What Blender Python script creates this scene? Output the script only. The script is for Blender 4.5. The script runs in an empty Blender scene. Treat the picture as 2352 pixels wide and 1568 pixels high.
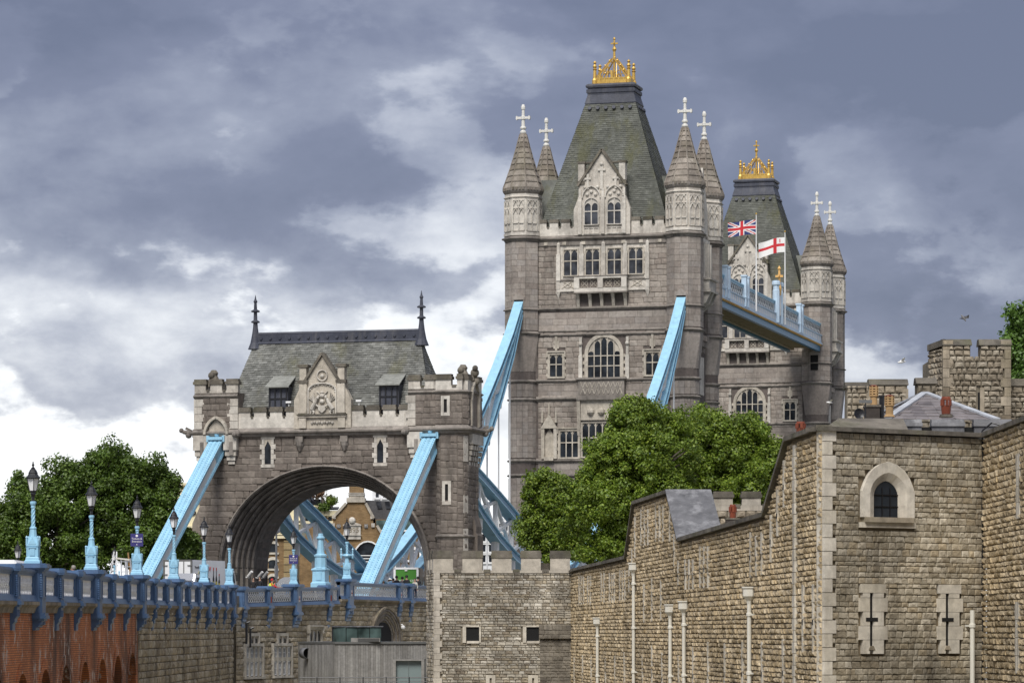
import bpy, math, random
from mathutils import Vector, Matrix
random.seed(7)
S = bpy.context.scene
COL = S.collection
R = math.radians
# ------------------------------------------------------------------ camera
F_PX, CX, YH = 7700.0, 1176.0, 1450.0          # focal length and principal point, in pixels of a 2352 px wide print
cd = bpy.data.cameras.new('camera'); cam = bpy.data.objects.new('camera', cd); COL.objects.link(cam)
cam.location = (0, 0, 0); cam.rotation_euler = (R(90), 0, 0)
cd.sensor_width = 36.0; cd.lens = F_PX / 2352 * 36; cd.shift_y = (YH - 784) / 2352; cd.shift_x = 0
cd.clip_start = 1; cd.clip_end = 6000
S.camera = cam
# ------------------------------------------------------------------ sky and light
SUN_EL, SUN_AZ = R(50), R(194)                   # azimuth clockwise from +Y: behind the camera on the left
w = bpy.data.worlds.new('World'); S.world = w; w.use_nodes = True
wn, wl = w.node_tree.nodes, w.node_tree.links
for n in list(wn): wn.remove(n)
def N(tree, typ, **kw):
    n = tree.nodes.new(typ)
    for k, v in kw.items():
        if k.startswith('i_'): n.inputs[k[2:].replace('_', ' ')].default_value = v
        elif isinstance(k, str): setattr(n, k, v)
    return n
wt = w.node_tree
out = N(wt, 'ShaderNodeOutputWorld'); bg = N(wt, 'ShaderNodeBackground'); bg.inputs['Strength'].default_value = 0.1
sky = N(wt, 'ShaderNodeTexSky', sky_type='NISHITA'); sky.sun_disc = False; sky.sun_elevation = SUN_EL; sky.sun_rotation = SUN_AZ
sky.dust_density = 2.0; sky.ozone_density = 1.5
tc = N(wt, 'ShaderNodeTexCoord')
def wmap(scale, loc=(0, 0, 0)):
    m = N(wt, 'ShaderNodeMapping'); m.inputs['Scale'].default_value = scale; m.inputs['Location'].default_value = loc
    wl.new(tc.outputs['Generated'], m.inputs['Vector']); return m
def wnoise(m, scale, detail, rough, dist=0.0):
    n = N(wt, 'ShaderNodeTexNoise'); n.inputs['Scale'].default_value = scale; n.inputs['Detail'].default_value = detail
    n.inputs['Roughness'].default_value = rough; n.inputs['Distortion'].default_value = dist
    wl.new(m.outputs['Vector'], n.inputs['Vector']); return n.outputs['Fac']
def wmath(op, a, b=None, c=None, clamp=False):
    n = N(wt, 'ShaderNodeMath', operation=op); n.use_clamp = clamp
    for i, v in enumerate((a, b, c)):
        if v is None: continue
        if isinstance(v, (int, float)): n.inputs[i].default_value = v
        else: wl.new(v, n.inputs[i])
    return n.outputs[0]
def wramp(fac, stops):
    n = N(wt, 'ShaderNodeValToRGB'); cr = n.color_ramp
    while len(cr.elements) < len(stops): cr.elements.new(0.5)
    for e, (p, c) in zip(cr.elements, stops): e.position = p; e.color = (*c, 1)
    wl.new(fac, n.inputs['Fac']); return n.outputs['Color']
sep = N(wt, 'ShaderNodeSeparateXYZ'); wl.new(tc.outputs['Generated'], sep.inputs[0])
zc = sep.outputs['Z']; xc = sep.outputs['X']
big = wnoise(wmap((1, 1, 2.3), (0.35, 0.2, 0.10)), 8.0, 5, 0.5, 0.15)        # broad cloud decks, flattened towards the horizon
mid = wnoise(wmap((1, 1, 1.7), (2.3, 1.1, 0.4)), 24.0, 8, 0.58, 0.1)               # billows
# the deck is thicker (darker) overhead and towards the right, thinner and brighter low down
t = wmath('MULTIPLY', big, 0.75)
midk = wmath('MAXIMUM', wmath('MULTIPLY_ADD', zc, -1.9, 0.64), 0.22)                       # detail fades into the smooth deck overhead
t = wmath('MULTIPLY_ADD', wmath('SUBTRACT', mid, 0.5), midk, t)
t = wmath('ADD', t, 0.26)
t = wmath('ADD', t, 0.0)
crisp = wnoise(wmap((1, 1, 1.9), (5.1, 0.7, 1.3)), 15.0, 12, 0.55, 0.05)           # hard-edged cumulus tops, strongest low down
cm_ = N(wt, 'ShaderNodeMapRange', interpolation_type='SMOOTHSTEP'); cm_.inputs['From Min'].default_value = 0.48; cm_.inputs['From Max'].default_value = 0.56
wl.new(crisp, cm_.inputs['Value'])
lowk = wmath('MAXIMUM', wmath('MULTIPLY_ADD', zc, -1.1, 0.26), 0.04)
t = wmath('MULTIPLY_ADD', wmath('SUBTRACT', cm_.outputs[0], 0.5), lowk, t)
elev = wmath('MULTIPLY_ADD', zc, -2.6, 0.235)
elev = wmath('MAXIMUM', elev, -0.23)
elev = wmath('MULTIPLY_ADD', wmath('MAXIMUM', wmath('SUBTRACT', zc, 0.2), 0.0), 0.42, elev)   # overcast: paler again towards the zenith
t = wmath('ADD', t, elev)
t = wmath('MULTIPLY_ADD', wmath('SINE', wmath('MULTIPLY', xc, 10.0)), -0.12, t)                 # rolling banks
SKYT = t
cl = wramp(SKYT, [(0.36, (.58, .64, .98)), (0.50, (.82, .885, 1.28)), (0.60, (1.30, 1.39, 1.79)), (0.68, (2.05, 2.14, 2.5)), (0.77, (3.2, 3.28, 3.5)), (.87, (4.6, 4.65, 4.75))])
mixn = N(wt, 'ShaderNodeMix', data_type='RGBA'); mixn.inputs['Factor'].default_value = 0.93
wl.new(sky.outputs['Color'], mixn.inputs['A']); wl.new(cl, mixn.inputs['B'])
wl.new(mixn.outputs['Result'], bg.inputs['Color']); wl.new(bg.outputs[0], out.inputs[0])
sd = bpy.data.lights.new('sun', 'SUN'); sd.energy = 1.5; sd.angle = R(26); sd.color = (1.0, 0.965, 0.91)
sun = bpy.data.objects.new('sun', sd); COL.objects.link(sun)
sdir = Vector((math.sin(SUN_AZ) * math.cos(SUN_EL), math.cos(SUN_AZ) * math.cos(SUN_EL), math.sin(SUN_EL)))
sun.rotation_euler = sdir.to_track_quat('Z', 'Y').to_euler()
S.view_settings.view_transform = 'Standard'; S.view_settings.look = 'None'
S.view_settings.exposure = 1.3; S.view_settings.gamma = 1.0; S.view_settings.use_curve_mapping = False
S.render.engine = 'CYCLES'
try:
    S.cycles.max_bounces = 6; S.cycles.diffuse_bounces = 3; S.cycles.transparent_max_bounces = 6
    S.cycles.use_denoising = True
except Exception: pass
# ------------------------------------------------------------------ materials
MATS = {}
def material(name):
    m = bpy.data.materials.new(name); m.use_nodes = True; MATS[name] = m
    t = m.node_tree; b = t.nodes['Principled BSDF']; return m, t, b
def _math(t, op, a, b=None, c=None, clamp=False):
    n = t.nodes.new('ShaderNodeMath'); n.operation = op; n.use_clamp = clamp
    for i, v in enumerate((a, b, c)):
        if v is None: continue
        if isinstance(v, (int, float)): n.inputs[i].default_value = v
        else: t.links.new(v, n.inputs[i])
    return n.outputs[0]
def _noise(t, vec, scale, detail=4, rough=0.6, dist=0):
    n = t.nodes.new('ShaderNodeTexNoise'); n.inputs['Scale'].default_value = scale; n.inputs['Detail'].default_value = detail
    n.inputs['Roughness'].default_value = rough; n.inputs['Distortion'].default_value = dist
    t.links.new(vec, n.inputs['Vector']); return n.outputs['Fac']
def _ramp(t, fac, stops, interp='LINEAR'):
    n = t.nodes.new('ShaderNodeValToRGB'); cr = n.color_ramp; cr.interpolation = interp
    while len(cr.elements) < len(stops): cr.elements.new(0.5)
    while len(cr.elements) > len(stops): cr.elements.remove(cr.elements[-1])
    for e, (p, c) in zip(cr.elements, stops): e.position = p; e.color = (*c, 1)
    t.links.new(fac, n.inputs['Fac']); return n.outputs['Color']
def _mix(t, fac, a, b, blend='MIX'):
    n = t.nodes.new('ShaderNodeMix'); n.data_type = 'RGBA'; n.blend_type = blend
    for k, v in (('Factor', fac), ('A', a), ('B', b)):
        if isinstance(v, (int, float)): n.inputs[k].default_value = v
        elif isinstance(v, tuple): n.inputs[k].default_value = (*v, 1)
        else: t.links.new(v, n.inputs[k])
    return n.outputs['Result']
def _pos(t, scale=(1, 1, 1)):
    g = t.nodes.new('ShaderNodeNewGeometry'); m = t.nodes.new('ShaderNodeMapping'); m.inputs['Scale'].default_value = scale
    t.links.new(g.outputs['Position'], m.inputs['Vector']); return m.outputs['Vector']
def _rnd(t):
    g = t.nodes.new('ShaderNodeNewGeometry'); o = t.nodes.new('ShaderNodeObjectInfo')
    return _math(t, 'FRACT', _math(t, 'MULTIPLY_ADD', o.outputs['Random'], 7.31, g.outputs['Random Per Island']))
def stone(name, cols, tone=0.35, tscale=0.35, grain=3.0, streak=0.0, sscale=1.2, dirt=(0.05, 0.045, 0.04), bump=0.3, bscale=6.0, rough=0.9,
          moss=0.0, mosscol=(0.10, 0.11, 0.03), pale=0.0, smin=0.5):
    """Masonry: a colour per piece, large tonal drift, grain, run-down dirt streaks, fine relief."""
    m, t, b = material(name); L = t.links
    c = _ramp(t, _rnd(t), [(i / max(1, len(cols) - 1), k) for i, k in enumerate(cols)])
    big = _noise(t, _pos(t), tscale, 5, 0.6)
    c = _mix(t, 1.0, c, _ramp(t, big, [(0.3, (1 - tone,) * 3), (0.7, (1 + tone * 0.6,) * 3)]), 'MULTIPLY')
    gr = _noise(t, _pos(t), grain, 6, 0.7)
    c = _mix(t, 1.0, c, _ramp(t, gr, [(0.25, (0.72,) * 3), (0.75, (1.25,) * 3)]), 'MULTIPLY')
    if pale > 0:
        pn = _noise(t, _pos(t, (1, 1, 0.4)), grain * 0.7, 4, 0.7)
        c = _mix(t, _math(t, 'MULTIPLY', _ramp(t, pn, [(0.60, (0, 0, 0)), (0.70, (1, 1, 1))]), pale), c, (0.55, 0.52, 0.46))
    if streak > 0:
        sn = _noise(t, _pos(t, (1, 1, 0.16)), sscale, 5, 0.65)
        f = _math(t, 'MULTIPLY', _ramp(t, sn, [(smin, (0, 0, 0)), (smin + 0.2, (1, 1, 1))]), streak)
        c = _mix(t, f, c, dirt)
    if moss > 0:
        mn = _noise(t, _pos(t, (1, 1, 0.4)), 0.5, 6, 0.7)
        c = _mix(t, _math(t, 'MULTIPLY', _ramp(t, mn, [(0.5, (0, 0, 0)), (0.66, (1, 1, 1))]), moss), c, mosscol)
    L.new(c, b.inputs['Base Color']); b.inputs['Roughness'].default_value = rough; b.inputs['Specular IOR Level'].default_value = 0.25
    if bump > 0:
        bn = t.nodes.new('ShaderNodeBump'); bn.inputs['Strength'].default_value = bump; bn.inputs['Distance'].default_value = 0.06
        L.new(_noise(t, _pos(t), bscale, 8, 0.7), bn.inputs['Height']); L.new(bn.outputs[0], b.inputs['Normal'])
    return m
def paint(name, col, rough=0.45, var=0.12, grime=0.25, metal=0.0, gcol=(0.06, 0.055, 0.05), gscale=0.8):
    m, t, b = material(name); L = t.links
    n = _noise(t, _pos(t), 1.3, 5, 0.65)
    c = _mix(t, 1.0, col, _ramp(t, n, [(0.3, (1 - var,) * 3), (0.7, (1 + var,) * 3)]), 'MULTIPLY')
    if grime > 0:
        sn = _noise(t, _pos(t, (1, 1, 0.25)), gscale * 2, 6, 0.7)
        c = _mix(t, _math(t, 'MULTIPLY', _ramp(t, sn, [(0.52, (0, 0, 0)), (0.75, (1, 1, 1))]), grime), c, gcol)
    L.new(c, b.inputs['Base Color']); b.inputs['Roughness'].default_value = rough; b.inputs['Metallic'].default_value = metal
    return m
def glass(name, col=(0.015, 0.018, 0.022), rough=0.12):
    m, t, b = material(name)
    n = _noise(t, _pos(t), 0.9, 2, 0.5)
    c = _ramp(t, n, [(0.35, tuple(x * 0.5 for x in col)), (0.7, tuple(x * 2.2 for x in col))])
    t.links.new(c, b.inputs['Base Color']); b.inputs['Roughness'].default_value = rough; b.inputs['Specular IOR Level'].default_value = 0.22
    return m
def flat(name, col, rough=0.7, metal=0.0):
    m, t, b = material(name); b.inputs['Base Color'].default_value = (*col, 1); b.inputs['Roughness'].default_value = rough; b.inputs['Metallic'].default_value = metal
    return m
def leafmat(name, cols):
    m, t, b = material(name); L = t.links
    c = _ramp(t, _rnd(t), [(i / (len(cols) - 1), k) for i, k in enumerate(cols)])
    c = _mix(t, 1.0, c, _ramp(t, _noise(t, _pos(t), 0.45, 3, 0.6), [(0.3, (0.7,) * 3), (0.7, (1.25,) * 3)]), 'MULTIPLY')
    L.new(c, b.inputs['Base Color']); b.inputs['Roughness'].default_value = 0.5
    tr = t.nodes.new('ShaderNodeBsdfTranslucent'); L.new(c, tr.inputs['Color'])
    mx = t.nodes.new('ShaderNodeMixShader'); mx.inputs[0].default_value = 0.3
    L.new(b.outputs[0], mx.inputs[1]); L.new(tr.outputs[0], mx.inputs[2])
    L.new(mx.outputs[0], t.nodes['Material Output'].inputs['Surface']); return m
# ------------------------------------------------------------------ mesh building
def link(o, parent=None):
    COL.objects.link(o)
    if parent is not None: o.parent = parent
    return o
def tag(o, label=None, cat=None, group=None, kind=None):
    if label: o['label'] = label
    if cat: o['category'] = cat
    if group: o['group'] = group
    if kind: o['kind'] = kind
    return o
def thing(name, label, cat, loc=(0, 0, 0), rz=0.0, group=None):
    o = bpy.data.objects.new(name, None); COL.objects.link(o); o.location = loc; o.rotation_euler = (0, 0, rz); o.empty_display_size = 0.3
    return tag(o, label, cat, group)
class MB:
    """Collects shapes in metres; build() links them as one mesh object."""
    def __init__(s): s.v = []; s.f = []; s.mi = []; s.cur = 0
    def face(s, idx): s.f.append(idx); s.mi.append(s.cur)
    def add(s, verts, faces, M=None):
        b = len(s.v)
        s.v.extend([tuple(M @ Vector(p)) for p in verts] if M is not None else [tuple(p) for p in verts])
        for f in faces: s.face(tuple(b + i for i in f))
        return s
    def box(s, x0, x1, y0, y1, z0, z1, M=None):
        return s.add([(x0, y0, z0), (x1, y0, z0), (x1, y1, z0), (x0, y1, z0), (x0, y0, z1), (x1, y0, z1), (x1, y1, z1), (x0, y1, z1)],
                     [(0, 3, 2, 1), (4, 5, 6, 7), (0, 1, 5, 4), (1, 2, 6, 5), (2, 3, 7, 6), (3, 0, 4, 7)], M)
    def prism(s, poly, d, M=None):
        """poly: 3-D points of one cap (counter-clockwise seen against d), d: extrusion vector."""
        n = len(poly); d = Vector(d)
        a = [Vector(p) for p in poly]; vs = a + [p + d for p in a]
        fs = [tuple(range(n))[::-1], tuple(range(n, 2 * n))] + [(i, (i + 1) % n, n + (i + 1) % n, n + i) for i in range(n)]
        return s.add(vs, fs, M)
    def prof(s, pts, y0, y1, M=None):
        """pts: (x, z) outline, extruded along y from y0 to y1."""
        return s.prism([(x, y0, z) for x, z in pts], (0, y1 - y0, 0), M)
    def sweep(s, prof, path, closed=False, M=None):
        """prof: (out, z) outline swept along a list of (x, y, nx, ny)."""
        n = len(prof); b = []
        for (x, y, nx, ny) in path: b += [(x + nx * o, y + ny * o, z) for o, z in prof]
        m = len(path); fs = []
        for i in range(m if closed else m - 1):
            j = (i + 1) % m
            fs += [(i * n + k, i * n + (k + 1) % n, j * n + (k + 1) % n, j * n + k) for k in range(n)]
        if not closed: fs += [tuple(range(n))[::-1], tuple((m - 1) * n + k for k in range(n))]
        return s.add(b, fs, M)
    def lathe(s, prof, n=12, c=(0, 0), phase=0.0, M=None, sx=1.0, sy=1.0):
        """prof: (r, z) from bottom to top; closed with caps."""
        vs = []; fs = []
        for r, z in prof:
            for k in range(n):
                a = phase + 2 * math.pi * k / n; vs.append((c[0] + sx * r * math.cos(a), c[1] + sy * r * math.sin(a), z))
        for i in range(len(prof) - 1):
            for k in range(n):
                k2 = (k + 1) % n; fs.append((i * n + k, i * n + k2, (i + 1) * n + k2, (i + 1) * n + k))
        fs.append(tuple(range(n))[::-1]); fs.append(tuple((len(prof) - 1) * n + k for k in range(n)))
        return s.add(vs, fs, M)
    def tube(s, p0, p1, r0, r1=None, n=8):
        p0 = Vector(p0); p1 = Vector(p1); r1 = r0 if r1 is None else r1; d = (p1 - p0)
        if d.length < 1e-6: return s
        q = d.to_track_quat('Z', 'X').to_matrix()
        vs = []
        for p, r in ((p0, r0), (p1, r1)):
            vs += [p + q @ Vector((r * math.cos(2 * math.pi * k / n), r * math.sin(2 * math.pi * k / n), 0)) for k in range(n)]
        fs = [(k, (k + 1) % n, n + (k + 1) % n, n + k) for k in range(n)] + [tuple(range(n))[::-1], tuple(range(n, 2 * n))]
        return s.add(vs, fs)
    def bar(s, p0, p1, wdt, hgt, up=(0, 0, 1)):
        """rectangular bar: wdt along the horizontal side, hgt along 'up'."""
        p0 = Vector(p0); p1 = Vector(p1); d = (p1 - p0).normalized(); a = d.cross(Vector(up)).normalized(); u = a.cross(d).normalized()
        vs = []
        for p in (p0, p1):
            for i, j in ((-1, -1), (1, -1), (1, 1), (-1, 1)): vs.append(p + a * (wdt / 2 * i) + u * (hgt / 2 * j))
        return s.add(vs, [(0, 1, 2, 3)[::-1], (4, 5, 6, 7), (0, 1, 5, 4), (1, 2, 6, 5), (2, 3, 7, 6), (3, 0, 4, 7)])
    def ball(s, c, r, n=8, m=6, sz=1.0):
        prof = [(max(1e-3, r * math.sin(math.pi * i / m)), c[2] - sz * r * math.cos(math.pi * i / m)) for i in range(m + 1)]
        return s.lathe(prof, n, (c[0], c[1]))
    def mesh(s, name, mats, smooth=False):
        me = bpy.data.meshes.new(name); me.from_pydata(s.v, [], s.f)
        if not isinstance(mats, (list, tuple)): mats = [mats]
        for m in mats: me.materials.append(MATS[m] if isinstance(m, str) else m)
        if len(mats) > 1: me.polygons.foreach_set('material_index', s.mi)
        if smooth: me.polygons.foreach_set('use_smooth', [True] * len(me.polygons))
        me.update(); return me
    def build(s, name, mats, parent=None, smooth=False, kind=None):
        if parent is not None and parent.type == 'EMPTY': dz = parent.location.z
        elif parent is not None and parent.parent is not None: dz = parent.parent.location.z
        else: dz = 0
        if dz: s.v = [(x, y, z - dz) for x, y, z in s.v]
        o = link(bpy.data.objects.new(name, s.mesh(name, mats, smooth)), parent)
        if kind: o['kind'] = kind
        return o
def kids(o): return [c for c in bpy.data.objects if c.parent == o]
def copy_tree(o, parent=None, ch=None):
    """a copy of a thing with copies of its parts and sub-parts; ch: children map"""
    c = o.copy(); COL.objects.link(c); c.parent = parent
    for k in (ch or {}).get(o, kids(o) if ch is None else []): copy_tree(k, c, ch)
    return c
def child_map(root):
    m = {}
    for o in bpy.data.objects:
        if o.parent is not None: m.setdefault(o.parent, []).append(o)
    return m
# ------------------------------------------------------------------ masonry pieces
def stone_shapes(n, rough, inset):
    out = []
    rg = random.Random(11)
    for k in range(n):
        j = lambda a: rg.uniform(-a, a)
        v = [(x, 0, z) for x, z in ((-.5, -.5), (.5, -.5), (.5, .5), (-.5, .5))]
        v += [(x, -0.5, z) for x, z in ((-.5, -.5), (.5, -.5), (.5, .5), (-.5, .5))]
        v += [(x * (1 - 2 * inset) + j(rough * .1), -1 + j(rough * .3), z * (1 - 2 * inset) + j(rough * .1)) for x, z in ((-.5, -.5), (.5, -.5), (.5, .5), (-.5, .5))]
        v += [(j(.2), -1 - abs(j(rough * .5)), j(.2))]
        f = [(i, (i + 1) % 4, 4 + (i + 1) % 4, 4 + i) for i in range(4)] + [(4 + i, 4 + (i + 1) % 4, 8 + (i + 1) % 4, 8 + i) for i in range(4)]
        f += [(8 + i, 8 + (i + 1) % 4, 12) for i in range(4)]
        out.append((v, f))
    return out
SHAPES = {'rock': stone_shapes(5, 1.0, 0.07), 'rag': stone_shapes(6, 1.6, 0.13), 'ashlar': stone_shapes(2, 0.12, 0.02), 'slate': stone_shapes(2, 0.3, 0.03)}
UNIT = {}
def unit_mesh(shape, k, mat):
    key = (shape, k, mat)
    if key not in UNIT:
        m = MB(); m.add(*SHAPES[shape][k]); UNIT[key] = m.mesh(shape + '_piece', mat)
    return UNIT[key]
def courses(width, z0, z1, ch, lens, blocked=None, top=None, joint=0.02, jit=0.12, rg=random, bottom=None):
    """Blocks (u, z, length, height) of a coursed wall, left out where blocked(z0, z1) says so."""
    out = []; z = z0
    while z < z1 - ch * 0.35:
        h = min(ch * rg.uniform(1 - jit, 1 + jit), z1 - z)
        if z1 - (z + h) < ch * 0.35: h = z1 - z
        ivs = [(0.0, width)]
        if blocked:
            for a, b in blocked(z + h * 0.1, z + h * 0.9):
                nv = []
                for p, q in ivs:
                    if b <= p or a >= q: nv.append((p, q)); continue
                    if a > p: nv.append((p, a))
                    if b < q: nv.append((b, q))
                ivs = nv
        for p, q in ivs:
            if q - p < 0.05: continue
            u = p; first = True
            while u < q - 1e-3:
                l = rg.uniform(*lens)
                if first: l *= rg.uniform(0.4, 1.0); first = False
                if q - (u + l) < lens[0] * 0.5: l = q - u
                hh = h
                if top is not None:
                    tz = min(top(u + 0.05 * l), top(u + 0.95 * l))
                    if tz < z + h: hh = tz - z
                if hh > 0.05 and l > 0.04: out.append((u + l / 2, z + hh / 2, max(0.03, l - joint), max(0.03, hh - joint)))
                u += l
        z += h
    return out
def place_blocks(root, pieces, name, mat, shape='rock', limit=300, key=None, depth=0.05):
    """pieces: (O, U, [(u, z, l, h)...]) facets; the largest become parts, the rest one part of kind stuff."""
    allp = []
    for O, U, bl in pieces:
        for b in bl: allp.append((O, U, b))
    allp.sort(key=key or (lambda a: -a[2][2] * a[2][3]))
    dz = root.location.z if root.type == 'EMPTY' else (root.parent.location.z if root.parent else 0)
    rest = MB(); n = len(SHAPES[shape])
    for i, (O, U, (u, z, l, h)) in enumerate(allp):
        d = depth * random.uniform(0.7, 1.25); k = random.randrange(n)
        x, y = O[0] + U[0] * u, O[1] + U[1] * u
        if i < limit:
            o = bpy.data.objects.new(name, unit_mesh(shape, k, mat)); link(o, root)
            o.location = (x, y, z - dz); o.rotation_euler = (0, 0, math.atan2(U[1], U[0])); o.scale = (l, d, h)
        else:
            c, s_ = U[0], U[1]
            vs = [(x + c * a * l - s_ * b_ * d, y + s_ * a * l + c * b_ * d, z + e * h) for a, b_, e in SHAPES[shape][k][0]]
            rest.add(vs, SHAPES[shape][k][1])
    if rest.f:
        rest.build(name + 's_beyond', mat, root, kind='stuff')
def slates(mb, quad, rows, wdt, lift=0.03, rg=random, gap=0.012, parts=None):
    """Slates on a roof face; quad = bottom-left, bottom-right, top-right, top-left (3-D); each slate a thin overlapping tile."""
    a, b, c, d = [Vector(p) for p in quad]
    nrm = (b - a).cross(d - a).normalized()
    for i in range(rows):
        t0 = i / rows; t1 = min(1, (i + 1.25) / rows)
        L0, R0 = a.lerp(d, t0), b.lerp(c, t0); L1, R1 = a.lerp(d, t1), b.lerp(c, t1)
        n = max(1, int((R0 - L0).length / wdt)); off = 0.5 if i % 2 else 0.0
        for k in range(-1, n + 1):
            s0 = max(0, (k + off) / n); s1 = min(1, (k + 1 + off) / n)
            if s1 - s0 < 0.1 / n: continue
            g = gap / max(0.1, (R0 - L0).length) * rg.uniform(0.2, 1.6); s1 -= g
            l = lift * rg.uniform(0.6, 1.5)
            p = [L0.lerp(R0, s0) + nrm * l, L0.lerp(R0, s1) + nrm * l, L1.lerp(R1, s1) + nrm * 0.004, L1.lerp(R1, s0) + nrm * 0.004]
            q = [L0.lerp(R0, s0), L0.lerp(R0, s1)]
            if parts and parts[1] > 0 and 0 < k < n - 1 and rg.random() < parts[3]:
                o_ = MB(); o_.add(p + q, [(0, 1, 2, 3), (4, 5, 1, 0)]); o_.build('slate', parts[2], parts[0]); parts[1] -= 1
            else: mb.add(p + q, [(0, 1, 2, 3), (4, 5, 1, 0)])
def at(px, py, Y): return Vector(((px - CX) / F_PX * Y, Y, (YH - py) / F_PX * Y))     # surveyed position of a point at distance Y
ZG = -5.0                                                                             # moat floor below the eye
def text_obj(name, body, size, mat, parent, loc, rot, align='CENTER', ext=0.01):
    cu = bpy.data.curves.new(name, 'FONT'); cu.body = body; cu.size = size; cu.align_x = align; cu.align_y = 'CENTER'; cu.extrude = ext
    o = bpy.data.objects.new(name, cu); link(o)
    dg = bpy.context.evaluated_depsgraph_get(); me = bpy.data.meshes.new_from_object(o.evaluated_get(dg))
    bpy.data.objects.remove(o); bpy.data.curves.remove(cu)
    me.materials.clear(); me.materials.append(MATS[mat])
    o = bpy.data.objects.new(name, me); link(o, parent)
    dz = parent.location.z if parent is not None and parent.type == 'EMPTY' else 0
    o.location = (loc[0], loc[1], loc[2] - dz); o.rotation_euler = rot
    return o
# ------------------------------------------------------------------ palette
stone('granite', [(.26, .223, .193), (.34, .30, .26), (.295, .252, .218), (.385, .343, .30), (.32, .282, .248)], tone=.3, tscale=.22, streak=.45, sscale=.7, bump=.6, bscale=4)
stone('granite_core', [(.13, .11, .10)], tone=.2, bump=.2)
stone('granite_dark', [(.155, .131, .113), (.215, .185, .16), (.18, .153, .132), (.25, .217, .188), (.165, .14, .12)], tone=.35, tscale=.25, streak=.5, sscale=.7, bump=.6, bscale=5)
stone('moulding', [(.22, .197, .175), (.27, .243, .217)], tone=.4, tscale=.4, streak=.65, sscale=1.0, bump=.3)
stone('smooth_ashlar', [(.30, .262, .232), (.335, .295, .26), (.31, .28, .255), (.265, .228, .2), (.36, .325, .29)], tone=.25, tscale=.25, streak=.35, sscale=.6, bump=.15)
stone('portland', [(.53, .495, .44), (.61, .575, .515), (.49, .45, .395)], tone=.3, tscale=.4, streak=.65, sscale=.9, dirt=(.12, .105, .09), bump=.2, smin=.52)
stone('portland_tan', [(.46, .415, .345), (.53, .485, .415)], tone=.3, tscale=.6, streak=.5, sscale=1.2, dirt=(.10, .085, .07), bump=.25)
stone('cap_stone', [(.13, .115, .095), (.19, .17, .14), (.10, .09, .075)], tone=.45, tscale=.8, streak=.5, sscale=2, bump=.5, moss=.3)
stone('spire_stone', [(.23, .197, .165), (.31, .277, .24), (.185, .158, .13)], tone=.4, tscale=.6, streak=.6, sscale=1.4, dirt=(.07, .055, .045), bump=.3, moss=.2)
stone('slate_green', [(.078, .083, .07), (.112, .117, .10), (.09, .095, .082), (.14, .145, .128)], tone=.4, tscale=.3, streak=.6, sscale=.5, dirt=(.045, .05, .04), bump=.1, moss=.65, mosscol=(.085, .085, .03), rough=.6)
stone('slate_pale', [(.24, .245, .225), (.30, .305, .28)], tone=.3, streak=.3, bump=.1)
stone('slate_grey', [(.115, .118, .108), (.175, .178, .165), (.14, .142, .13), (.235, .238, .222)], tone=.35, tscale=.35, streak=.5, sscale=.6, dirt=(.055, .055, .05), bump=.1, moss=.5, mosscol=(.12, .115, .05), rough=.55)
stone('slate_purple', [(.175, .155, .155), (.23, .207, .205), (.14, .124, .127)], tone=.35, tscale=1.2, streak=.5, sscale=.8, bump=.1, rough=.6)
stone('lead', [(.125, .125, .132), (.15, .15, .157)], tone=.4, tscale=1.0, streak=.5, sscale=1.5, dirt=(.42, .42, .43), bump=.1, rough=.55)
stone('lead_pale', [(.42, .44, .47), (.48, .50, .53)], tone=.3, streak=.3, sscale=2, dirt=(.25, .26, .28), bump=.05, rough=.5)
stone('lead_dark', [(.05, .055, .075), (.065, .07, .09)], tone=.3, streak=.3, sscale=1.5, dirt=(.2, .19, .18), bump=.1, rough=.5)
stone('ragstone', [(.45, .355, .22), (.55, .44, .285), (.37, .285, .17), (.63, .525, .365), (.49, .37, .21)], tone=.35, tscale=.35, grain=4, streak=.3, sscale=.8, bump=.9, bscale=7)
stone('ragstone_core', [(.22, .175, .115)], tone=.3, bump=.3)
stone('ragstone_grey', [(.38, .33, .245), (.46, .405, .31), (.31, .265, .19), (.54, .485, .385), (.40, .33, .225), (.28, .24, .175)], tone=.5, tscale=.30, grain=4, streak=.85, sscale=.42, smin=.46, dirt=(.06, .05, .04), bump=.8, bscale=7)
stone('rubble_core', [(.26, .225, .17)], tone=.4, bump=.4)
stone('quoin', [(.58, .53, .445), (.64, .595, .51), (.52, .47, .38)], tone=.25, tscale=.7, streak=.4, sscale=1.5, dirt=(.2, .165, .12), bump=.3)
stone('approach_stone', [(.50, .43, .315), (.62, .55, .425), (.42, .35, .25), (.57, .475, .325), (.35, .29, .21)], tone=.4, tscale=.3, grain=4, streak=.6, sscale=.45, dirt=(.10, .085, .065), bump=.8, bscale=6)
stone('keep_stone', [(.34, .29, .22), (.44, .39, .31), (.26, .22, .165), (.38, .32, .24)], tone=.4, tscale=.5, grain=4, streak=.45, sscale=.8, dirt=(.07, .06, .05), bump=.9, bscale=6)
paint('sky_blue', (.29, .53, .69), rough=.4, var=.12, grime=.4, gcol=(.10, .16, .2))
paint('pale_blue', (.50, .63, .76), rough=.45, var=.06, grime=.3, gcol=(.2, .25, .3))
paint('deep_shade_blue', (.06, .22, .37), rough=.4, var=.08, grime=.2, gcol=(.05, .1, .15))  # deep blue paint; on the chain chords it stands in for shade
paint('rail_blue', (.085, .15, .27), rough=.35, var=.15, grime=.35, gcol=(.035, .045, .075), gscale=1.6)
paint('white_paint', (.78, .78, .77), rough=.45, var=.05, grime=.2, gcol=(.4, .37, .33))
paint('lattice_white', (.80, .79, .76), rough=.5, var=.08, grime=.2, gcol=(.25, .22, .18), gscale=2)
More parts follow.
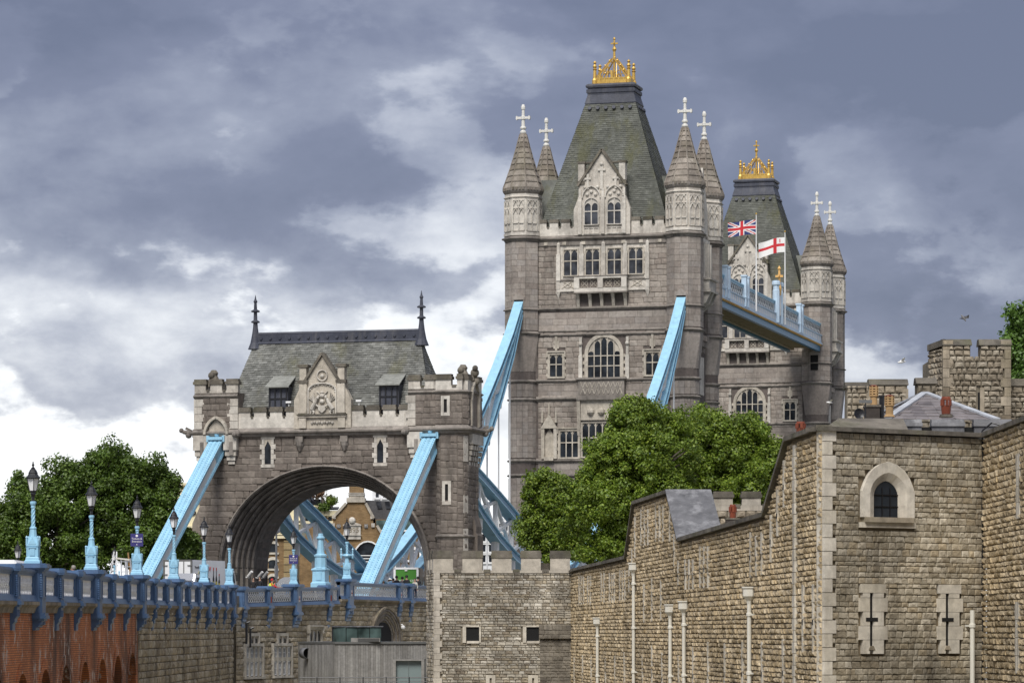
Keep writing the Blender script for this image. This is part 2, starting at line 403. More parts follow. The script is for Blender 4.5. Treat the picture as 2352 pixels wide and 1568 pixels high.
paint('pipe_cream', (.66, .635, .56), rough=.4, var=.06, grime=.25, gcol=(.3, .26, .2))
paint('black_iron', (.012, .012, .014), rough=.35, var=.2, grime=0)
paint('gold', (.66, .43, .11), rough=.38, var=.2, grime=.35, metal=.55, gcol=(.25, .12, .02))
paint('ochre', (.70, .42, .14), rough=.6, grime=.2)
paint('finial_white', (.64, .63, .59), rough=.7, var=.06, grime=.15, gcol=(.4, .38, .33))
glass('glass_dark'); glass('glass_lead', (.035, .038, .045), .3); glass('glass_green', (.05, .075, .07), .06)
flat('void', (.006, .006, .006), .9)
flat('frost', (.55, .55, .53), .35)
# ================================================================== the bridge: shared frame
TH = math.atan((3290 - CX) / F_PX)                       # heading of the bridge axis, clockwise from the view axis
BV = Vector((math.sin(TH), math.cos(TH), 0)); BP = Vector((math.cos(TH), -math.sin(TH), 0))
BC = Vector(((1411 - CX) / F_PX * 357, 357, 0))          # centre of the near main tower
def bridge(p, v, z=0.0): return BC + BP * p + BV * v + Vector((0, 0, z))
def v_of(px, p):                                         # distance along the axis of a point seen at px in the plane p
    d = (px - CX) / F_PX
    return (d * (BC.y + p * BP.y) - BC.x - p * BP.x) / (BV.x - d * BV.y)
def z_of(px, py, p):
    v = v_of(px, p); return (YH - py) / F_PX * (BC.y + p * BP.y + v * BV.y)
PI8 = math.pi / 8
def oct_r(flat_r): return flat_r / math.cos(PI8)
# ------------------------------------------------------------------ masonry details
def crenels(root, O, U, width, zb, zslot, ztop, mw, gw, thick, body, cap, capH=0.3, over=0.07, first_gap=False, name='merlon'):
    """a parapet: low wall plus a row of capped merlons, each a part; O at the left end of the outer face."""
    Nn = Vector((U[1], -U[0], 0)); Uv = Vector((U[0], U[1], 0)); Ov = Vector((O[0], O[1], 0))
    def bx(mb, u0, u1, d0, d1, z0, z1):
        c = [Ov + Uv * u - Nn * d for u, d in ((u0, d0), (u1, d0), (u1, d1), (u0, d1))]
        mb.add([(p.x, p.y, z0) for p in c] + [(p.x, p.y, z1) for p in c], [(0, 3, 2, 1), (4, 5, 6, 7), (0, 1, 5, 4), (1, 2, 6, 5), (2, 3, 7, 6), (3, 0, 4, 7)])
    mb = MB(); bx(mb, 0, width, 0, thick, zb, zslot); mb.build('parapet', body, root)
    u = gw if first_gap else 0.0
    while u < width - 0.05:
        e = min(u + mw, width)
        if e - u > 0.15:
            m = MB(); bx(m, u, e, 0.0, thick, zslot + .002, ztop - capH); mo = m.build(name, body, root)
            c = MB(); bx(c, u - over, e + over, -over, thick + over, ztop - capH + .002, ztop - capH * .45); bx(c, u - over * .3, e + over * .3, -over * .3, thick + over * .3, ztop - capH * .45 + .002, ztop)
            c.build('cap', cap, mo)
        if e + gw < width:
            c = MB(); bx(c, e + .075, e + gw - .075, -over * .8, thick * .9, zslot - .1, zslot + .06); c.build('crenel_sill', cap, root)
        u = e + gw
def pointed(w2, h, n=5, shoulder=0.0):
    """half outline of a pointed head: points from springing right over the apex to springing left."""
    if h >= w2:
        Rr = (w2 * w2 + h * h) / (2 * w2); a1 = math.asin(min(1, h / Rr)); r = [(w2 - Rr + Rr * math.cos(a1 * i / n), Rr * math.sin(a1 * i / n)) for i in range(n + 1)]
    else: r = [(w2 - (w2) * (i / n) ** 1.7, h * (1 - (1 - i / n) ** 1.55)) for i in range(n + 1)]
    return r + [(-x, z) for x, z in r[-2::-1]]
def elliptic(w2, h, n=8):
    return [(w2 * math.cos(math.pi * i / (2 * n)), h * math.sin(math.pi * i / (2 * n))) for i in range(2 * n + 1)]
def gwin(root, cx, z0, z1, w_, y, cols, rows, head='flat', sur=0.28, mat='portland_tan', glassm='glass_dark', hood=True, mull=0.11, archh=None):
    """mullioned stone window on a wall facing -y: surround (part) > tracery, panes (sub-parts)."""
    w2 = w_ / 2
    if head == 'arch': ah = archh or w2 * 0.9; outl = elliptic(w2, ah)
    elif head == 'point': ah = archh or w2 * 1.3; outl = pointed(w2, ah)
    else: ah = 0; outl = [(w2, 0), (-w2, 0)]
    zs = z1 - ah
    s = MB()
    inner = [(w2, z0)] + [(x, zs + z) for x, z in outl] + [(-w2, z0)]
    outer = [(w2 + sur, z0)] + [(x * (w2 + sur) / w2, zs + z * ((ah + sur) / ah if ah else 1) + (sur if not ah else 0)) for x, z in outl] + [(-w2 - sur, z0)]
    ya, yb = y - 0.16, y + 0.02
    for i in range(len(inner) - 1):
        a, b, c, d = inner[i], outer[i], outer[i + 1], inner[i + 1]
        s.add([(cx + q[0], ya, q[1]) for q in (a, b, c, d)] + [(cx + q[0], yb, q[1]) for q in (a, b, c, d)],
              [(0, 1, 2, 3)[::-1], (1, 2, 6, 5)[::-1], (0, 4, 7, 3)[::-1], (4, 5, 6, 7)])
    s.box(cx - w2 - sur * 1.1, cx + w2 + sur * 1.1, y - .24, yb, z0 - sur * .75, z0)
    # toothed jamb stones
    k = 0; z = z0
    while z < zs - .3:
        if k % 2 == 0:
            s.box(cx - w2 - sur * 1.55, cx - w2 - sur * .98, y - .09, yb, z, z + .34); s.box(cx + w2 + sur * .98, cx + w2 + sur * 1.55, y - .09, yb, z, z + .34)
        z += .36; k += 1
    if hood and head == 'flat':
        s.box(cx - w2 - sur * 1.3, cx + w2 + sur * 1.3, y - .28, yb, z1 + sur + .003, z1 + sur + .13)
        for q in (-1, 1): s.box(cx + q * (w2 + sur * 1.15) - .09, cx + q * (w2 + sur * 1.15) + .09, y - .26, yb, z1 - .25, z1 + sur)
    win = s.build('window', mat, root)
    pl = MB()
    pl.prism([(cx + x, y - .012, z) for x, z in inner], (0, .03, 0))
    cw = (w_ - mull * (cols - 1)) / cols
    zr = []
    span = (zs + ah * (0.45 if ah else 0)) - z0
    edges = [z0 + span * r for r in ([0, 1] if rows == 1 else ([0, .56, 1] if rows == 2 else [0, .38, .70, 1]))]
    if not ah: edges[-1] = z1
    def topz(x):
        if not ah: return z1
        x = abs(x - cx)
        best = zs
        for i in range(len(outl) - 1):
            (xa, za), (xb, zb) = outl[i], outl[i + 1]
            if min(xa, xb) - 1e-6 <= x <= max(xa, xb) + 1e-6 and abs(xa - xb) > 1e-6: best = max(best, zs + za + (zb - za) * (x - xa) / (xb - xa))
        return best
    for c_ in range(cols - 1):
        x = cx - w2 + (c_ + 1) * cw + (c_ + .5) * mull
        pl.box(x - mull / 2, x + mull / 2, y - .11, y - .013, z0, topz(x) - .02)
    for e in edges[1:-1]: pl.box(cx - w2, cx + w2, y - .10, y - .014, e - mull / 2, e + mull / 2)
    pl.build('tracery', mat, win)
    for c_ in range(cols):
        xa = cx - w2 + c_ * (cw + mull); xb = xa + cw; xm = (xa + xb) / 2
        for r_ in range(len(edges) - 1):
            za = edges[r_] + (mull / 2 if r_ else 0.0); zb = edges[r_ + 1] - mull / 2
            m = MB()
            if r_ == len(edges) - 2:
                lim = min(topz(xa + .03), topz(xb - .03)) - .05 if ah else zb
                zb2 = lim if ah else zb
                hh = min(cw * .8, (zb2 - za) * .5)
                pts = [(xa, za), (xb, za)] + [(xm + x, zb2 - hh + z) for x, z in pointed(cw / 2, hh, 3)]
                if cw < .2: pts = [(xa, za), (xb, za), (xb, zb2), (xa, zb2)]
            else: pts = [(xa, za), (xb, za), (xb, zb), (xa, zb)]
            m.add([(x, y - .034, z) for x, z in pts], [tuple(range(len(pts)))])
            m.build('pane', glassm, win)
    return win
def octring(mb, c, rf, z0, z1, n=8):
    mb.lathe([(oct_r(rf) if n == 8 else rf, z0), (oct_r(rf) if n == 8 else rf, z1)], n, c, PI8 if n == 8 else 0)
STR = [(0, -.30), (.10, -.28), (.16, -.12), (.34, -.05), (.36, .05), (.20, .12), (0, .30)]      # string course outline (out, dz)
def string_ring(mb, c, rf, z, k=1.0, n=8):
    mb.lathe([((rf + o * k) / (math.cos(PI8) if n == 8 else 1), z + dz * k) for o, dz in STR], n, c, PI8 if n == 8 else 0)
def string_line(mb, p0, p1, y, z, k=1.0):
    mb.prism([(p0, y - o * k, z + dz * k) for o, dz in STR], (p1 - p0, 0, 0))
# ------------------------------------------------------------------ one main tower (local x across the road, y along the bridge, -y towards the camera)
def make_main_tower(root):
    FY = -5.2; RU, RL = 1.80, 1.52
    zf = lambda y: (YH - y) * 0.04571
    pf = lambda x: (x - 1385.0) * 0.04705
    TUR = [(-8.75, -4.8), (8.75, -4.8), (-8.75, 4.8), (8.75, 4.8)]
    # pier and core walls
    m = MB(); m.box(-10.5, 10.5, -8, 8, ZG, 1.2); m.box(-9.2, 9.2, FY + .03, 5.15, 1.2, 41.5); m.build('core_wall', 'granite_core', root)
    # windows of the front: (centre px, top px, bottom px, width px, columns, rows)
    wins = [(-3.42, 37.45, 40.15, 1.45, 2, 2, 'flat'), (-1.06, 37.45, 40.15, 1.45, 2, 2, 'flat'), (1.30, 37.45, 40.15, 1.45, 2, 2, 'flat'), (3.62, 37.45, 40.15, 1.45, 2, 2, 'flat')]
    blocks = [(-4.85, 4.95, 36.2, 41.2), (-2.8, 2.75, 33.9, 37), (-6.0, -4.04, 26.55, 29.75), (4.4, 6.36, 26.55, 29.75), (-2.2, 2.55, 26.4, 31.2),
              (-6.6, -4.9, 18.0, 22.1), (-4.85, -2.35, 18.1, 21.5), (-2.7, 2.7, 18, 24.4), (2.35, 4.85, 18.1, 21.5), (4.9, 6.6, 18, 22.1)]
    bands = [(31.55, 33.7), (24.6, 26.2), (41.0, 41.6), (16.3, 18.0)]
    def blocked(a, b):
        zm = (a + b) / 2
        if any(q[0] < zm < q[1] for q in bands): return [(-1, 99)]
        return [(p0 + 7.0, p1 + 7.0) for p0, p1, z0, z1 in blocks if z0 < zm < z1]
    rg = random.Random(3)
    bl = courses(14.0, 2.0, 41.0, .58, (.7, 1.5), blocked, rg=rg, joint=.03)
    place_blocks(root, [((-7.0, FY), (1, 0), bl)], 'granite_block', 'granite', 'rock', 300, depth=.07)
    # smooth ashlar: bands and turret faces
    ash = []
    for a, b in ((31.6, 33.6), (24.65, 26.1), (16.4, 17.9)):
        bk = (lambda z0, z1: [(7 - 2.4, 7 + 2.5)]) if a == 24.65 else None
        ash.append(((-7.0, FY), (1, 0), courses(14.0, a, b, .66, (1.1, 2.0), bk, rg=rg, joint=.02, jit=.02)))
    def facets(c, rf, n, z0, z1, ks, ch=.62):
        out = []
        for k in ks:
            a = -math.pi / 2 + 2 * math.pi * k / n; nx, ny = math.cos(a), math.sin(a); U = (-ny, nx); wd = 2 * rf * math.tan(math.pi / n)
            out.append(((c[0] + nx * rf - U[0] * wd / 2, c[1] + ny * rf - U[1] * wd / 2), U, courses(wd, z0, z1, ch, (.55, 1.3), rg=rg, joint=.02, jit=.02)))
        return out
    for i, c in enumerate(TUR):
        front = i < 2
        t = MB()
        octring(t, c, RU - .03, 31.4, 46.6); t.lathe([(RL - .02, ZG + 6.2), (RL - .02, 27.6)], 16, c)
        t.build('turret_core', 'granite_core' if front or i == 3 else 'smooth_ashlar', root); t = MB()
        # broached foot of the octagon
        Ro = oct_r(RU - .02); top = [(c[0] + Ro * math.cos(PI8 + math.pi / 4 * k), c[1] + Ro * math.sin(PI8 + math.pi / 4 * k), 31.4) for k in range(8)]
        apex = [(p[0], p[1], 30.7) for p in top]
        Rb = oct_r(RL); bot = []
        for k in range(8):
            for s_ in (-1, 1):
                a = PI8 + math.pi / 4 * k + s_ * .17; bot.append((c[0] + (Rb - .12) * math.cos(a), c[1] + (Rb - .12) * math.sin(a), 27.4))
        fs = []
        for k in range(8):
            k2 = (k + 1) % 8
            fs += [(k, k2, 8 + k2, 8 + k), (8 + k, 8 + k2, 16 + 2 * k2, 16 + 2 * k + 1), (8 + k, 16 + 2 * k + 1, 16 + 2 * k)]
        t.add(top + apex + bot, fs)
        t.build('turret_shaft', 'smooth_ashlar', root)
        for z, k in ((41.4, 1.2), (33.9, .8), (31.4, .9)): s = MB(); string_ring(s, c, RU - .1, z, k); s.build('string_course', 'moulding', root)
        for z in (26.35, 24.45, 18.0, 16.45, 9.0): s = MB(); string_ring(s, c, RL - .1, z, .9, 16); s.build('string_course', 'moulding', root)
        if front or i == 3:
            ks = (0, 1, -1) if i == 0 else ((0, 1, 2, -1) if i == 1 else (1, 2, 0))
            ash += facets(c, RU, 8, 31.7, 41.0, ks)
            kl = [k for k in range(-4, 5)] if i == 0 else [k for k in range(-3, 6)]
            ash += [f for f in facets(c, RL, 16, 18.3, 24.2, kl, .62)] + facets(c, RL, 16, 9.3, 16.2, kl, .62) + facets(c, RL, 16, 24.7, 26.1, kl, .7)
        # panelled stage in pale stone with blind arches
        st = MB(); octring(st, c, RU + .02, 41.75, 46.1); string_ring(st, c, RU, 45.75, .45); octring(st, c, RU + .12, 41.7, 42.0); st.build('turret_stage', 'portland', root)
        if True:
            pn = MB()
            for k in range(8):
                a = -math.pi / 2 + math.pi / 4 * k; nx, ny = math.cos(a), math.sin(a); ux, uy = -ny, nx
                if not front and i == 2 and k not in (0, 7): continue
                def P3(u, z, d): return (c[0] + nx * (RU + .02 + d) + ux * u, c[1] + ny * (RU + .02 + d) + uy * u, z)
                def strip(u0, z0, u1, z1, w2=.05, d=.11):
                    p, q = Vector((u0, z0)), Vector((u1, z1)); e = (q - p).normalized(); g = Vector((-e.y, e.x)) * w2
                    cs = [p - g, q - g, q + g, p + g]
                    pn.add([P3(x.x, x.y, d) for x in cs] + [P3(x.x, x.y, .002) for x in cs], [(0, 1, 2, 3), (0, 4, 5, 1), (1, 5, 6, 2), (2, 6, 7, 3), (3, 7, 4, 0)])
                for u in (-.62, 0, .62): strip(u, 42.2, u, 45.4)
                strip(-.62, 45.4, .62, 45.4); strip(-.62, 42.2, .62, 42.2); strip(-.62, 43.0, .62, 43.0); strip(-.6, 44.55, .6, 44.55, .03)
                for uc in (-.31, .31):
                    for zt in (44.5, 45.35):
                        strip(uc - .26, zt - .5, uc - .12, zt - .15, .045, .13); strip(uc - .12, zt - .15, uc, zt, .045, .13)
                        strip(uc + .26, zt - .5, uc + .12, zt - .15, .045, .13); strip(uc + .12, zt - .15, uc, zt, .045, .13)
            if pn.f: pn.build('blind_tracery', 'portland', root)
        # spire in overlapping stone courses with corner rolls
        e = MB(); e.lathe([(oct_r(RU + .0), 46.1), (oct_r(RU + .16), 46.3), (oct_r(RU + .22), 46.45), (oct_r(RU + .22), 46.7), (oct_r(RU + .05), 46.75)], 8, c, PI8)
        e.build('eaves', 'moulding', root)
        dn = MB()
        for k in range(8):
            for u in (-.55, -.18, .18, .55):
                a = -math.pi / 2 + math.pi / 4 * k; nx, ny = math.cos(a), math.sin(a)
                q = (c[0] + nx * (RU + .2) - ny * u, c[1] + ny * (RU + .2) + nx * u); M = Matrix.Translation((q[0], q[1], 0)) @ Matrix.Rotation(a + math.pi / 2, 4, 'Z')
                dn.box(-.11, .11, -.09, .05, 46.48, 46.78, M)
        dn.build('dentils', 'spire_stone', root, kind='stuff')
        def sr(z): f = (z - 46.7) / 6.0; return (RU + .14) * (1 - f) ** 1.0 + .24 * f - .16 * math.sin(math.pi * f) * .6
        rows = 10
        for r_ in range(rows):
            za = 46.72 + 5.9 * (1 - (1 - r_ / rows) ** 1.15); zb = 46.72 + 5.9 * (1 - (1 - (r_ + 1) / rows) ** 1.15)
            q = MB(); q.lathe([(oct_r(sr(za) + .09), za), (oct_r(sr(za) + .09), za + .07), (oct_r(sr(zb) - .0), zb + .03)], 8, c, PI8)
            q.build('spire_course', 'spire_stone', root)
        rl = MB()
        for k in range(8):
            a = PI8 + math.pi / 4 * k
            for r_ in range(5):
                za, zb = 46.8 + 5.8 * r_ / 5, 46.8 + 5.8 * (r_ + 1) / 5
                ra, rb = oct_r(sr(za)) + .06, oct_r(sr(zb)) + .06
                rl.tube((c[0] + ra * math.cos(a), c[1] + ra * math.sin(a), za), (c[0] + rb * math.cos(a), c[1] + rb * math.sin(a), zb), .085, .07, 5)
        rl.build('spire_rib', 'spire_stone', root)
        f = MB(); f.lathe([(.26, 52.6), (.34, 52.7), (.34, 52.85), (.22, 52.95), (.20, 53.1), (.33, 53.15), (.33, 53.3), (.20, 53.4), (.17, 54.1), (.26, 54.15), (.26, 54.45), (.16, 54.5), (.15, 55.15), (.22, 55.2), (.23, 55.45), (.12, 55.72)], 8, c, PI8)
        for q in (-1, 1):
            f.box(c[0] + min(q * .15, q * .78), c[0] + max(q * .15, q * .78), c[1] - .14, c[1] + .14, 54.18, 54.42)
            f.box(c[0] + min(q * .6, q * .74), c[0] + max(q * .6, q * .74), c[1] - .17, c[1] + .17, 54.1, 54.5)
        f.build('finial', 'finial_white', root)
    place_blocks(root, ash, 'ashlar_block', 'smooth_ashlar', 'ashlar', 300, depth=.02)
    # string courses across the front
    for z, k in ((33.95, .8), (31.62, .6), (31.2, .8), (26.4, .9), (24.5, 1.0), (18.0, .9), (16.4, .9)): s = MB(); string_line(s, -7.2, 7.2, FY + .03, z, k); s.build('string_course', 'moulding', root)
    s = MB(); string_line(s, -7.2, 7.2, FY + .03, 41.35, 1.35); s.box(-7.0, 7.0, FY - .2, FY, 40.62, 41.0)
    s.build('string_course', 'moulding', root)
    bo = MB()
    for p in (-6.1, -4.1, -2.0, 2.3, 4.2, 6.2): bo.box(p - .2, p + .2, FY - .32, FY - .19, 40.66, 40.98)
    bo.build('bosses', 'portland_tan', root, kind='stuff')
    # four-light range with buttress strips
    b = MB(); b.box(-4.85, 4.95, FY - .06, FY + .02, 36.25, 40.6)
    for p, w_ in ((-4.75, .22), (-2.24, .26), (.12, .26), (2.46, .26), (4.85, .22)):
        b.box(p - w_, p + w_, FY - .34, FY - .05, 36.9, 39.7); b.box(p - w_ * .7, p + w_ * .7, FY - .26, FY - .05, 39.7, 40.7)
        b.add([(p - w_ * .75, FY - .28, 40.7), (p + w_ * .75, FY - .28, 40.7), (p + w_ * .75, FY, 40.7), (p - w_ * .75, FY, 40.7), (p, FY - .12, 41.15)], [(0, 1, 4), (1, 2, 4), (2, 3, 4), (3, 0, 4)])
    b.build('window_range', 'portland', root)
    for cx, z0, z1, w_, c_, r_, h_ in wins: gwin(root, cx, z0, z1, w_, FY - .05, c_, r_, h_, .12, 'portland_tan', 'glass_lead', hood=False)
    # balcony with pierced panels on corbels
    b = MB(); b.box(-2.85, 2.8, FY - .9, FY, 35.6, 36.0); b.box(-2.85, 2.8, FY - .95, FY - .05, 37.0, 37.2); b.box(-2.75, 2.7, FY - .55, FY, 36.0, 37.0)
    for p in (-2.6, -.05, 2.5): b.box(p - .28, p + .28, FY - .95, FY - .5, 36.0, 37.0)
    b.box(-4.95, -2.86, FY - .22, FY, 35.75, 36.0); b.box(2.81, 5.05, FY - .22, FY, 35.75, 36.0); b.box(-4.9, -2.86, FY - .16, FY, 36.0, 36.9); b.box(2.81, 5.0, FY - .16, FY, 36.0, 36.9)
    for p in (-4.78, 4.88): b.box(p - .2, p + .2, FY - .25, FY, 36.0, 36.9); b.add([(p - .25, FY - .3, 35.75), (p + .25, FY - .3, 35.75), (p + .25, FY, 35.75), (p - .25, FY, 35.75), (p, FY - .05, 35.0)], [(0, 4, 1), (1, 4, 2), (2, 4, 3), (3, 4, 0)])
    ba = b.build('balcony', 'portland', root)
    q = MB(); q.box(-2.9, 2.85, FY - 1.0, FY - .02, 37.2, 37.3); q.box(-2.9, 2.85, FY - 1.0, FY - .02, 35.45, 35.6); q.box(-4.95, -2.9, FY - .3, FY, 36.9, 37.05); q.box(2.85, 5.05, FY - .3, FY, 36.9, 37.05)
    q.build('balcony_ledge', 'moulding', ba)
    tr = MB()
    for u0, u1, yy in ((-2.3, -.35, FY - .56), (.25, 2.2, FY - .56), (-4.55, -2.95, FY - .17), (2.95, 4.65, FY - .17)):
        n = 2 if yy < FY - .3 else 1; wd = (u1 - u0) / n
        for k in range(n):
            c = u0 + wd * (k + .5)
            tr.bar((c - wd * .42, yy - .02, 36.08), (c + wd * .42, yy - .02, 36.92), .06, .06, (0, 1, 0)); tr.bar((c - wd * .42, yy - .02, 36.92), (c + wd * .42, yy - .02, 36.08), .06, .06, (0, 1, 0))
            pr = [(c + .33 * math.cos(a) * (1.3 if n == 1 else 1), 36.5 + .36 * math.sin(a)) for a in [math.pi * 2 * j / 10 for j in range(11)]]
            for j in range(10): tr.bar((pr[j][0], yy - .02, pr[j][1]), (pr[j + 1][0], yy - .02, pr[j + 1][1]), .05, .06, (0, 1, 0))
    tr.build('pierced_tracery', 'portland_tan', ba)
    vd = MB()
    for u0, u1 in ((-2.3, -.35), (.25, 2.2)): vd.box(u0, u1, FY - .565, FY - .55, 36.05, 36.95)
    vd.build('panel_recess', 'granite_core', ba)
    for p in (-2.6, -1.3, -.05, 1.2, 2.5):
        k = MB(); k.prism([(p - .16, FY + .01, 33.95), (p - .16, FY - .12, 34.1), (p - .16, FY - .35, 34.9), (p - .16, FY - .8, 35.45), (p - .16, FY + .01, 35.45)][::-1], (.32, 0, 0)); k.build('corbel', 'portland_tan', ba)
    # big arched window, side windows, lower windows, niches
    gwin(root, .17, 26.62, 30.9, 3.45, FY, 5, 3, 'arch', .38, archh=1.75)
    st = MB()
    for p in (-2.35, 2.7): st.box(p - .2, p + .2, FY - .3, FY, 26.5, 29.0); st.box(p - .14, p + .14, FY - .24, FY, 29.0, 30.9); st.ball((p, FY - .25, 30.2), .22)
    st.build('window_shaft', 'portland', root)
    for p in (-5.02, 5.38):
        gwin(root, p, 26.85, 29.15, 1.35, FY, 2, 2, 'flat', .26)
        o = MB(); o.box(p - .3, p + .3, FY - .1, FY, 29.8, 30.6); o.box(p - .12, p + .12, FY - .16, FY, 29.6, 31.1); o.build('window_crest', 'portland_tan', root)
    b = MB(); b.box(-2.7, 2.6, FY - .7, FY, 24.3, 24.75); b.box(-2.55, 2.45, FY - .55, FY, 24.75, 26.45); b.box(-2.75, 2.65, FY - .75, FY, 26.45, 26.65)
    b.build('oriel_parapet', 'moulding', root)
    tr = MB()
    for k in range(9):
        c = -2.0 + k * .5
        for q in (-1, 1): tr.bar((c - .25 * q, FY - .57, 24.9), (c + .25 * q, FY - .57, 26.2), .06, .05, (0, 1, 0))
    tr.build('oriel_tracery', 'portland_tan', root)
    b = MB(); b.box(-2.3, 2.2, FY - .35, FY, 22.2, 24.3)
    for q in (-2.5, 2.4): b.prism([(q - .18, FY + .01, 20.5), (q - .18, FY - .2, 20.6), (q - .18, FY - .62, 24.28), (q - .18, FY + .01, 24.28)][::-1], (.36, 0, 0))
    for q in (-1.2, -.05, 1.1): b.ball((q, FY - .38, 23.1), .42, 8, 5)
    b.build('carved_oriel', 'portland_tan', root)
    gwin(root, 0, 18.4, 21.9, 4.3, FY, 6, 2, 'flat', .2, hood=False)
    for p in (-3.6, 3.6): gwin(root, p, 18.35, 21.1, 1.9, FY, 3, 2, 'flat', .25)
    for p in (-5.75, 5.75):
        nn = MB(); nn.box(p - .85, p - .5, FY - .35, FY, 18.2, 21.4); nn.box(p + .5, p + .85, FY - .35, FY, 18.2, 21.4)
        nn.prism([(p - .9, FY - .4, 21.4), (p + .9, FY - .4, 21.4), (p + .55, FY - .4, 22.0), (p, FY - .4, 22.9), (p - .55, FY - .4, 22.0)], (0, .4, 0))
        for q in (-.75, .75): nn.lathe([(.12, 22.0), (.10, 22.9), (.02, 23.3)], 6, (p + q, FY - .25))
        nn.box(p - .07, p + .07, FY - .3, FY, 22.9, 24.0); nn.box(p - .5, p + .5, FY - .5, FY, 18.0, 18.4)
        no = nn.build('niche', 'portland_tan', root)
        m = MB(); m.box(p - .5, p + .5, FY - .02, FY, 18.4, 20.6); m.prism([(p - .5, FY - .02, 20.6), (p + .5, FY - .02, 20.6), (p, FY - .02, 21.39)], (0, .02, 0)); m.build('niche_back', 'portland_tan', no)
    # chain slots in the front turrets
    for p in (-8.75, 8.75):
        m = MB(); m.box(p - .48, p + .48, -4.8 - RU - .06, -4.8 - RU + .2, 33.0, 34.9); m.build('chain_slot', 'void', root)
        m = MB(); m.box(p - .62, p - .5, -4.8 - RU - .12, -4.8 - RU, 33.8, 34.9); m.box(p + .5, p + .62, -4.8 - RU - .12, -4.8 - RU, 33.8, 34.9)
        m.prism([(p - .64, -4.8 - RU - .16, 34.9), (p + .64, -4.8 - RU - .16, 34.9), (p + .64, -4.8 - RU - .16, 35.15), (p, -4.8 - RU - .16, 35.7), (p - .64, -4.8 - RU - .16, 35.15)], (0, .18, 0)); m.build('slot_hood', 'smooth_ashlar', root)
    # parapet
    for O, w_ in (((-7.0, FY - .12), 3.95), ((3.12, FY - .12), 3.9)):
        crenels(root, O, (1, 0), w_, 41.65, 42.55, 43.4, .92, .36, .45, 'portland', 'cap_stone', .36)
    for sgn in (-1, 1):
        U = (0, sgn); O = (sgn * 9.3, -3.0 * sgn)
        crenels(root, O, U, 6.0, 41.5, 42.55, 43.4, .92, .36, .45, 'portland', 'cap_stone', .36)
    # gable front
    gy = FY - .35
    g = MB(); g.prof([(-3.05, 41.6), (3.05, 41.6), (3.05, 44.3), (2.5, 45.7), (2.5, 46.9), (0, 50.35), (-2.5, 46.9), (-2.5, 45.7), (-3.05, 44.3)], gy, gy + .6)
    for p in (-2.35, .12, 2.4): g.box(p - .2, p + .2, gy - .2, gy, 41.7, 45.6); g.box(p - .13, p + .13, gy - .14, gy, 45.6, 46.4)
    for p in (-2.2, 2.2): g.box(p - .34, p + .34, gy - .12, gy + .7, 47.3, 49.1)
    g.box(-.15, .15, gy - .14, gy, 46.4, 49.2); g.box(-.42, .42, gy - .16, gy - .01, 48.3, 48.5); g.ball((0, gy - .12, 49.0), .2)
    for p in (-1.5, 1.5): g.box(p - .12, p + .12, gy - .14, gy, 46.4, 48.0); g.box(p - .34, p + .34, gy - .16, gy - .01, 47.4, 47.6)
    ga = g.build('gable', 'portland', root)
    for q in (-1, 1):
        c = MB(); c.bar((q * 2.62, gy + .2, 46.75), (0, gy + .2, 50.55), .9, .22); c.box(q * 2.2 - .42, q * 2.2 + .42, gy - .18, gy + .75, 49.1, 49.32); c.box(min(q * .9, q * 1.8), max(q * .9, q * 1.8), gy + .05, gy + .5, 49.12, 49.28)
        c.box(q * 2.25 - .4, q * 2.25 + .4, gy - .16, gy + .1, 46.95, 47.25)
        c.build('gable_coping', 'cap_stone', ga)
    for p in (-1.12, 1.36):
        h = MB(); o = [(p + x, 45.5 + z) for x, z in pointed(.98, 1.25, 6)]
        for j in range(len(o) - 1): h.bar((o[j][0], gy - .1, o[j][1]), (o[j + 1][0], gy - .1, o[j + 1][1]), .12, .2, (0, 1, 0))
        for k in range(3): h.ball((p - .45 + .45 * k, gy - .03, 45.85 + (.3 if k == 1 else 0)), .2, 7, 5)
        for k in (-1, 1): h.ball((p + k * .68, gy - .1, 46.6), .2, 7, 5)
        for z in (41.75, 42.35): h.box(p - .85, p + .85, gy - .08, gy - .003, z - .04, z + .04)
        for k in (-.8, -.27, .27, .8): h.box(p + k - .04, p + k + .04, gy - .08, gy - .003, 41.79, 42.31)
        h.build('gable_carving', 'portland', ga, kind='stuff')
    for p in (-1.12, 1.36): gwin(root, p, 42.7, 45.45, 1.42, gy, 2, 2, 'point', .1, 'portland', 'glass_lead', archh=.55)
    d = MB(); d.prof([(-2.55, 44.0), (2.55, 44.0), (2.55, 46.8), (0, 50.2), (-2.55, 46.8)], gy + .6, -1.2); d.build('dormer_roof', 'slate_green', root)
    # steep roof with slates
    core = MB(); B0, B1 = (6.95, 4.75, 42.6), (2.72, 1.75, 56.0)
    A = [(-B0[0], -B0[1], B0[2]), (B0[0], -B0[1], B0[2]), (B0[0], B0[1], B0[2]), (-B0[0], B0[1], B0[2])]; T = [(-B1[0], -B1[1], B1[2]), (B1[0], -B1[1], B1[2]), (B1[0], B1[1], B1[2]), (-B1[0], B1[1], B1[2])]
    core.add(A + T, [(0, 1, 5, 4), (1, 2, 6, 5), (2, 3, 7, 6), (3, 0, 4, 7), (4, 5, 6, 7)]); ro = core.build('roof', 'slate_green', root)
    sl = MB()
    pt_ = [ro, 300, 'slate_green', .35]
    for i in range(4):
        j = (i + 1) % 4
        slates(sl, (A[i], A[j], T[j], T[i]), 62, .36, .04, rg, parts=pt_ if i == 0 else None)
    sl.build('slates', 'slate_green', ro, kind='stuff')
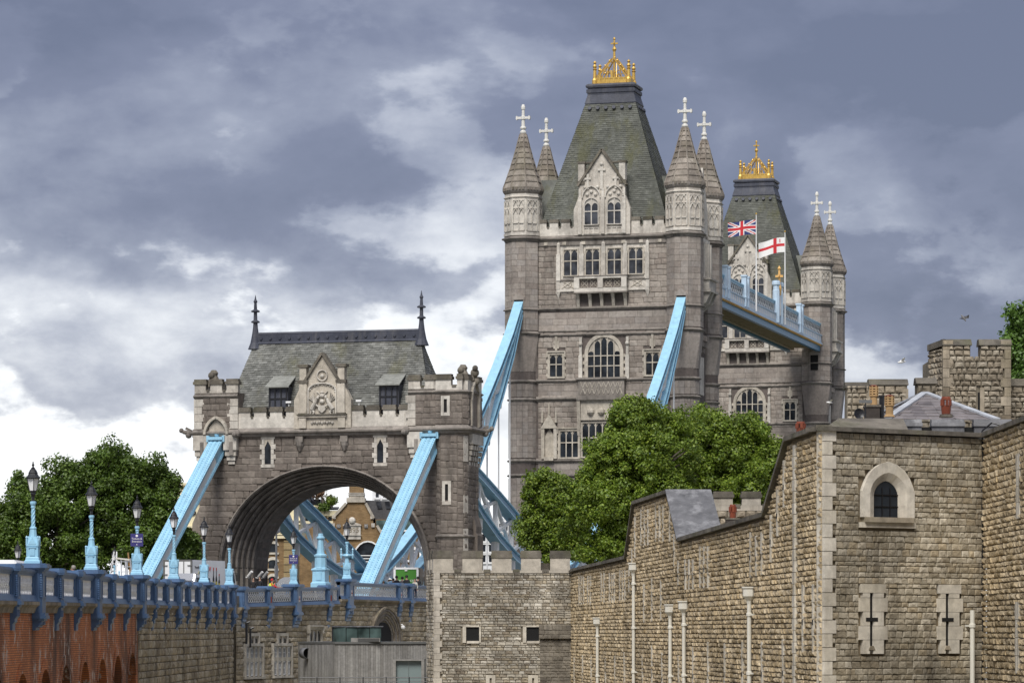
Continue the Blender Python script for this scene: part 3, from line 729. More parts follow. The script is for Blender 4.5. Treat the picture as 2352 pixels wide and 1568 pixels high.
    for sgn in (-1, 1):
        x = MB(); x.prism([(sgn * 9.1, -2.6, 42.6), (sgn * 9.1, 2.6, 42.6), (sgn * 9.1, 2.6, 43.6), (sgn * 9.1, 0, 48.3), (sgn * 9.1, -2.6, 43.6)][::sgn], (-sgn * 5.5, 0, 0)); x.build('side_roof', 'slate_green', root)
        x = MB(); x.prism([(sgn * 9.15, -2.3, 42.0), (sgn * 9.15, 2.3, 42.0), (sgn * 9.15, 2.3, 44.6), (sgn * 9.15, 0, 49.0), (sgn * 9.15, -2.3, 44.6)][::sgn], (sgn * .5, 0, 0)); x.build('side_gable', 'portland', root)
    l = MB(); l.lathe([(1.0, 55.9), (1.03, 56.0), (.93, 56.9), (.93, 57.1), (.97, 57.15), (.97, 57.5), (.91, 57.55), (.91, 57.62), (.98, 57.7), (1.0, 57.9), (.96, 58.05), (.9, 58.12)], 4, (0, 0), math.pi / 4, sx=2.72 * 1.4142, sy=1.8 * 1.4142)
    l.build('roof_cap', 'lead_dark', root)
    ro2 = MB()
    for k in range(6):
        p = -2.2 + k * .88; ro2.tube((p, -1.95, 55.45), (p, -2.12, 55.5), .2, .2, 10)
    for k in range(4):
        q = -1.2 + k * .8; ro2.tube((2.9, q, 55.45), (3.1, q, 55.5), .2, .2, 10)
    ro2.build('roundels', 'lead_dark', root, kind='stuff')
    # gilded cresting
    c = MB(); cx_, cy_ = 1.85, 1.15
    for sx_ in (-1, 1):
        for sy_ in (-1, 1):
            c.lathe([(.30, 58.1), (.30, 58.55), (.2, 58.75), (.16, 59.6), (.26, 59.7), (.12, 59.8), (.24, 60.0), (.08, 60.25), (.2, 60.4), (.05, 60.6)], 8, (sx_ * cx_, sy_ * cy_), PI8)
    for sy_ in (-1, 1):
        y0 = sy_ * cy_
        c.box(-cx_, cx_, y0 - .08, y0 + .08, 58.12, 58.3); c.box(-cx_, cx_, y0 - .06, y0 + .06, 58.3, 58.66); c.box(-cx_, cx_, y0 - .1, y0 + .1, 58.66, 58.78)
        for k in (-1.3, -.75, -.25, .25, .75, 1.3): c.box(k - .07, k + .07, y0 - .1, y0 + .1, 58.3, 58.66)
        for q in (-1, 1):
            c.bar((q * 1.6, y0, 58.8), (0, y0 * .2, 61.0), .09, .12)
            for t_ in (.3, .55, .8): c.ball((q * 1.6 * (1 - t_) + q * .1, y0 * (1 - .8 * t_), 58.95 + 2.2 * t_), .1, 6, 4)
            c.bar((q * 1.05, y0, 58.78), (q * .8, y0 * .85, 59.85), .05, .07); c.bar((q * .5, y0, 58.78), (q * .45, y0 * .7, 60.3), .05, .07); c.bar((q * .15, y0 * .6, 59.3), (q * .8, y0 * .9, 59.55), .08, .08); c.bar((q * .8, y0, 58.8), (q * .2, y0 * .7, 59.6), .08, .08)
        c.box(-.12, .12, y0 - .1, y0 + .1, 58.78, 59.5)
    for sx_ in (-1, 1):
        x0 = sx_ * cx_
        c.box(x0 - .08, x0 + .08, -cy_, cy_, 58.12, 58.75)
        for q in (-1, 1): c.bar((x0, q * 1.0, 58.8), (x0 * .15, 0, 61.0), .07, .1)
    c.lathe([(.12, 58.5), (.13, 61.0), (.2, 61.05), (.14, 61.15), (.12, 61.7), (.18, 61.8), (.24, 61.95), (.1, 62.25), (.09, 62.95), (.16, 63.05), (.04, 63.25)], 8)
    c.box(-.38, .38, -.07, .07, 62.5, 62.64); c.box(-.07, .07, -.38, .38, 62.5, 62.64)
    c.build('gilded_crest', 'gold', root)
    # bay, balcony and gunport corbels on the side towards the walkways
    for sgn in (-1, 1):
        b = MB(); b.box(min(sgn * 9.2, sgn * 10.0), max(sgn * 9.2, sgn * 10.0), -1.8, 1.8, 36.2, 41.4)
        for q in (-1.7, -.6, .6, 1.7): b.box(min(sgn * 10.0, sgn * 10.2), max(sgn * 10.0, sgn * 10.2), q - .15, q + .15, 36.4, 41.0)
        b.build('side_bay', 'portland', root)
        b = MB(); b.box(min(sgn * 9.2, sgn * 10.9), max(sgn * 9.2, sgn * 10.9), -2.0, 2.0, 35.7, 36.0); b.box(min(sgn * 9.2, sgn * 10.9), max(sgn * 9.2, sgn * 10.9), -2.0, 2.0, 37.0, 37.2)
        b.box(min(sgn * 9.2, sgn * 10.7), max(sgn * 9.2, sgn * 10.7), -1.8, 1.8, 36.0, 37.0)
        for q in (-1.5, 0, 1.5): b.prism([(sgn * 9.2, q - .2, 33.8), (sgn * 9.2, q - .2, 35.68), (sgn * 10.8, q - .2, 35.68), (sgn * 10.3, q - .2, 34.6)][::sgn], (0, .4, 0))
        b.build('side_balcony', 'portland', root)
        b = MB()
        for q in (-1.5, -.75, 0, .75, 1.5):
            for k in range(3): b.box(min(sgn * 9.2, sgn * (9.5 + .2 * k)), max(sgn * 9.2, sgn * (9.5 + .2 * k)), q - .2, q + .2, 29.5 + .6 * k, 30.05 + .6 * k)
        b.build('side_corbel_table', 'smooth_ashlar', root)
        b = MB(); b.box(min(sgn * 9.2, sgn * 9.5), max(sgn * 9.2, sgn * 9.5), -1.2, 1.2, 25, 29); b.build('side_window', 'portland', root)
NT = thing('main_tower', 'nearer Gothic bridge tower of granite with four pale turrets, rising behind the green tree', 'bridge tower', (BC.x, BC.y, ZG), -TH, 'main towers of the bridge')
make_main_tower(NT)
cm = child_map(NT)
ST = copy_tree(NT, None, cm); q = bridge(0, 77.8); ST.location = (q.x, q.y, ZG)
ST['label'] = 'farther, smaller looking Gothic bridge tower, behind the two flags and the high walkway'
# ================================================================== the abutment gateway
q = bridge(0, -93.5)
AB = thing('abutment_gateway', 'dark granite gateway with wide arch, slate roof and carved gable, left of the tall towers', 'gateway', (q.x, q.y, ZG), -TH)
def make_abutment(root):
    FY, BY = -3.5, 3.5; rg = random.Random(5)
    SP = 5.1
    def archz(p, a, h): return SP + h * math.sqrt(max(0, 1 - (p / a) ** 2)) if abs(p) < a else None
    ain, hin = 7.15, 6.6
    curve = [(ain * math.cos(math.pi * i / 28), SP + hin * math.sin(math.pi * i / 28)) for i in range(29)]
    m = MB()
    for k in range(8):
        ak, hk = 8.75 - 1.6 * k / 7, 7.98 - 1.38 * k / 7
        cv = [(ak * math.cos(math.pi * i / 28), SP + hk * math.sin(math.pi * i / 28)) for i in range(29)]
        m.prof([(-10.4, ZG), (-ak, ZG)] + cv[::-1] + [(ak, ZG), (9.6, ZG), (9.6, 16.0), (-10.4, 16.0)], FY + .04 + .62 * k, FY + .04 + .62 * (k + 1) if k < 7 else BY)
    m.box(-10.75, -7.1, FY - .2, BY, 15.7, 18.9); m.box(7.0, 9.6, FY - .2, BY, 15.7, 18.9); m.box(-7.1, 7.0, FY + .3, BY - .3, 16.0, 17.0)
    # battered buttress on the left flank
    m.prof([(-11.2, ZG), (-10.3, ZG), (-10.3, 10.2), (-10.45, 10.2), (-11.2, 8.6)], FY + .5, BY - .5)
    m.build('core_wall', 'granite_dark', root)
    lan = [(-4.63, 13.3, 15.15), (4.67, 13.3, 15.15)]
    def blocked(a, b):
        zm = (a + b) / 2; r = []
        ao, ho = 8.85, 8.05
        if zm < SP: r.append((-ao + 10.4, ao + 10.4))
        elif zm < SP + ho: x = ao * math.sqrt(1 - ((zm - SP) / ho) ** 2); r.append((-x + 10.4, x + 10.4))
        for c, z0, z1 in lan:
            if z0 - .1 < zm < z1 + .1: r.append((c - .55 + 10.4, c + .55 + 10.4))
        if zm > 13.7: r += [(-1, 3.3), (17.35, 25)]
        return r
    fr = [((-10.4, FY), (1, 0), courses(19.65, 0.5, 15.4, .5, (.65, 1.4), blocked, rg=rg, joint=.025))]
    # corner blocks above the cornice
    fr.append(((-10.05, FY - .2), (1, 0), courses(2.35, 16.1, 18.5, .48, (.5, 1.0), lambda a, b: [(.55, 1.8)] if b < 16.9 else [], rg=rg)))
    fr.append(((7.55, FY - .2), (1, 0), courses(1.75, 16.1, 18.5, .48, (.5, 1.0), rg=rg)))
    # stair turret on the right: rounded below, canted above
    low = [(9.3, -3.3), (9.36, -3.72), (9.7, -3.92), (11.05, -3.92), (11.5, -3.75), (11.68, -3.35), (11.68, -.3), (9.3, -.3)]
    upp = [(9.2, -3.5), (9.3, -3.98), (11.45, -3.98), (11.8, -3.6), (11.8, .35), (9.2, .35)]
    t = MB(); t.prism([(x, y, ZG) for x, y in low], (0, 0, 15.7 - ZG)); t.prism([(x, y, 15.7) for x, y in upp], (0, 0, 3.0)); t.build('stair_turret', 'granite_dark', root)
    def seg_blocks(poly, i, z0, z1, blk=None):
        a, b = Vector(poly[i]), Vector(poly[i + 1]); U = (b - a).normalized()
        return ((a.x, a.y), (U.x, U.y), courses((b - a).length, z0, z1, .5, (.5, 1.1), blk, rg=rg, joint=.02))
    sl = lambda z0, z1: (lambda a, b: [(.35, 1.02)] if z0 < (a + b) / 2 < z1 else [])
    fr.append(seg_blocks(upp, 1, 16.1, 18.4, lambda a, b: [(.45, 1.25)] if 16.9 < (a + b) / 2 < 18.2 else []))
    fr.append(seg_blocks(upp, 2, 16.1, 18.4)); fr.append(seg_blocks(upp, 3, 16.1, 18.4, lambda a, b: [(.7, 2.9)]))
    for i in (0, 1, 2, 3, 4): fr.append(seg_blocks(low, i, 1.5, 15.2, (lambda a, b: [(.35, 1.0)] if 10.0 < (a + b) / 2 < 11.6 else []) if i == 2 else None))
    fr.append(seg_blocks(low, 5, 1.5, 13.0))
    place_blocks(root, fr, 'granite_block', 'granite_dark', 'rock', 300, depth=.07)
    # buttress with sloped offsets on the right flank
    b = MB(); b.prism([(11.66, -1.9, ZG), (12.1, -1.9, ZG), (12.1, -1.9, 7.5), (11.98, -1.9, 7.7), (11.98, -1.9, 8.2), (11.66, -1.9, 9.4)], (0, 1.6, 0)); b.build('flank_buttress', 'granite_dark', root)
    # moulded arch: seven orders of voussoirs stepping inwards
    K = 7
    for k in range(K):
        ao, ai = 8.75 - 1.6 * k / K, 8.75 - 1.6 * (k + 1) / K; ho, hi = 7.98 - 1.38 * k / K, 7.98 - 1.38 * (k + 1) / K
        ya = FY - .16 + .62 * k; yb = ya + .8 if k < K - 1 else BY - .02
        n = 30
        for j in range(n):
            t0, t1 = math.pi * j / n, math.pi * (j + 1) / n - .0025
            P = [(ao * math.cos(t0), SP + ho * math.sin(t0)), (ao * math.cos(t1), SP + ho * math.sin(t1)), (ai * math.cos(t1), SP + hi * math.sin(t1)), (ai * math.cos(t0), SP + hi * math.sin(t0))]
            mm = [((P[a][0] * .5 + P[b_][0] * .5), (P[a][1] * .5 + P[b_][1] * .5)) for a, b_ in ((0, 3), (1, 2))]
            v = MB(); r_ = .10 if k % 2 else .0
            v.add([(x, ya, z) for x, z in P] + [(x, yb, z) for x, z in P] + [(x, ya - .12, z) for x, z in mm],
                  [(0, 1, 9, 8), (8, 9, 2, 3), (4, 7, 6, 5), (0, 4, 5, 1), (1, 5, 6, 2), (2, 6, 7, 3), (3, 7, 4, 0), (0, 8, 3), (1, 2, 9)])
            v.build('voussoir', 'moulding', root)
        for s_ in (-1, 1):
            xa, xb = sorted((s_ * ao, s_ * ai)); v = MB()
            z = SP; v.box(xa, xb, ya, yb, 3.6, SP - .01); v.build('jamb_shaft', 'moulding', root)
            v = MB(); v.box(xa - .02, xb + .02, ya - .08, yb, ZG + 6.0, 3.58); v.build('jamb_plinth', 'granite_dark', root)
    for s_ in (-1, 1):
        v = MB(); v.ball((s_ * 8.85, FY - .35, 5.0), .42, 10, 7, 1.1); v.build('label_stop', 'granite_dark', root)
    # cornice
    s = MB(); string_line(s, -10.9, 9.4, FY - .15, 15.72, 1.15); s.build('cornice', 'moulding', root)
    s = MB(); path = []
    for i in range(1, 5):
        x, y = upp[i]; n = {1: (-.5, -1), 2: (.4, -1), 3: (1, -.5), 4: (1, 0)}[i]; path.append((x, y, n[0], n[1]))
    s.sweep([(o * 1.1, 15.72 + dz * 1.1) for o, dz in STR], path); s.build('turret_cornice', 'moulding', root)
    s = MB(); s.sweep([(o * .6, 7.4 + dz * .8) for o, dz in STR], [(x, y, nx, ny) for (x, y), (nx, ny) in zip(low[:7], ((-1, -.3), (-.7, -.7), (-.3, -1), (.3, -1), (.7, -.7), (1, -.3), (1, 0)))]); s.build('turret_string', 'moulding', root)
    for x0, x1 in ((-10.8, -7.1), (7.0, 9.3)): s = MB(); string_line(s, x0, x1, FY - .22, 18.62, .5); s.build('upper_string', 'moulding', root)
    s = MB(); s.sweep([(o * .5, 18.62 + dz * .5) for o, dz in STR], path); s.build('turret_upper_string', 'moulding', root)
    # crenellated tops
    crenels(root, (-10.75, FY - .2), (1, 0), 3.65, 18.65, 19.1, 20.0, .95, .4, .5, 'portland', 'cap_stone', .42, .1)
    crenels(root, (-10.75, BY), (0, -1), 7.0, 18.65, 19.1, 20.0, .95, .4, .5, 'portland', 'cap_stone', .42, .1)
    crenels(root, (7.0, FY - .2), (1, 0), 2.25, 18.65, 19.1, 20.0, .95, .4, .5, 'portland', 'cap_stone', .42, .1)
    crenels(root, (9.3, -3.98), (1, 0), 2.15, 18.65, 19.1, 20.0, 1.25, .5, .5, 'portland', 'cap_stone', .42, .1)
    crenels(root, (11.8, -3.6), (0, 1), 3.95, 18.65, 19.1, 20.0, 1.0, .5, .5, 'portland', 'cap_stone', .42, .1)
    crenels(root, (-7.1, FY - .1), (1, 0), 4.9, 15.95, 16.95, 17.72, 1.0, .33, .5, 'portland', 'cap_stone', .38, .08)
    crenels(root, (2.25, FY - .1), (1, 0), 4.75, 15.95, 16.95, 17.72, 1.0, .33, .5, 'portland', 'cap_stone', .38, .08)
    # pale quoins of the corner blocks
    for x0, x1 in ((-10.78, -10.1), (-7.8, -7.08), (6.98, 7.6)):
        for i in range(4):
            v = MB(); e = .18 if i % 2 else 0.0
            v.box(x0 - (.0 if x0 < -8 else e), x1 + (e if x0 < -8 else 0), FY - .27, FY - .1, 16.05 + .6 * i, 16.62 + .6 * i); v.build('quoin_stone', 'portland', root)
    # hood over the left chain, corbels and chain slots
    for s_, ps in ((-1, ((-10.75, -9.45), (-8.2, -7.1))), (1, ((7.0, 8.25),))):
        for x0, x1 in ps:
            c = MB(); c.box(x0, x1, FY - .55, FY, 14.35, 15.55)
            c.box(x0 + .1, x1 - .1, FY - .42, FY, 13.9, 14.33); c.box(x0 + .2, x1 - .2, FY - .3, FY, 13.55, 13.88); c.box(x0 + .28, x1 - .28, FY - .18, FY, 13.25, 13.53)
            co = c.build('corbel', 'portland', root)
            d = MB(); xm = (x0 + x1) / 2 + .1; d.box(xm - .16, xm + .16, FY - .56, FY - .54, 13.95, 15.0); d.build('machicolation_slot', 'moulding', co)
        v = MB(); v.box(s_ * 8.82 - .62, s_ * 8.82 + .62, FY - .03, FY + .3, 13.2, 15.5); v.build('chain_slot', 'void', root)
    h = MB()
    o = [(-8.82 + x, 15.6 + z) for x, z in pointed(.95, 1.35, 6)]
    for j in range(len(o) - 1): h.bar((o[j][0], FY - .4, o[j][1]), (o[j + 1][0], FY - .4, o[j + 1][1]), .2, .5, (0, 1, 0))
    h.prof([(-9.6, 15.5), (-8.04, 15.5), (-8.2, 16.2), (-8.82, 16.85), (-9.44, 16.2)], FY - .35, FY - .15); h.build('chain_hood', 'portland_tan', root)
    # lancets and loops
    for c, z0, z1 in lan:
        f = MB()
        for i in range(5):
            e = .16 if i % 2 else 0
            for s_ in (-1, 1): f.box(*sorted((c + s_ * .26, c + s_ * (.5 + e))), FY - .12, FY + .05, 13.2 + .4 * i, 13.58 + .4 * i)
        f.box(c - .58, c + .58, FY - .12, FY + .05, 12.95, 13.18); f.box(c - .58, c + .58, FY - .12, FY + .05, 15.2, 15.42); wo = f.build('lancet', 'portland', root)
        g = MB(); g.prism([(c - .26, FY - .02, 13.18), (c + .26, FY - .02, 13.18), (c + .26, FY - .02, 14.6), (c, FY - .02, 15.1), (c - .26, FY - .02, 14.6)], (0, .05, 0)); g.build('pane', 'glass_dark', wo)
        g = MB(); g.prism([(c - .26, FY - .08, 14.55), (c, FY - .08, 15.05), (c + .26, FY - .08, 14.55), (c + .26, FY - .08, 15.2), (c - .26, FY - .08, 15.2)], (0, .05, 0)); g.build('lancet_head', 'portland_tan', wo)
    for c, z0, z1, yy in ((10.12, 17.0, 18.05, -3.98), (10.2, 10.1, 11.45, -3.92)):
        f = MB(); f.box(c - .36, c - .13, yy - .1, yy + .1, z0, z1); f.box(c + .13, c + .36, yy - .1, yy + .1, z0, z1); f.box(c - .36, c + .36, yy - .1, yy + .1, z1, z1 + .25); f.box(c - .36, c + .36, yy - .1, yy + .1, z0 - .25, z0)
        wo = f.build('loop_window', 'portland', root); g = MB(); g.box(c - .13, c + .13, yy - .03, yy + .02, z0, z1); g.build('pane', 'void', wo)
    for z0, z1 in ((13.2, 15.2), (9.2, 10.6), (6.0, 8.0)):
        f = MB(); f.prism([(11.5, -3.8, z0), (11.72, -3.35, z0), (11.72, -3.35, z1), (11.5, -3.8, z1)], (.05, -.03, 0)); f.build('turret_slit', 'portland', root)
    # niche and corbel table on the flank of the turret
    f = MB()
    for y in (-2.85, -.75): f.box(11.8, 11.98, y - .14, y + .14, 16.0, 18.7)
    o = [(-1.8 + x, 18.0 + z) for x, z in pointed(1.05, 1.5, 5)]
    for j in range(len(o) - 1): f.bar((11.9, o[j][0], o[j][1]), (11.9, o[j + 1][0], o[j + 1][1]), .2, .22)
    f.build('flank_niche', 'portland_tan', root)
    f = MB(); f.ball((11.85, -1.8, 20.2), .36, 8, 6); f.ball((11.95, -2.05, 20.55), .24, 8, 6); f.ball((11.95, -1.8, 19.5), .3, 8, 6); f.build('flank_beast', 'cap_stone', root)
    f = MB(); f.box(11.6, 12.0, -2.9, .2, 14.6, 15.4); f.build('flank_corbel_table', 'portland', root)
    for i in range(5):
        f = MB()
        for k in range(4): f.box(11.6, 11.97 - .08 * k, -2.85 + .66 * i, -2.5 + .66 * i, 14.58 - .42 * (k + 1), 14.58 - .42 * k - .08)
        f.build('corbel', 'portland', root)
    for p, y, sx in ((-10.95, FY - .3, -1), (11.85, .4, 1)):
        g = MB(); g.tube((p, y, 15.7), (p + sx * .7, y - .15, 15.85), .22, .15, 8); g.ball((p + sx * .8, y - .18, 15.95), .2); g.ball((p + sx * .25, y, 15.6), .28); g.bar((p, y, 15.9), (p + sx * .5, y, 16.15), .1, .2); g.build('gargoyle', 'moulding', root)
    for p in (-7.1, 6.9):
        g = MB(); g.ball((p, FY - .45, 15.65), .35, 8, 6); g.ball((p - .1, FY - .75, 15.55), .22, 8, 6); g.build('gargoyle', 'moulding', root)
    for p, y in ((-9.3, FY + .3), (11.3, -3.2)):
        g = MB(); g.lathe([(.5, 19.4), (.45, 20.0), (.3, 20.3), (.38, 20.5), (.2, 20.75)], 8, (p, y)); g.ball((p - .1, y - .3, 20.3), .28, 8, 6); g.build('carved_beast', 'cap_stone', root)
    for p in (-1.2, 2.0 - .8):
        pass
    for p in (-1.95, 1.75):
        g = MB(); g.box(p - .3, p + .3, FY - .35, FY, 14.9, 15.35); g.lathe([(.1, 14.2), (.3, 14.6), (.34, 14.9)], 6, (p, FY - .12)); g.build('corbel_boss', 'moulding', root)
    # carved gable
    gy = FY - .35
    g = MB(); g.prof([(-2.35, 15.95), (2.35, 15.95), (2.35, 18.2), (1.9, 19.1), (1.9, 19.6), (1.42, 19.6), (0, 21.65), (-1.42, 19.6), (-1.9, 19.6), (-1.9, 19.1), (-2.35, 18.2)], gy, gy + .6)
    for s_ in (-1, 1):
        g.box(*sorted((s_ * 1.25, s_ * 1.88)), gy - .18, gy, 17.0, 19.5); g.box(*sorted((s_ * 1.3, s_ * 1.85)), gy - .15, gy + .5, 19.75, 20.75)
        g.box(*sorted((s_ * 1.3, s_ * 1.9)), gy - .16, gy, 15.98, 16.75)
    g.box(-2.0, 2.0, gy - .2, gy, 16.8, 16.98)
    ga = g.build('carved_gable', 'portland_tan', root)
    for s_ in (-1, 1):
        c = MB(); c.bar((s_ * 1.6, gy + .2, 19.45), (0, gy + .2, 21.85), .8, .18); c.box(*sorted((s_ * 1.15, s_ * 2.0)), gy - .25, gy + .6, 20.75, 20.98); c.box(*sorted((s_ * 1.15, s_ * 2.0)), gy - .24, gy + .2, 19.5, 19.74)
        c.box(*sorted((s_ * 1.2, s_ * 1.95)), gy - .26, gy, 17.0, 17.15); c.build('gable_coping', 'cap_stone', ga, kind='stuff')
    c = MB(); c.box(-2.05, 2.05, gy - .3, gy, 16.98, 17.06); c.build('gable_ledge', 'cap_stone', ga)
    h = MB()
    o = [(1.14 * math.cos(math.pi * j / 10), 18.95 + .55 * math.sin(math.pi * j / 10)) for j in range(11)]
    for j in range(10): h.bar((o[j][0], gy - .08, o[j][1]), (o[j + 1][0], gy - .08, o[j + 1][1]), .1, .16, (0, 1, 0)); h.ball((o[j][0] * .93, gy - .02, o[j][1] - .12), .09, 6, 4)
    for s_ in (-1, 1): h.box(*sorted((s_ * 1.1, s_ * 1.2)), gy - .14, gy, 17.1, 18.95)
    o = [(.42 * math.cos(2 * math.pi * j / 12), 20.1 + .42 * math.sin(2 * math.pi * j / 12)) for j in range(13)]
    for j in range(12): h.bar((o[j][0], gy - .07, o[j][1]), (o[j + 1][0], gy - .07, o[j + 1][1]), .08, .12, (0, 1, 0))
    h.ball((0, gy - .05, 20.05), .17)
    h.build('gable_tracery', 'portland', ga)
    # coat of arms: shield, helm and two winged supporters in relief
    a = MB(); yy = gy - .06
    a.prism([(-.30, yy - .12, 17.75), (-.30, yy - .12, 17.4), (0, yy - .12, 17.15), (.30, yy - .12, 17.4), (.30, yy - .12, 17.75)][::1], (0, .18, 0)); a.ball((0, yy - .05, 18.05), .2); a.ball((0, yy, 18.5), .2); a.lathe([(.12, 18.6), (.2, 18.75), (.05, 18.9)], 6, (0, yy))
    for s_ in (-1, 1):
        a.tube((s_ * .85, yy, 17.45), (s_ * .55, yy - .1, 17.95), .2, .17, 8); a.tube((s_ * .55, yy - .1, 17.95), (s_ * .42, yy - .12, 18.3), .13, .1, 8); a.ball((s_ * .34, yy - .15, 18.33), .12, 7, 5)
        a.tube((s_ * .85, yy, 17.4), (s_ * .62, yy - .08, 17.2), .11, .07, 6); a.tube((s_ * .62, yy - .08, 17.2), (s_ * .75, yy - .08, 17.08), .07, .06, 6); a.tube((s_ * .9, yy, 17.4), (s_ * .95, yy, 17.1), .1, .06, 6); a.tube((s_ * .55, yy - .1, 17.85), (s_ * .3, yy - .15, 17.65), .07, .05, 6)
        for k in range(4): a.bar((s_ * .6, yy, 18.0), (s_ * (.7 + .13 * k), yy - .03, 18.75 - .14 * k), .05, .1, (0, 1, 0))
        a.bar((s_ * .12, yy, 18.55), (s_ * .45, yy, 18.85), .05, .14, (0, 1, 0)); a.ball((s_ * .3, yy, 18.45), .12, 6, 4)
    for k in range(9): a.ball((-.85 + .21 * k, gy - .03, 16.38 + .06 * (k % 2)), .13, 6, 4)
    a.build('coat_of_arms', 'portland', ga)
    # slate roof, ridge and dormers
    A = [(-8.7, -2.95, 16.9), (8.7, -2.95, 16.9), (8.7, 2.95, 16.9), (-8.7, 2.95, 16.9)]; T = [(-6.9, -.12, 23.2), (6.9, -.12, 23.2), (6.9, .12, 23.2), (-6.9, .12, 23.2)]
    r = MB(); r.add(A + T, [(0, 1, 5, 4), (1, 2, 6, 5), (2, 3, 7, 6), (3, 0, 4, 7), (4, 5, 6, 7)]); ro = r.build('roof', 'slate_grey', root)
    sl_ = MB()
    pt_ = [ro, 300, 'slate_grey', .3]
    for i in range(4):
        j = (i + 1) % 4; slates(sl_, (A[i], A[j], T[j], T[i]), 34, .36, .045, rg, parts=pt_ if i == 0 else None)
    sl_.build('slates', 'slate_grey', ro, kind='stuff')
    d = MB(); d.prism([(-6.95, -.34, 23.0), (-6.95, -.22, 23.15), (-6.95, -.2, 23.75), (-6.95, .2, 23.75), (-6.95, .22, 23.15), (-6.95, .34, 23.0)], (13.9, 0, 0)); d.tube((-6.95, 0, 23.8), (6.95, 0, 23.8), .14, .14, 8); d.build('ridge_cresting', 'lead_dark', root)
    d = MB()
    for k in range(17): d.tube((-6.4 + .8 * k, -.22, 23.42), (-6.4 + .8 * k, -.3, 23.42), .14, .11, 8)
    d.build('ridge_bosses', 'lead_dark', root, kind='stuff')
    for p in (-6.95, 6.95):
        f = MB(); f.lathe([(.62, 22.6), (.42, 23.1), (.28, 23.8), (.2, 24.4), (.18, 24.7), (.36, 24.75), (.36, 24.82), (.16, 24.95), (.14, 25.55), (.36, 25.6), (.36, 25.68), (.14, 25.8), (.11, 26.3), (.17, 26.42), (.08, 26.6), (.015, 26.95)], 10, (p, 0))
        f.build('finial', 'lead_dark', root)
    for c in (-3.95, 5.2):
        b = MB(); b.box(c - .8, c + .8, -3.05, -1.2, 17.2, 19.35); do = b.build('dormer', 'lead_dark', root)
        b = MB()
        for x in (-.7, -.25, .25, .7): b.box(c + x - .05, c + x + .05, -3.12, -3.0, 17.3, 19.2)
        for z in (17.4, 18.4, 19.2): b.box(c - .75, c + .75, -3.11, -3.01, z - .05, z + .05)
        b.build('dormer_frame', 'black_iron', do)
        b = MB(); b.add([(c - 1.0, -3.45, 19.25), (c + 1.0, -3.45, 19.25), (c + .92, -1.3, 20.25), (c - .92, -1.3, 20.25), (c - 1.0, -3.45, 19.35), (c + 1.0, -3.45, 19.35), (c + .92, -1.3, 20.35), (c - .92, -1.3, 20.35)], [(0, 3, 2, 1), (4, 5, 6, 7), (0, 1, 5, 4), (1, 2, 6, 5), (2, 3, 7, 6), (3, 0, 4, 7)])
        b.build('dormer_roof', 'slate_pale', do)
    for x, z in ((-2.9, 17.85), (2.9, 17.85)):
        b = MB(); b.box(x - .22, x + .22, FY - .15, FY + .2, z + .15, z + .3); b.tube((x, FY, z - .1), (x, FY, z + .15), .04); b.build('floodlight', 'white_paint', root)
    # cameras and fittings on the left reveal
    for k, y in enumerate((-1.6, .6, 1.5)):
        b = MB(); b.tube((-7.0 + .1 * k, y, 4.4), (-6.6 + .1 * k, y - .2, 4.8), .13, .11, 8); b.tube((-7.2, y, 4.35), (-6.9, y, 4.3), .05); b.build('floodlight', 'white_paint', root)
    b = MB(); b.box(-7.1, -7.0, -.4, .5, 2.2, 3.2); b.build('plaque', 'black_iron', root)
make_abutment(AB)
# ================================================================== deck, chains, land ties, walkway
DECK = 2.3
def sheet(name, pts, mat, parent=None, kind='structure'):
    m = MB(); m.add(pts, [tuple(range(len(pts)))]); o = m.build(name, mat, parent); o['kind'] = kind; return o
stone('asphalt', [(.05, .05, .052)], tone=.3, tscale=.3, bump=.2)
stone('paving', [(.24, .23, .21), (.28, .265, .245)], tone=.3, bump=.2)
stone('bounce_ground', [(.19, .175, .12), (.24, .22, .155)], tone=.4, tscale=.5, bump=.6)  # moat floor coloured paler and warmer than grass, to bounce fill onto the walls
paint('river', (.06, .075, .06), rough=.12, grime=0)
sheet('ground', [(-1500, -60, ZG), (1500, -60, ZG), (1500, 3200, ZG), (-1500, 3200, ZG)], 'bounce_ground')
A0 = bridge(-160, -86); A1 = bridge(400, -86); A2 = bridge(400, 150); A3 = bridge(-400, 150); A4 = bridge(-400, -86)
sheet('river', [(p.x, p.y, ZG + .004) for p in (A4, A1, A2, A3)], 'river')
def deck_strip(p0, p1, v0, v1, z, name, mat):
    a = [bridge(p0, v0, z), bridge(p1, v0, z), bridge(p1, v1, z), bridge(p0, v1, z)]
    m = MB(); m.prism([tuple(x) for x in a], (0, 0, -.5)); o = m.build(name, mat); o['kind'] = 'structure'
deck_strip(-6.2, 6.2, -146, 120, DECK - .15, 'bridge_road', 'asphalt')
deck_strip(6.2, 10.2, -146, -97.6, DECK, 'bridge_pavement', 'paving'); deck_strip(-10.2, -6.2, -146, -97.6, DECK, 'bridge_pavement', 'paving')
deck_strip(6.2, 9.0, -89.5, -8.2, DECK, 'bridge_pavement', 'paving'); deck_strip(-9.0, -6.2, -89.5, -8.2, DECK, 'bridge_pavement', 'paving')
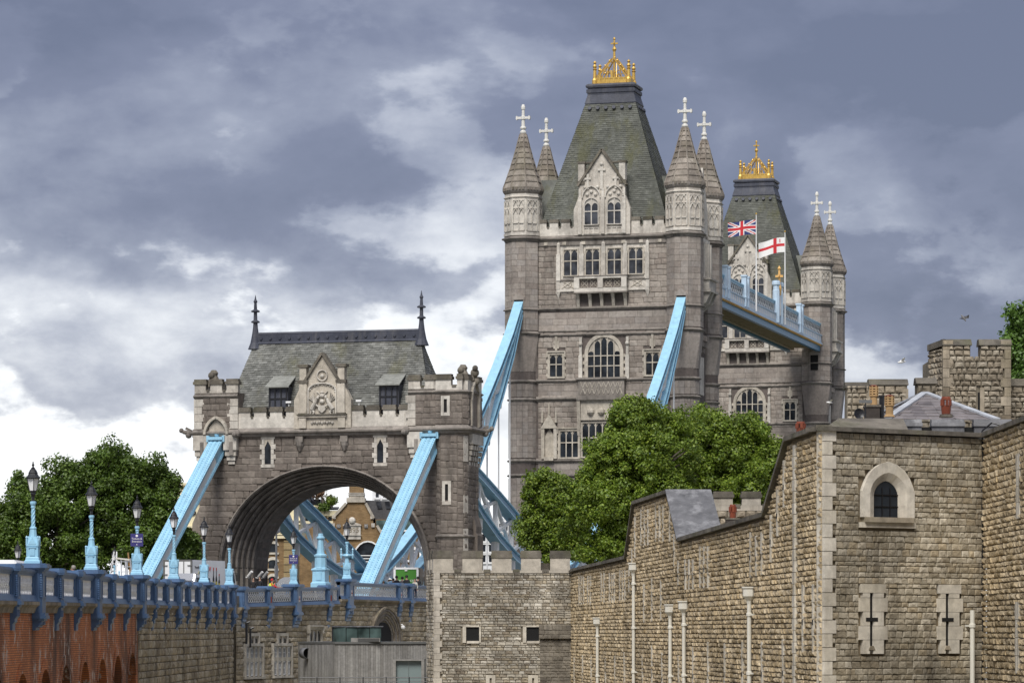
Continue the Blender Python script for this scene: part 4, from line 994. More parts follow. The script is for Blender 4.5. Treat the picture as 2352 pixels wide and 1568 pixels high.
# ------------------------------------------------------------------ suspension chains of the side span
def chain_thing(p, label):
    o = bridge(p, -6.0)
    root = thing('suspension_chain', label, 'bridge chain', (o.x, o.y, DECK), -TH, 'suspension chains of the side span')
    def pt(v, z, dp=0): return (dp, v + 6.0, z)
    def para(v, va, za, vb, zb, sag): t_ = (v - va) / (vb - va); return za + (zb - za) * t_ - sag * max(0.0, 4 * t_ * (1 - t_)) ** .8
    segs = [((-5.8, 35.0), (-58, 5.0), 4.2, 9.0, 12), ((-93.5, 14.9), (-58, 5.0), -.6, 2.9, 7)]
    for (va, za), (vb, zb), su, sl, n in segs:
        vs = [va + (vb - va) * i / n for i in range(n + 1)]
        up = [para(v, va, za, vb, zb, su) for v in vs]; lo = [para(v, va, za, vb, zb, sl) for v in vs]
        for zz, nm in ((up, 'upper_chord'), (lo, 'lower_chord')):
            c = MB(); w_ = MB()
            for i in range(n):
                a, b = Vector(pt(vs[i], zz[i])), Vector(pt(vs[i + 1], zz[i + 1])); d = (b - a).normalized(); u = Vector((1, 0, 0)).cross(d); u = u if u.z > 0 else -u
                e = d * .04
                for q in (-1, 1): c.bar(a + u * (.34 * q) - e, b + u * (.34 * q) + e, .98, .1)
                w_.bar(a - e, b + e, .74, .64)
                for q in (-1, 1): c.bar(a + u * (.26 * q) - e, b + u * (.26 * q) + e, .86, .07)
            co = c.build(nm, 'sky_blue', root); w_.build('chord_plate', 'deep_shade_blue', co)  # box core coloured darker than the flanges so the chord looks shaded underneath
        wb = MB()
        for i in range(1, n):
            a, b = Vector(pt(vs[i], up[i] - .4)), Vector(pt(vs[i], lo[i] + .4))
            if a.z - b.z < .4: continue
            w_ = MB(); w_.bar(a, b, .34, .3, (0, 1, 0))
            w_.build('web_post', 'white_paint', root)
        for i in range(n):
            if min(up[i] - lo[i], up[i + 1] - lo[i + 1]) < .3 and max(up[i] - lo[i], up[i + 1] - lo[i + 1]) < 1.6: continue
            for z0, z1 in ((up[i] - .4, lo[i + 1] + .4), (lo[i] + .4, up[i + 1] - .4)):
                w_ = MB(); w_.bar(pt(vs[i], z0), pt(vs[i + 1], z1), .26, .26); w_.build('web_diagonal', 'white_paint', root)
            if up[i] - lo[i] > 1.5 and up[i + 1] - lo[i + 1] > 1.5:
                g = MB(); zc_ = (up[i] + lo[i] + up[i + 1] + lo[i + 1]) / 4; vc_ = (vs[i] + vs[i + 1]) / 2
                g.prism([pt(vc_ - .4, zc_, -.16), pt(vc_, zc_ - .4, -.16), pt(vc_ + .4, zc_, -.16), pt(vc_, zc_ + .4, -.16)], (.32, 0, 0)); g.build('gusset', 'white_paint', root)
        for i in range(1, n):
            hgr = MB(); z = lo[i] - .3
            if z - DECK < .8: continue
            hgr.lathe([(.30, z - 1.1), (.34, z - .9), (.36, z)], 8, (0, vs[i] + 6)); hgr.tube(pt(vs[i], z - 1.0), pt(vs[i], DECK), .085, .085, 8); hgr.tube(pt(vs[i], DECK + 2.2 if z > 8 else DECK + .5), pt(vs[i], DECK + 3.2 if z > 8 else DECK + 1.1), .16, .16, 8)
            hgr.build('hanger', 'white_paint', root)
    pn = MB(); pn.lathe([(.75, -.55), (.75, .55)], 14, M=Matrix.Translation((0, -52, 5.0)) @ Matrix.Rotation(R(90), 4, 'Y')); pn.build('link_pin', 'sky_blue', root)
    return root
chain_thing(-8.75, 'blue and white lattice chain seen through the gateway arch, rising to the left turret')
chain_thing(8.75, 'blue and white lattice chain passing behind the green tree, rising to the right turret')
def land_tie(p, label):
    o = bridge(p, -97.2)
    root = thing('land_tie', label, 'land tie', (o.x, o.y, DECK - 1), -TH, 'land ties of the gateway')
    a, b = Vector((0, .6, 15.1)), Vector((0, -18.2, 1.5))
    d = (b - a).normalized(); u = Vector((1, 0, 0)).cross(d); u = u if u.z > 0 else -u
    f = MB()
    for q in (-1, 1):
        f.bar(a + u * (.52 * q), b + u * (.52 * q), 1.12, .1)
        for s_ in (-1, 1): f.bar(a + u * (.42 * q) + Vector((s_ * .48, 0, 0)), b + u * (.42 * q) + Vector((s_ * .48, 0, 0)), .12, .12)
    for s_ in (-.36, 0, .36): f.bar(a + u * .585 + Vector((s_, 0, 0)), b + u * .585 + Vector((s_, 0, 0)), .17, .03)
    f.build('flange', 'sky_blue', root)
    g = MB(); g.bar(a, b, .84, .98); g.build('web_plate', 'white_paint', root)
    g = MB(); e = d * 2.6; g.bar(a, a + e, .9, 1.0); g.build('end_plate', 'sky_blue', root)
    g = MB(); g.box(-.62, .62, -.6, .35, 15.15, 15.4); g.ball((0, -.1, 15.6), .22); g.box(-.75, -.55, -.5, .2, 15.0, 15.5); g.box(.55, .75, -.5, .2, 15.0, 15.5); g.build('saddle', 'sky_blue', root)
    rv = MB(); L_ = (b - a).length; n = int(L_ / .3)
    for i in range(n):
        for s_ in (-.18, .18, -.47, .47):
            c = a + d * (.3 * i + (.15 if abs(s_) < .3 else 0)) + u * .575 + Vector((s_, 0, 0)); k = .035
            rv.add([tuple(c + Vector((-k, 0, 0)) + d * k), tuple(c + Vector((k, 0, 0)) + d * k), tuple(c + Vector((k, 0, 0)) - d * k), tuple(c + Vector((-k, 0, 0)) - d * k), tuple(c + u * .04)], [(0, 1, 4), (1, 2, 4), (2, 3, 4), (3, 0, 4)])
    rv.build('rivets', 'deep_shade_blue', root, kind='stuff')
land_tie(-8.82, 'light blue steel land tie slanting down at the left end of the gateway')
land_tie(8.82, 'light blue steel land tie slanting down across the right half of the arch')
# railing of the side span
for p, lb in ((9.1, 'white and blue railing along the right edge of the side span'), (-9.1, 'white and blue railing along the left edge of the side span')):
    o = bridge(p, -49)
    r = thing('span_railing', lb, 'railing', (o.x, o.y, DECK), -TH)
    m = MB(); m.box(-.1, .1, -40, 40, DECK + 1.1, DECK + 1.25); m.box(-.12, .12, -40, 40, DECK - .9, DECK + .2); m.build('rail', 'pale_blue', r)
    m = MB()
    for i in range(80):
        y = -40 + i
        m.bar((0, y, DECK + .2), (0, y + 1, DECK + 1.1), .05, .05); m.bar((0, y + 1, DECK + .2), (0, y, DECK + 1.1), .05, .05)
    m.build('lattice', 'white_paint', r, kind='stuff')
# ------------------------------------------------------------------ high-level walkway
o = bridge(9.6, 40)
WK = thing('high_walkway', 'pale blue high-level walkway with white lattice sides joining the two tall towers', 'walkway', (o.x, o.y, ZG), -TH)
def make_walkway(root):
    p0, v0, v1 = 9.6, 6.5, 71.5
    def L(p, v): return (p - p0, v - 40)
    def bx(mb, pa, pb, va, vb, za, zb): a = L(pa, va); b = L(pb, vb); mb.box(a[0], b[0], a[1], b[1], za, zb)
    m = MB(); bx(m, 5.3, 9.3, v0, v1, 36.0, 36.4); m.build('floor', 'ochre_pale', root); m = MB(); bx(m, 5.2, 5.5, v0, v1, 35.5, 38.6); m.build('inner_side', 'deep_shade_blue', root)
    m = MB(); bx(m, 9.0, 9.45, v0, v1, 35.35, 36.2); bx(m, 5.2, 5.6, v0, v1, 35.35, 35.9); m.build('edge_girder', 'deep_shade_blue', root)
    m = MB(); bx(m, 5.7, 6.1, v0, v1, 35.62, 36.0); bx(m, 8.5, 8.95, v0, v1, 35.62, 36.0); m.build('soffit_beam', 'ochre_pale', root)
    for i in range(32):
        v = v0 + 1 + 2.0 * i
        m = MB(); a, b = L(6.1, v), L(8.5, v + 1.0); m.bar((a[0], a[1], 35.85), (b[0], b[1], 35.85), .3, .25); m.build('soffit_rib', 'ochre_pale', root)
    m = MB(); bx(m, 9.4, 9.75, v0, v1, 36.2, 36.32); bx(m, 9.3, 9.62, v0, v1, 36.32, 37.3); bx(m, 9.3, 9.74, v0, v1, 37.3, 37.42); bx(m, 9.3, 9.7, v0, v1, 36.36, 36.46); m.build('fascia', 'pale_blue', root)
    n = 54
    for i in range(n):
        v = v0 + .6 + (v1 - v0 - 1.2) * (i + .5) / n; wd = (v1 - v0) / n * .3
        m = MB(); bx(m, 9.62, 9.64, v - wd, v + wd, 36.62, 37.2); m.build('fascia_panel', 'white_paint', root)
    m = MB()
    for i in range(75):
        v = v0 + .5 + (v1 - v0 - 1) * (i + .5) / 75; a = L(9.62, v); m.ball((a[0], a[1], 36.1), .16, 6, 4)
    m.build('gilded_bosses', 'ochre', root, kind='stuff')
    m = MB(); bx(m, 9.35, 9.6, v0, v1, 38.72, 38.86); bx(m, 9.3, 9.5, v0, v1, 38.5, 38.72); m.build('top_rail', 'sky_blue', root)
    st = []
    for px in (1713, 1838): v = v_of(px, 9.6); st += [v]
    vc = v_of(1787, 9.6)
    i = 0; v = v0 + .3
    while v < v1 - .5:
        for s_ in (0, 1):
            m = MB(); a, b = L(9.42 + .05 * s_, v), L(9.42 + .05 * s_, v + 1.15)
            z0, z1 = (37.42, 38.55) if s_ == 0 else (38.55, 37.42)
            m.bar((a[0], a[1], z0), (b[0], b[1], z1), .10, .05, (1, 0, 0)); m.build('lattice_bar', 'white_paint', root)
        v += 1.0
    m = MB(); bx(m, 9.22, 9.26, v0, v1, 37.4, 38.6); m.build('glazing', 'glass_dark', root)
    for v in st + [v0 + 9.0 - 3]:
        for dv in (-.75, .75):
            m = MB(); bx(m, 9.3, 9.85, v + dv - .28, v + dv + .28, 36.4, 39.75); bx(m, 9.22, 9.93, v + dv - .36, v + dv + .36, 39.75, 39.95); bx(m, 9.25, 9.9, v + dv - .33, v + dv + .33, 37.4, 37.55); m.build('pilaster', 'pale_blue', root)
        m = MB(); bx(m, 9.35, 9.7, v - .5, v + .5, 37.4, 39.5); m.build('crest_panel', 'white_paint', root)
    for dv in (-1.15, 1.15):
        m = MB(); a = L(9.6, vc + dv)
        m.lathe([(.42, 36.3), (.42, 40.1), (.36, 40.15), (.36, 40.6), (.5, 40.75), (.5, 41.05), (.44, 41.1), (.44, 41.25)], 8, a, PI8); m.build('crest_pillar', 'pale_blue', root)
    a = L(9.75, vc); m = MB()
    m.lathe([(.5, 37.2), (.6, 38.2), (.45, 39.3), (.2, 39.8)], 8, a, sx=.35, sy=1.2); m.build('coat_of_arms', 'white_paint', root)
    m = MB(); m.lathe([(.2, 39.6), (.28, 40.4), (.16, 41.0), (.14, 41.4), (.14, 42.1), (.12, 42.6), (.22, 42.75), (.03, 43.1)], 8, a); m.box(a[0] - .1, a[0] + .1, a[1] - .55, a[1] + .55, 41.75, 42.0); m.box(a[0] - .45, a[0] + .45, a[1] - .1, a[1] + .1, 41.75, 42.0); m.build('gilded_cross', 'ochre', root)
paint('ochre_pale', (.42, .34, .22), rough=.7)
make_walkway(WK)
q = bridge(9.6, 70.5)
# ------------------------------------------------------------------ flags
def union(u, t):
    x, y = (u - .5) * 2.0, (t - .5)                 # 2 : 1 flag, x in [-1, 1], y in [-.5, .5]
    if abs(x) < .1 or abs(y) < .1: return 1
    if abs(x) < .167 or abs(y) < .167: return 0
    d1 = (y - x * .5); d2 = (y + x * .5); k = 1 / math.sqrt(1.25)
    sgn = 1 if x < 0 else -1
    for d, s_ in ((d1, 1), (d2, -1)):
        dd = d * k * s_ * (1 if s_ > 0 else 1)
        if abs(d * k) < .1:
            if (x > 0 and s_ * -1 * d * k * (1) < .033 and s_ * -1 * d * k > -.033) or (x <= 0 and abs(d * k + 0) < .033): return 1
            return 0
    return 2
def city(u, t):
    x, y = u * 1.7, t
    if abs(t - .5) < .1 or abs(x - .62) < .1: return 1
    if abs(x - .3) < .035 and .66 < t < .92: return 1
    return 0
flat('flag_white', (.78, .78, .77), .8); flat('flag_red', (.55, .03, .04), .8); flat('flag_blue', (.03, .045, .17), .8)
def flag(px, ptop, v, fn, w_, h_, zt, label, plabel, drop):
    o = bridge(9.9, v); r = thing('flagpole', plabel, 'flagpole', (o.x, o.y, 36.4), -TH)
    top = zt + .6
    m = MB(); m.lathe([(.10, 36.4), (.10, 38), (.05, top)], 8); m.build('pole', 'white_paint', r)
    m = MB(); m.ball((0, 0, top + .08), .11); m.build('truck', 'gold', r)
    f = MB(); n1, n2 = 56, 32; vs = []
    for i in range(n1 + 1):
        u = i / n1
        for j in range(n2 + 1):
            t_ = j / n2
            wv = .18 * u * math.sin(u * 9 + t_ * 1.5) ; dr = -drop * u * u + .07 * math.sin(u * 7 + .6) * u
            vs.append((-.06 - w_ * u * .97, -.25 * u + wv, zt - h_ + h_ * t_ + dr))
    fs = []
    for i in range(n1):
        for j in range(n2):
            f.cur = fn((i + .5) / n1, (j + .5) / n2); b = i * (n2 + 1) + j
            f.f.append((b, b + n2 + 1, b + n2 + 2, b + 1)); f.mi.append(f.cur)
    f.v = vs
    fo = bpy.data.objects.new('flag', f.mesh('flag', ['flag_white', 'flag_red', 'flag_blue'], True)); link(fo)
    fo.location = (o.x, o.y, 0); fo.rotation_euler = (0, 0, -TH); tag(fo, label, 'flag')
v = v_of(1737, 9.9); flag(1737, 0, v, union, 3.25, 1.62, z_of(1737, 505, 9.9), 'red, white and blue flag of crossed stripes flying from the nearer pole', 'white flagpole carrying the red, white and blue flag', .35)
v = v_of(1803, 9.9); flag(1803, 0, v, city, 3.15, 1.75, z_of(1803, 545, 9.9), 'white flag with a red cross flying from the farther pole', 'white flagpole carrying the white flag with red cross', .75)
# ================================================================== approach viaduct: parapets, walls, lamps
AX = -17.85                                             # face of the straight retaining wall
def zr1(s): return 2.28 + .0048 * (s - 30.3)            # rail height along the straight run (s = 0 at 95 m)
def lattice_mesh(length, h):
    m = MB(); n = max(4, int(length / .4)); dx = length / n; k = 10
    for i in range(n + 1):
        for sg in (-1, 1):
            pts = []
            for j in range(k + 1):
                t_ = j / k; pts.append((i * dx + sg * dx * .5 * math.sin(t_ * 3 * math.pi), h * t_))
            for (xa, za), (xb, zb) in zip(pts, pts[1:]):
                xa, xb = [min(max(q_, 0.0), length) for q_ in (xa, xb)]
                e = .062; y = -.02 if sg > 0 else .0
                m.add([(xa - e, y, za), (xa + e, y, za), (xb + e, y, zb), (xb - e, y, zb), (xa - e, y + .04, za), (xa + e, y + .04, za), (xb + e, y + .04, zb), (xb - e, y + .04, zb)],
                      [(0, 1, 2, 3), (0, 3, 7, 4), (1, 5, 6, 2)])
    return m
LM = {}
def make_pier(root, s, zr, lamp, zbot, red=False):
    w2, pr, ch = (.60, .36, .13) if lamp else (.40, .27, .11)
    zs = zr - 1.15; top = zr + (.12 if lamp else .02)
    def plan(w2_, pr_, ch_, back=.45): return [(s - w2_, -pr_ + ch_), (s - w2_ + ch_, -pr_), (s + w2_ - ch_, -pr_), (s + w2_, -pr_ + ch_), (s + w2_, back), (s - w2_, back)]
    m = MB(); foot = zs - .55 if lamp else zs
    m.prism([(x, y, foot) for x, y in plan(w2, pr, ch)], (0, 0, top - foot))
    pier = m.build('pier', 'rail_blue', root)
    c = MB()
    for k, (e, z0, z1) in enumerate(((.06, top - .16, top - .1), (.12, top - .1, top - .03), (.2 if lamp else .13, top - .03, top + .09), (.14 if lamp else .08, top + .09, top + .14))):
        c.prism([(x, y, z0 + .001 * k) for x, y in plan(w2 + e, pr + e, ch + e * .5, .45 + e)], (0, 0, z1 - z0))
    c.build('cap', 'rail_blue', pier)
    b = MB()
    for e, z0, z1 in ((.10, zs - .02, zs + .07), (.14, zs - .14, zs - .02), (.06, zs - .22, zs - .14)):
        if lamp: z0 -= .5; z1 -= .5
        b.prism([(x, y, z0) for x, y in plan(w2 + e - .05, pr + e, ch + e * .5, .1)], (0, 0, z1 - z0))
    zt = zs - .22 - (.5 if lamp else 0)
    pw = w2 - .07
    hh = zt - zbot; prof = [(0.02, zt), (-pr * .95, zt), (-pr * .95, zt - .38 * hh), (-pr * .62, zt - .52 * hh), (-pr * .64, zt - .62 * hh), (-pr * .34, zt - .74 * hh), (-pr * .34, zbot + .1 * hh), (-.08, zbot), (.02, zbot)]
    b.prism([(s - pw, y, z) for y, z in prof][::-1], (2 * pw, 0, 0))
    for k in (-1, 0, 1):
        b.box(s + k * .18 - .035, s + k * .18 + .035, -pr * 1.05, -pr * .9, zt - .4 * hh, zt - .12 * hh)
    b.build('bracket', 'rail_blue', pier)
    f = MB(); f.box(s - w2 + ch + .03, s + w2 - ch - .03, -pr - .025, -pr + .01, zs + .12, zs + .18); f.box(s - w2 + ch + .03, s + w2 - ch - .03, -pr - .025, -pr + .01, top - .3, top - .24)
    for q in (-1, 1): f.box(s + q * (w2 - ch - .06) - .03, s + q * (w2 - ch - .06) + .03, -pr - .025, -pr + .01, zs + .18, top - .3)
    for q in (-1, 1):
        x = s + q * (w2 - ch * .45); y = -pr + ch * .35
        for i in range(10): f.tube((x - .02, y, zs + .15 + (top - zs - .4) * i / 10), (x + .02, y, zs + .15 + (top - zs - .4) * (i + .9) / 10), .045, .045, 6)
    f.build('panel_moulding', 'rail_blue', pier)
    if red:
        g = MB(); g.box(s - .12, s + .12, -pr - .02, -pr + .01, zs + .22, zs + .62); g.build('red_panel', 'shield_red' if red == 1 else 'white_paint', pier)
        if red == 2:
            g = MB(); g.box(s - .02, s + .02, -pr - .03, -pr, zs + .22, zs + .62); g.box(s - .12, s + .12, -pr - .03, -pr, zs + .38, zs + .46); g.build('red_cross', 'shield_red', pier)
    return pier
flat('shield_red', (.35, .06, .03), .6)
def make_parapet(root, piers, zr, zbot, s0, s1, lat=(.28, .95)):
    """piers: [(s, lamp, red)], rail height zr(s)."""
    ps = [(s0, None, 0)] + piers + [(s1, None, 0)]
    for (sa, la, _), (sb, lb, _) in zip(ps, ps[1:]):
        a = sa + {None: 0, True: .6, False: .4}[la]; b = sb - {None: 0, True: .6, False: .4}[lb]
        if b - a < .3: continue
        za, zb = zr(a), zr(b); zm = (za + zb) / 2
        r = MB()
        for w_, h0, h1 in ((.20, -.2, -.13), (.28, -.13, -.07), (.36, -.07, .0), (.26, .0, .04)):
            r.add([(a, -w_ / 2, za + h0), (a, w_ / 2, za + h0), (b, w_ / 2, zb + h0), (b, -w_ / 2, zb + h0), (a, -w_ / 2, za + h1), (a, w_ / 2, za + h1), (b, w_ / 2, zb + h1), (b, -w_ / 2, zb + h1)], [(0, 1, 2, 3), (4, 7, 6, 5), (0, 3, 7, 4), (1, 5, 6, 2)])
        r.build('rail', 'rail_blue', root)
        r = MB()
        r.add([(a, -.22, za - 1.15), (a, .2, za - 1.15), (b, .2, zb - 1.15), (b, -.22, zb - 1.15), (a, -.14, za - .92), (a, .14, za - .92), (b, .14, zb - .92), (b, -.14, zb - .92)], [(0, 1, 2, 3), (4, 7, 6, 5), (0, 3, 7, 4), (1, 5, 6, 2)])
        for q in (a, b): r.box(q - (.0 if q == a else .16), q + (.16 if q == a else 0), -.09, .09, (za if q == a else zb) - .93, (za if q == a else zb) - .19)
        r.build('plinth', 'rail_blue', root)
        L_ = b - a - .32; key = round(L_, 1)
        if key not in LM:
            LM[key] = lattice_mesh(key, .72).mesh('lattice_panel', 'lattice_white')
        o = link(bpy.data.objects.new('lattice_panel', LM[key]), root); o.location = (a + .16, 0, zm - .92 - root.location.z); o.rotation_euler = (0, -math.atan2(zb - za, b - a), 0); o.scale = (L_ / key, 1, 1)
    for s, lamp, red in piers: make_pier(root, s, zr(s), lamp, zbot, red)
LY = [125.3 + 17.4 * i for i in range(-2, 6)]
PP1 = thing('approach_parapet', 'dark blue parapet with white lattice panels along the brick and stone approach wall at left', 'parapet', (AX, 95, 0), math.pi / 2)
piers = []
for i, y in enumerate(LY):
    if y > 95: piers.append((y - 95, True, 0))
    for k in (1, 2):
        yy = y + 5.8 * k
        if yy < 212 and yy > 95: piers.append((yy - 95, False, 0))
make_parapet(PP1, sorted(piers), zr1, .05, 0, 118.3)
CV0 = -145.2                                            # where the approach turns onto the bridge axis
o = bridge(10.25, CV0)
def zr2(s): return 2.72 + .0185 * s
sv = lambda px: v_of(px, 10.25) - CV0
PP2 = thing('bridge_parapet', 'dark blue lattice parapet on the stone wall in front of the gateway arch', 'parapet', (o.x, o.y, 0), math.pi / 2 - TH)
make_parapet(PP2, [(1.2, False, 0), (sv(614), False, 1), (sv(676), True, 2), (sv(752), False, 1)], zr2, .25, 0.5, sv(775))
PP3 = thing('bridge_parapet', 'higher stretch of dark blue lattice parapet nearest the small stone bastion', 'parapet', (o.x, o.y, 0), math.pi / 2 - TH)
make_parapet(PP3, [(sv(797), True, 2), (sv(914), False, 2), (sv(940), False, 0)], lambda s: 3.45, .7, sv(777), sv(990))
# ------------------------------------------------------------------ retaining walls
def brickmat():
    m, t, b = material('old_brick'); L = t.links
    g = t.nodes.new('ShaderNodeNewGeometry'); sp = t.nodes.new('ShaderNodeSeparateXYZ'); L.new(g.outputs['Position'], sp.inputs[0]); cb = t.nodes.new('ShaderNodeCombineXYZ')
    L.new(sp.outputs['Y'], cb.inputs['X']); L.new(sp.outputs['Z'], cb.inputs['Y'])
    br = t.nodes.new('ShaderNodeTexBrick'); br.inputs['Scale'].default_value = 1.0; br.inputs['Brick Width'].default_value = .46; br.inputs['Row Height'].default_value = .085; br.inputs['Mortar Size'].default_value = .009
    br.inputs['Color1'].default_value = (.46, .155, .06, 1); br.inputs['Color2'].default_value = (.56, .21, .08, 1); br.inputs['Mortar'].default_value = (.11, .07, .05, 1)
    L.new(cb.outputs[0], br.inputs['Vector']); c = br.outputs['Color']
    n1 = _noise(t, _pos(t, (1, 1, .5)), .5, 6, .65)
    c = _mix(t, _ramp(t, n1, [(.36, (0, 0, 0)), (.56, (1, 1, 1))]), c, (.34, .135, .045), 'MIX') if False else _mix(t, 1.0, c, _ramp(t, n1, [(.3, (.75,) * 3), (.5, (1.1, 1.08, 1.05)), (.75, (1.5, 1.42, 1.3))]), 'MULTIPLY')
    n2 = _noise(t, _pos(t, (1, .5, .22)), .75, 5, .6)
    c = _mix(t, _math(t, 'MULTIPLY', _ramp(t, n2, [(.47, (0, 0, 0)), (.66, (1, 1, 1))]), .85), c, (.055, .038, .03))
    n3 = _noise(t, _pos(t, (1, .55, .35)), 2.6, 6, .75)
    c = _mix(t, _math(t, 'MULTIPLY', _ramp(t, n3, [(.555, (0, 0, 0)), (.61, (1, 1, 1))]), .85), c, (.62, .54, .47))
    L.new(c, b.inputs['Base Color']); b.inputs['Roughness'].default_value = .9
    bn = t.nodes.new('ShaderNodeBump'); bn.inputs['Strength'].default_value = .5; bn.inputs['Distance'].default_value = .02; L.new(br.outputs['Fac'], bn.inputs['Height']); bn.invert = True; L.new(bn.outputs[0], b.inputs['Normal'])
brickmat()
BW = thing('brick_viaduct', 'stained red brick retaining wall with a row of dark arches under the left parapet', 'wall', (AX, 95, ZG), math.pi / 2)
arch_s = [y - 95 for y in (110.5, 116.3, 122.1, 128.1, 134.0, 140.0, 145.9, 151.6, 157.4)]
SE = 64.9
def za(s): return -1.50 + .0158 * (s - 27)
m = MB(); prev = 0.0
edges = [0] + [(a + b) / 2 for a, b in zip(arch_s, arch_s[1:])] + [SE]
for i, s in enumerate(arch_s):
    a, b = edges[i], edges[i + 1]; r = 1.72; ze = za(s)
    cv = [(s + r * math.cos(math.pi * j / 16), ze - r * 1.1 + r * 1.1 * math.sin(math.pi * j / 16)) for j in range(17)]
    if i == len(arch_s) - 1: cv = [(min(x, SE - .05), z) for x, z in cv]
    m.prof([(a, ZG), (s - r, ZG)] + cv[::-1] + [(max(cv[0][0], s + r - .01) if i < len(arch_s) - 1 else SE - .05, ZG), (b, ZG), (b, zr1(b) - 1.2), (a, zr1(a) - 1.2)], 0, 3.2)
m.box(0, SE, 3.2, 3.6, ZG, 1.0)
wall = m.build('brick_face', 'old_brick', BW)
for i, s in enumerate(arch_s):
    ze = za(s); n = 22; r = 1.72
    for j in range(n):
        t0, t1 = math.pi * j / n, math.pi * (j + .9) / n; P = []
        for t_, rr in ((t0, r - .02), (t1, r - .02), (t1, r + .36), (t0, r + .36)): P.append((s + rr * math.cos(t_), ze - r * 1.1 + (rr * 1.1) * math.sin(t_)))
        if max(x for x, z in P) > SE - .02 or max(z for x, z in P) < ze - .9: continue
        v = MB(); v.prism([(x, -.035, z) for x, z in P][::-1] if False else [(x, -.035, z) for x, z in P], (0, .3, 0)); v.build('arch_brick', 'old_brick', BW)
def sill_course(root, s0, s1, z0, z1, name='sill_course'):
    m = MB(); s = s0
    while s < s1 - .1:
        e = min(s1, s + 2.9); a = z0 + (z1 - z0) * (s - s0) / (s1 - s0); b = z0 + (z1 - z0) * (e - s0) / (s1 - s0)
        m = MB(); P = [(-.28, 0), (-.28, -.12), (-.16, -.22), (-.1, -.42), (.1, -.42), (.1, 0)]
        m.add([(s, y, a + z) for y, z in P] + [(e - .015, y, b + z) for y, z in P], [tuple(range(6)), tuple(range(6, 12))[::-1]] + [(i, 6 + i, 6 + (i + 1) % 6, (i + 1) % 6) for i in range(6)])
        m.build('sill_stone', 'sill_stone', root); s = e
stone('sill_stone', [(.30, .25, .18), (.36, .31, .24), (.22, .18, .13)], tone=.4, tscale=.6, streak=.6, sscale=1.5, bump=.3, moss=.3, mosscol=(.12, .12, .05))
sill_course(BW, 0, SE, zr1(0) - 1.16, zr1(SE) - 1.16)
SW = thing('approach_stone_wall', 'weathered ragstone retaining wall beyond the brick, below the blue parapet', 'wall', (AX, 95, ZG), math.pi / 2)
m = MB(); m.box(SE, 118.6, .03, 1.5, ZG, 1.2); m.build('wall_core', 'rubble_core', SW)
rg = random.Random(21)
bl = courses(118.6 - SE, -4.6, 1.35, .34, (.4, .95), None, lambda u: zr1(u + SE) - 1.5, rg=rg, joint=.03, jit=.2)
place_blocks(SW, [((SE, 0), (1, 0), bl)], 'wall_stone', 'approach_stone', 'rag', 300, key=lambda a: -a[2][2] * a[2][3] * (1 if a[2][1] > -3.3 else .01), depth=.09)
sill_course(SW, SE, 118.3, zr1(SE) - 1.16, zr1(118.3) - 1.16)
o = bridge(10.25, CV0)
FW = thing('bridge_approach_wall', 'pale ragstone wall with mullioned windows and a pointed doorway below the gateway', 'wall', (o.x, o.y, ZG), math.pi / 2 - TH)
m = MB(); m.box(0, 49, .06, 2.0, ZG, 2.0); m.build('wall_core', 'rubble_core', FW)
zpx = lambda px, py: z_of(px, py, 10.25)
W1 = [(sv(557), sv(601)), (sv(621), sv(667))]
def fblock(a, b):
    zm = (a + b) / 2; r = []
    for x0, x1 in W1:
        if -3.2 < zm < -.75: r.append((x0, x1))
        elif -.75 <= zm < -.1: r.append((x0 + (x1 - x0) * .25, x1 - (x1 - x0) * .25))
    if -.9 < zm < .5: r.append((sv(703), sv(735)))
    if zm < 1.25: k = math.sqrt(max(0, 1 - max(0, (zm + .2) / 1.45) ** 2)) if zm > -.2 else 1; c, h = (sv(845) + sv(915)) / 2, (sv(915) - sv(845)) / 2; r.append((c - h * k, c + h * k))
    return r
bl = courses(48.5, -4.6, 2.2, .36, (.5, 1.15), fblock, lambda u: (zr2(u) if u < sv(776) else 3.45) - 1.5, rg=rg, joint=.03, jit=.2)
place_blocks(FW, [((0, 0), (1, 0), bl)], 'wall_stone', 'approach_stone', 'rag', 300, key=lambda a: -a[2][2] * a[2][3] * (1 if a[2][1] > -3.4 else .01), depth=.09)
sill_course(FW, .4, sv(776), zr2(.4) - 1.16, zr2(sv(776)) - 1.16); sill_course(FW, sv(777), 48.5, 2.29, 2.29)
for x0, x1 in W1:
    c = (x0 + x1) / 2; w_ = x1 - x0 - .5
    gwin(FW, c, -2.9, -.95, w_, -.05, 4, 2, 'flat', .2, 'quoin', 'glass_dark', hood=False, mull=.26)
    gwin(FW, c, -.78, -.28, w_ * .48, -.05, 2, 1, 'flat', .2, 'quoin', 'glass_dark', hood=False, mull=.24)
    fr_ = MB(); cw = w_ / 4
    for k in range(4):
        x = c - w_ / 2 + cw * (k + .5)
        for z0, z1 in ((-2.85, -1.95), (-1.75, -1.0)):
            for q in (-1, 1): fr_.box(x + q * .22 - .03, x + q * .22 + .03, -.12, -.07, z0, z1)
            fr_.box(x - .25, x + .25, -.12, -.07, z1 - .06, z1); fr_.box(x - .25, x + .25, -.12, -.07, z0, z0 + .06); fr_.box(x - .02, x + .02, -.115, -.075, z0, z1); fr_.box(x - .22, x + .22, -.115, -.075, (z0 + z1) / 2 - .02, (z0 + z1) / 2 + .02)
    fr_.build('casements', 'white_paint', FW)
gwin(FW, (sv(703) + sv(735)) / 2, -.75, .15, sv(735) - sv(703) - .5, -.05, 3, 1, 'flat', .18, 'quoin', 'glass_dark', mull=.18)
c, h = (sv(845) + sv(915)) / 2, (sv(915) - sv(845)) / 2
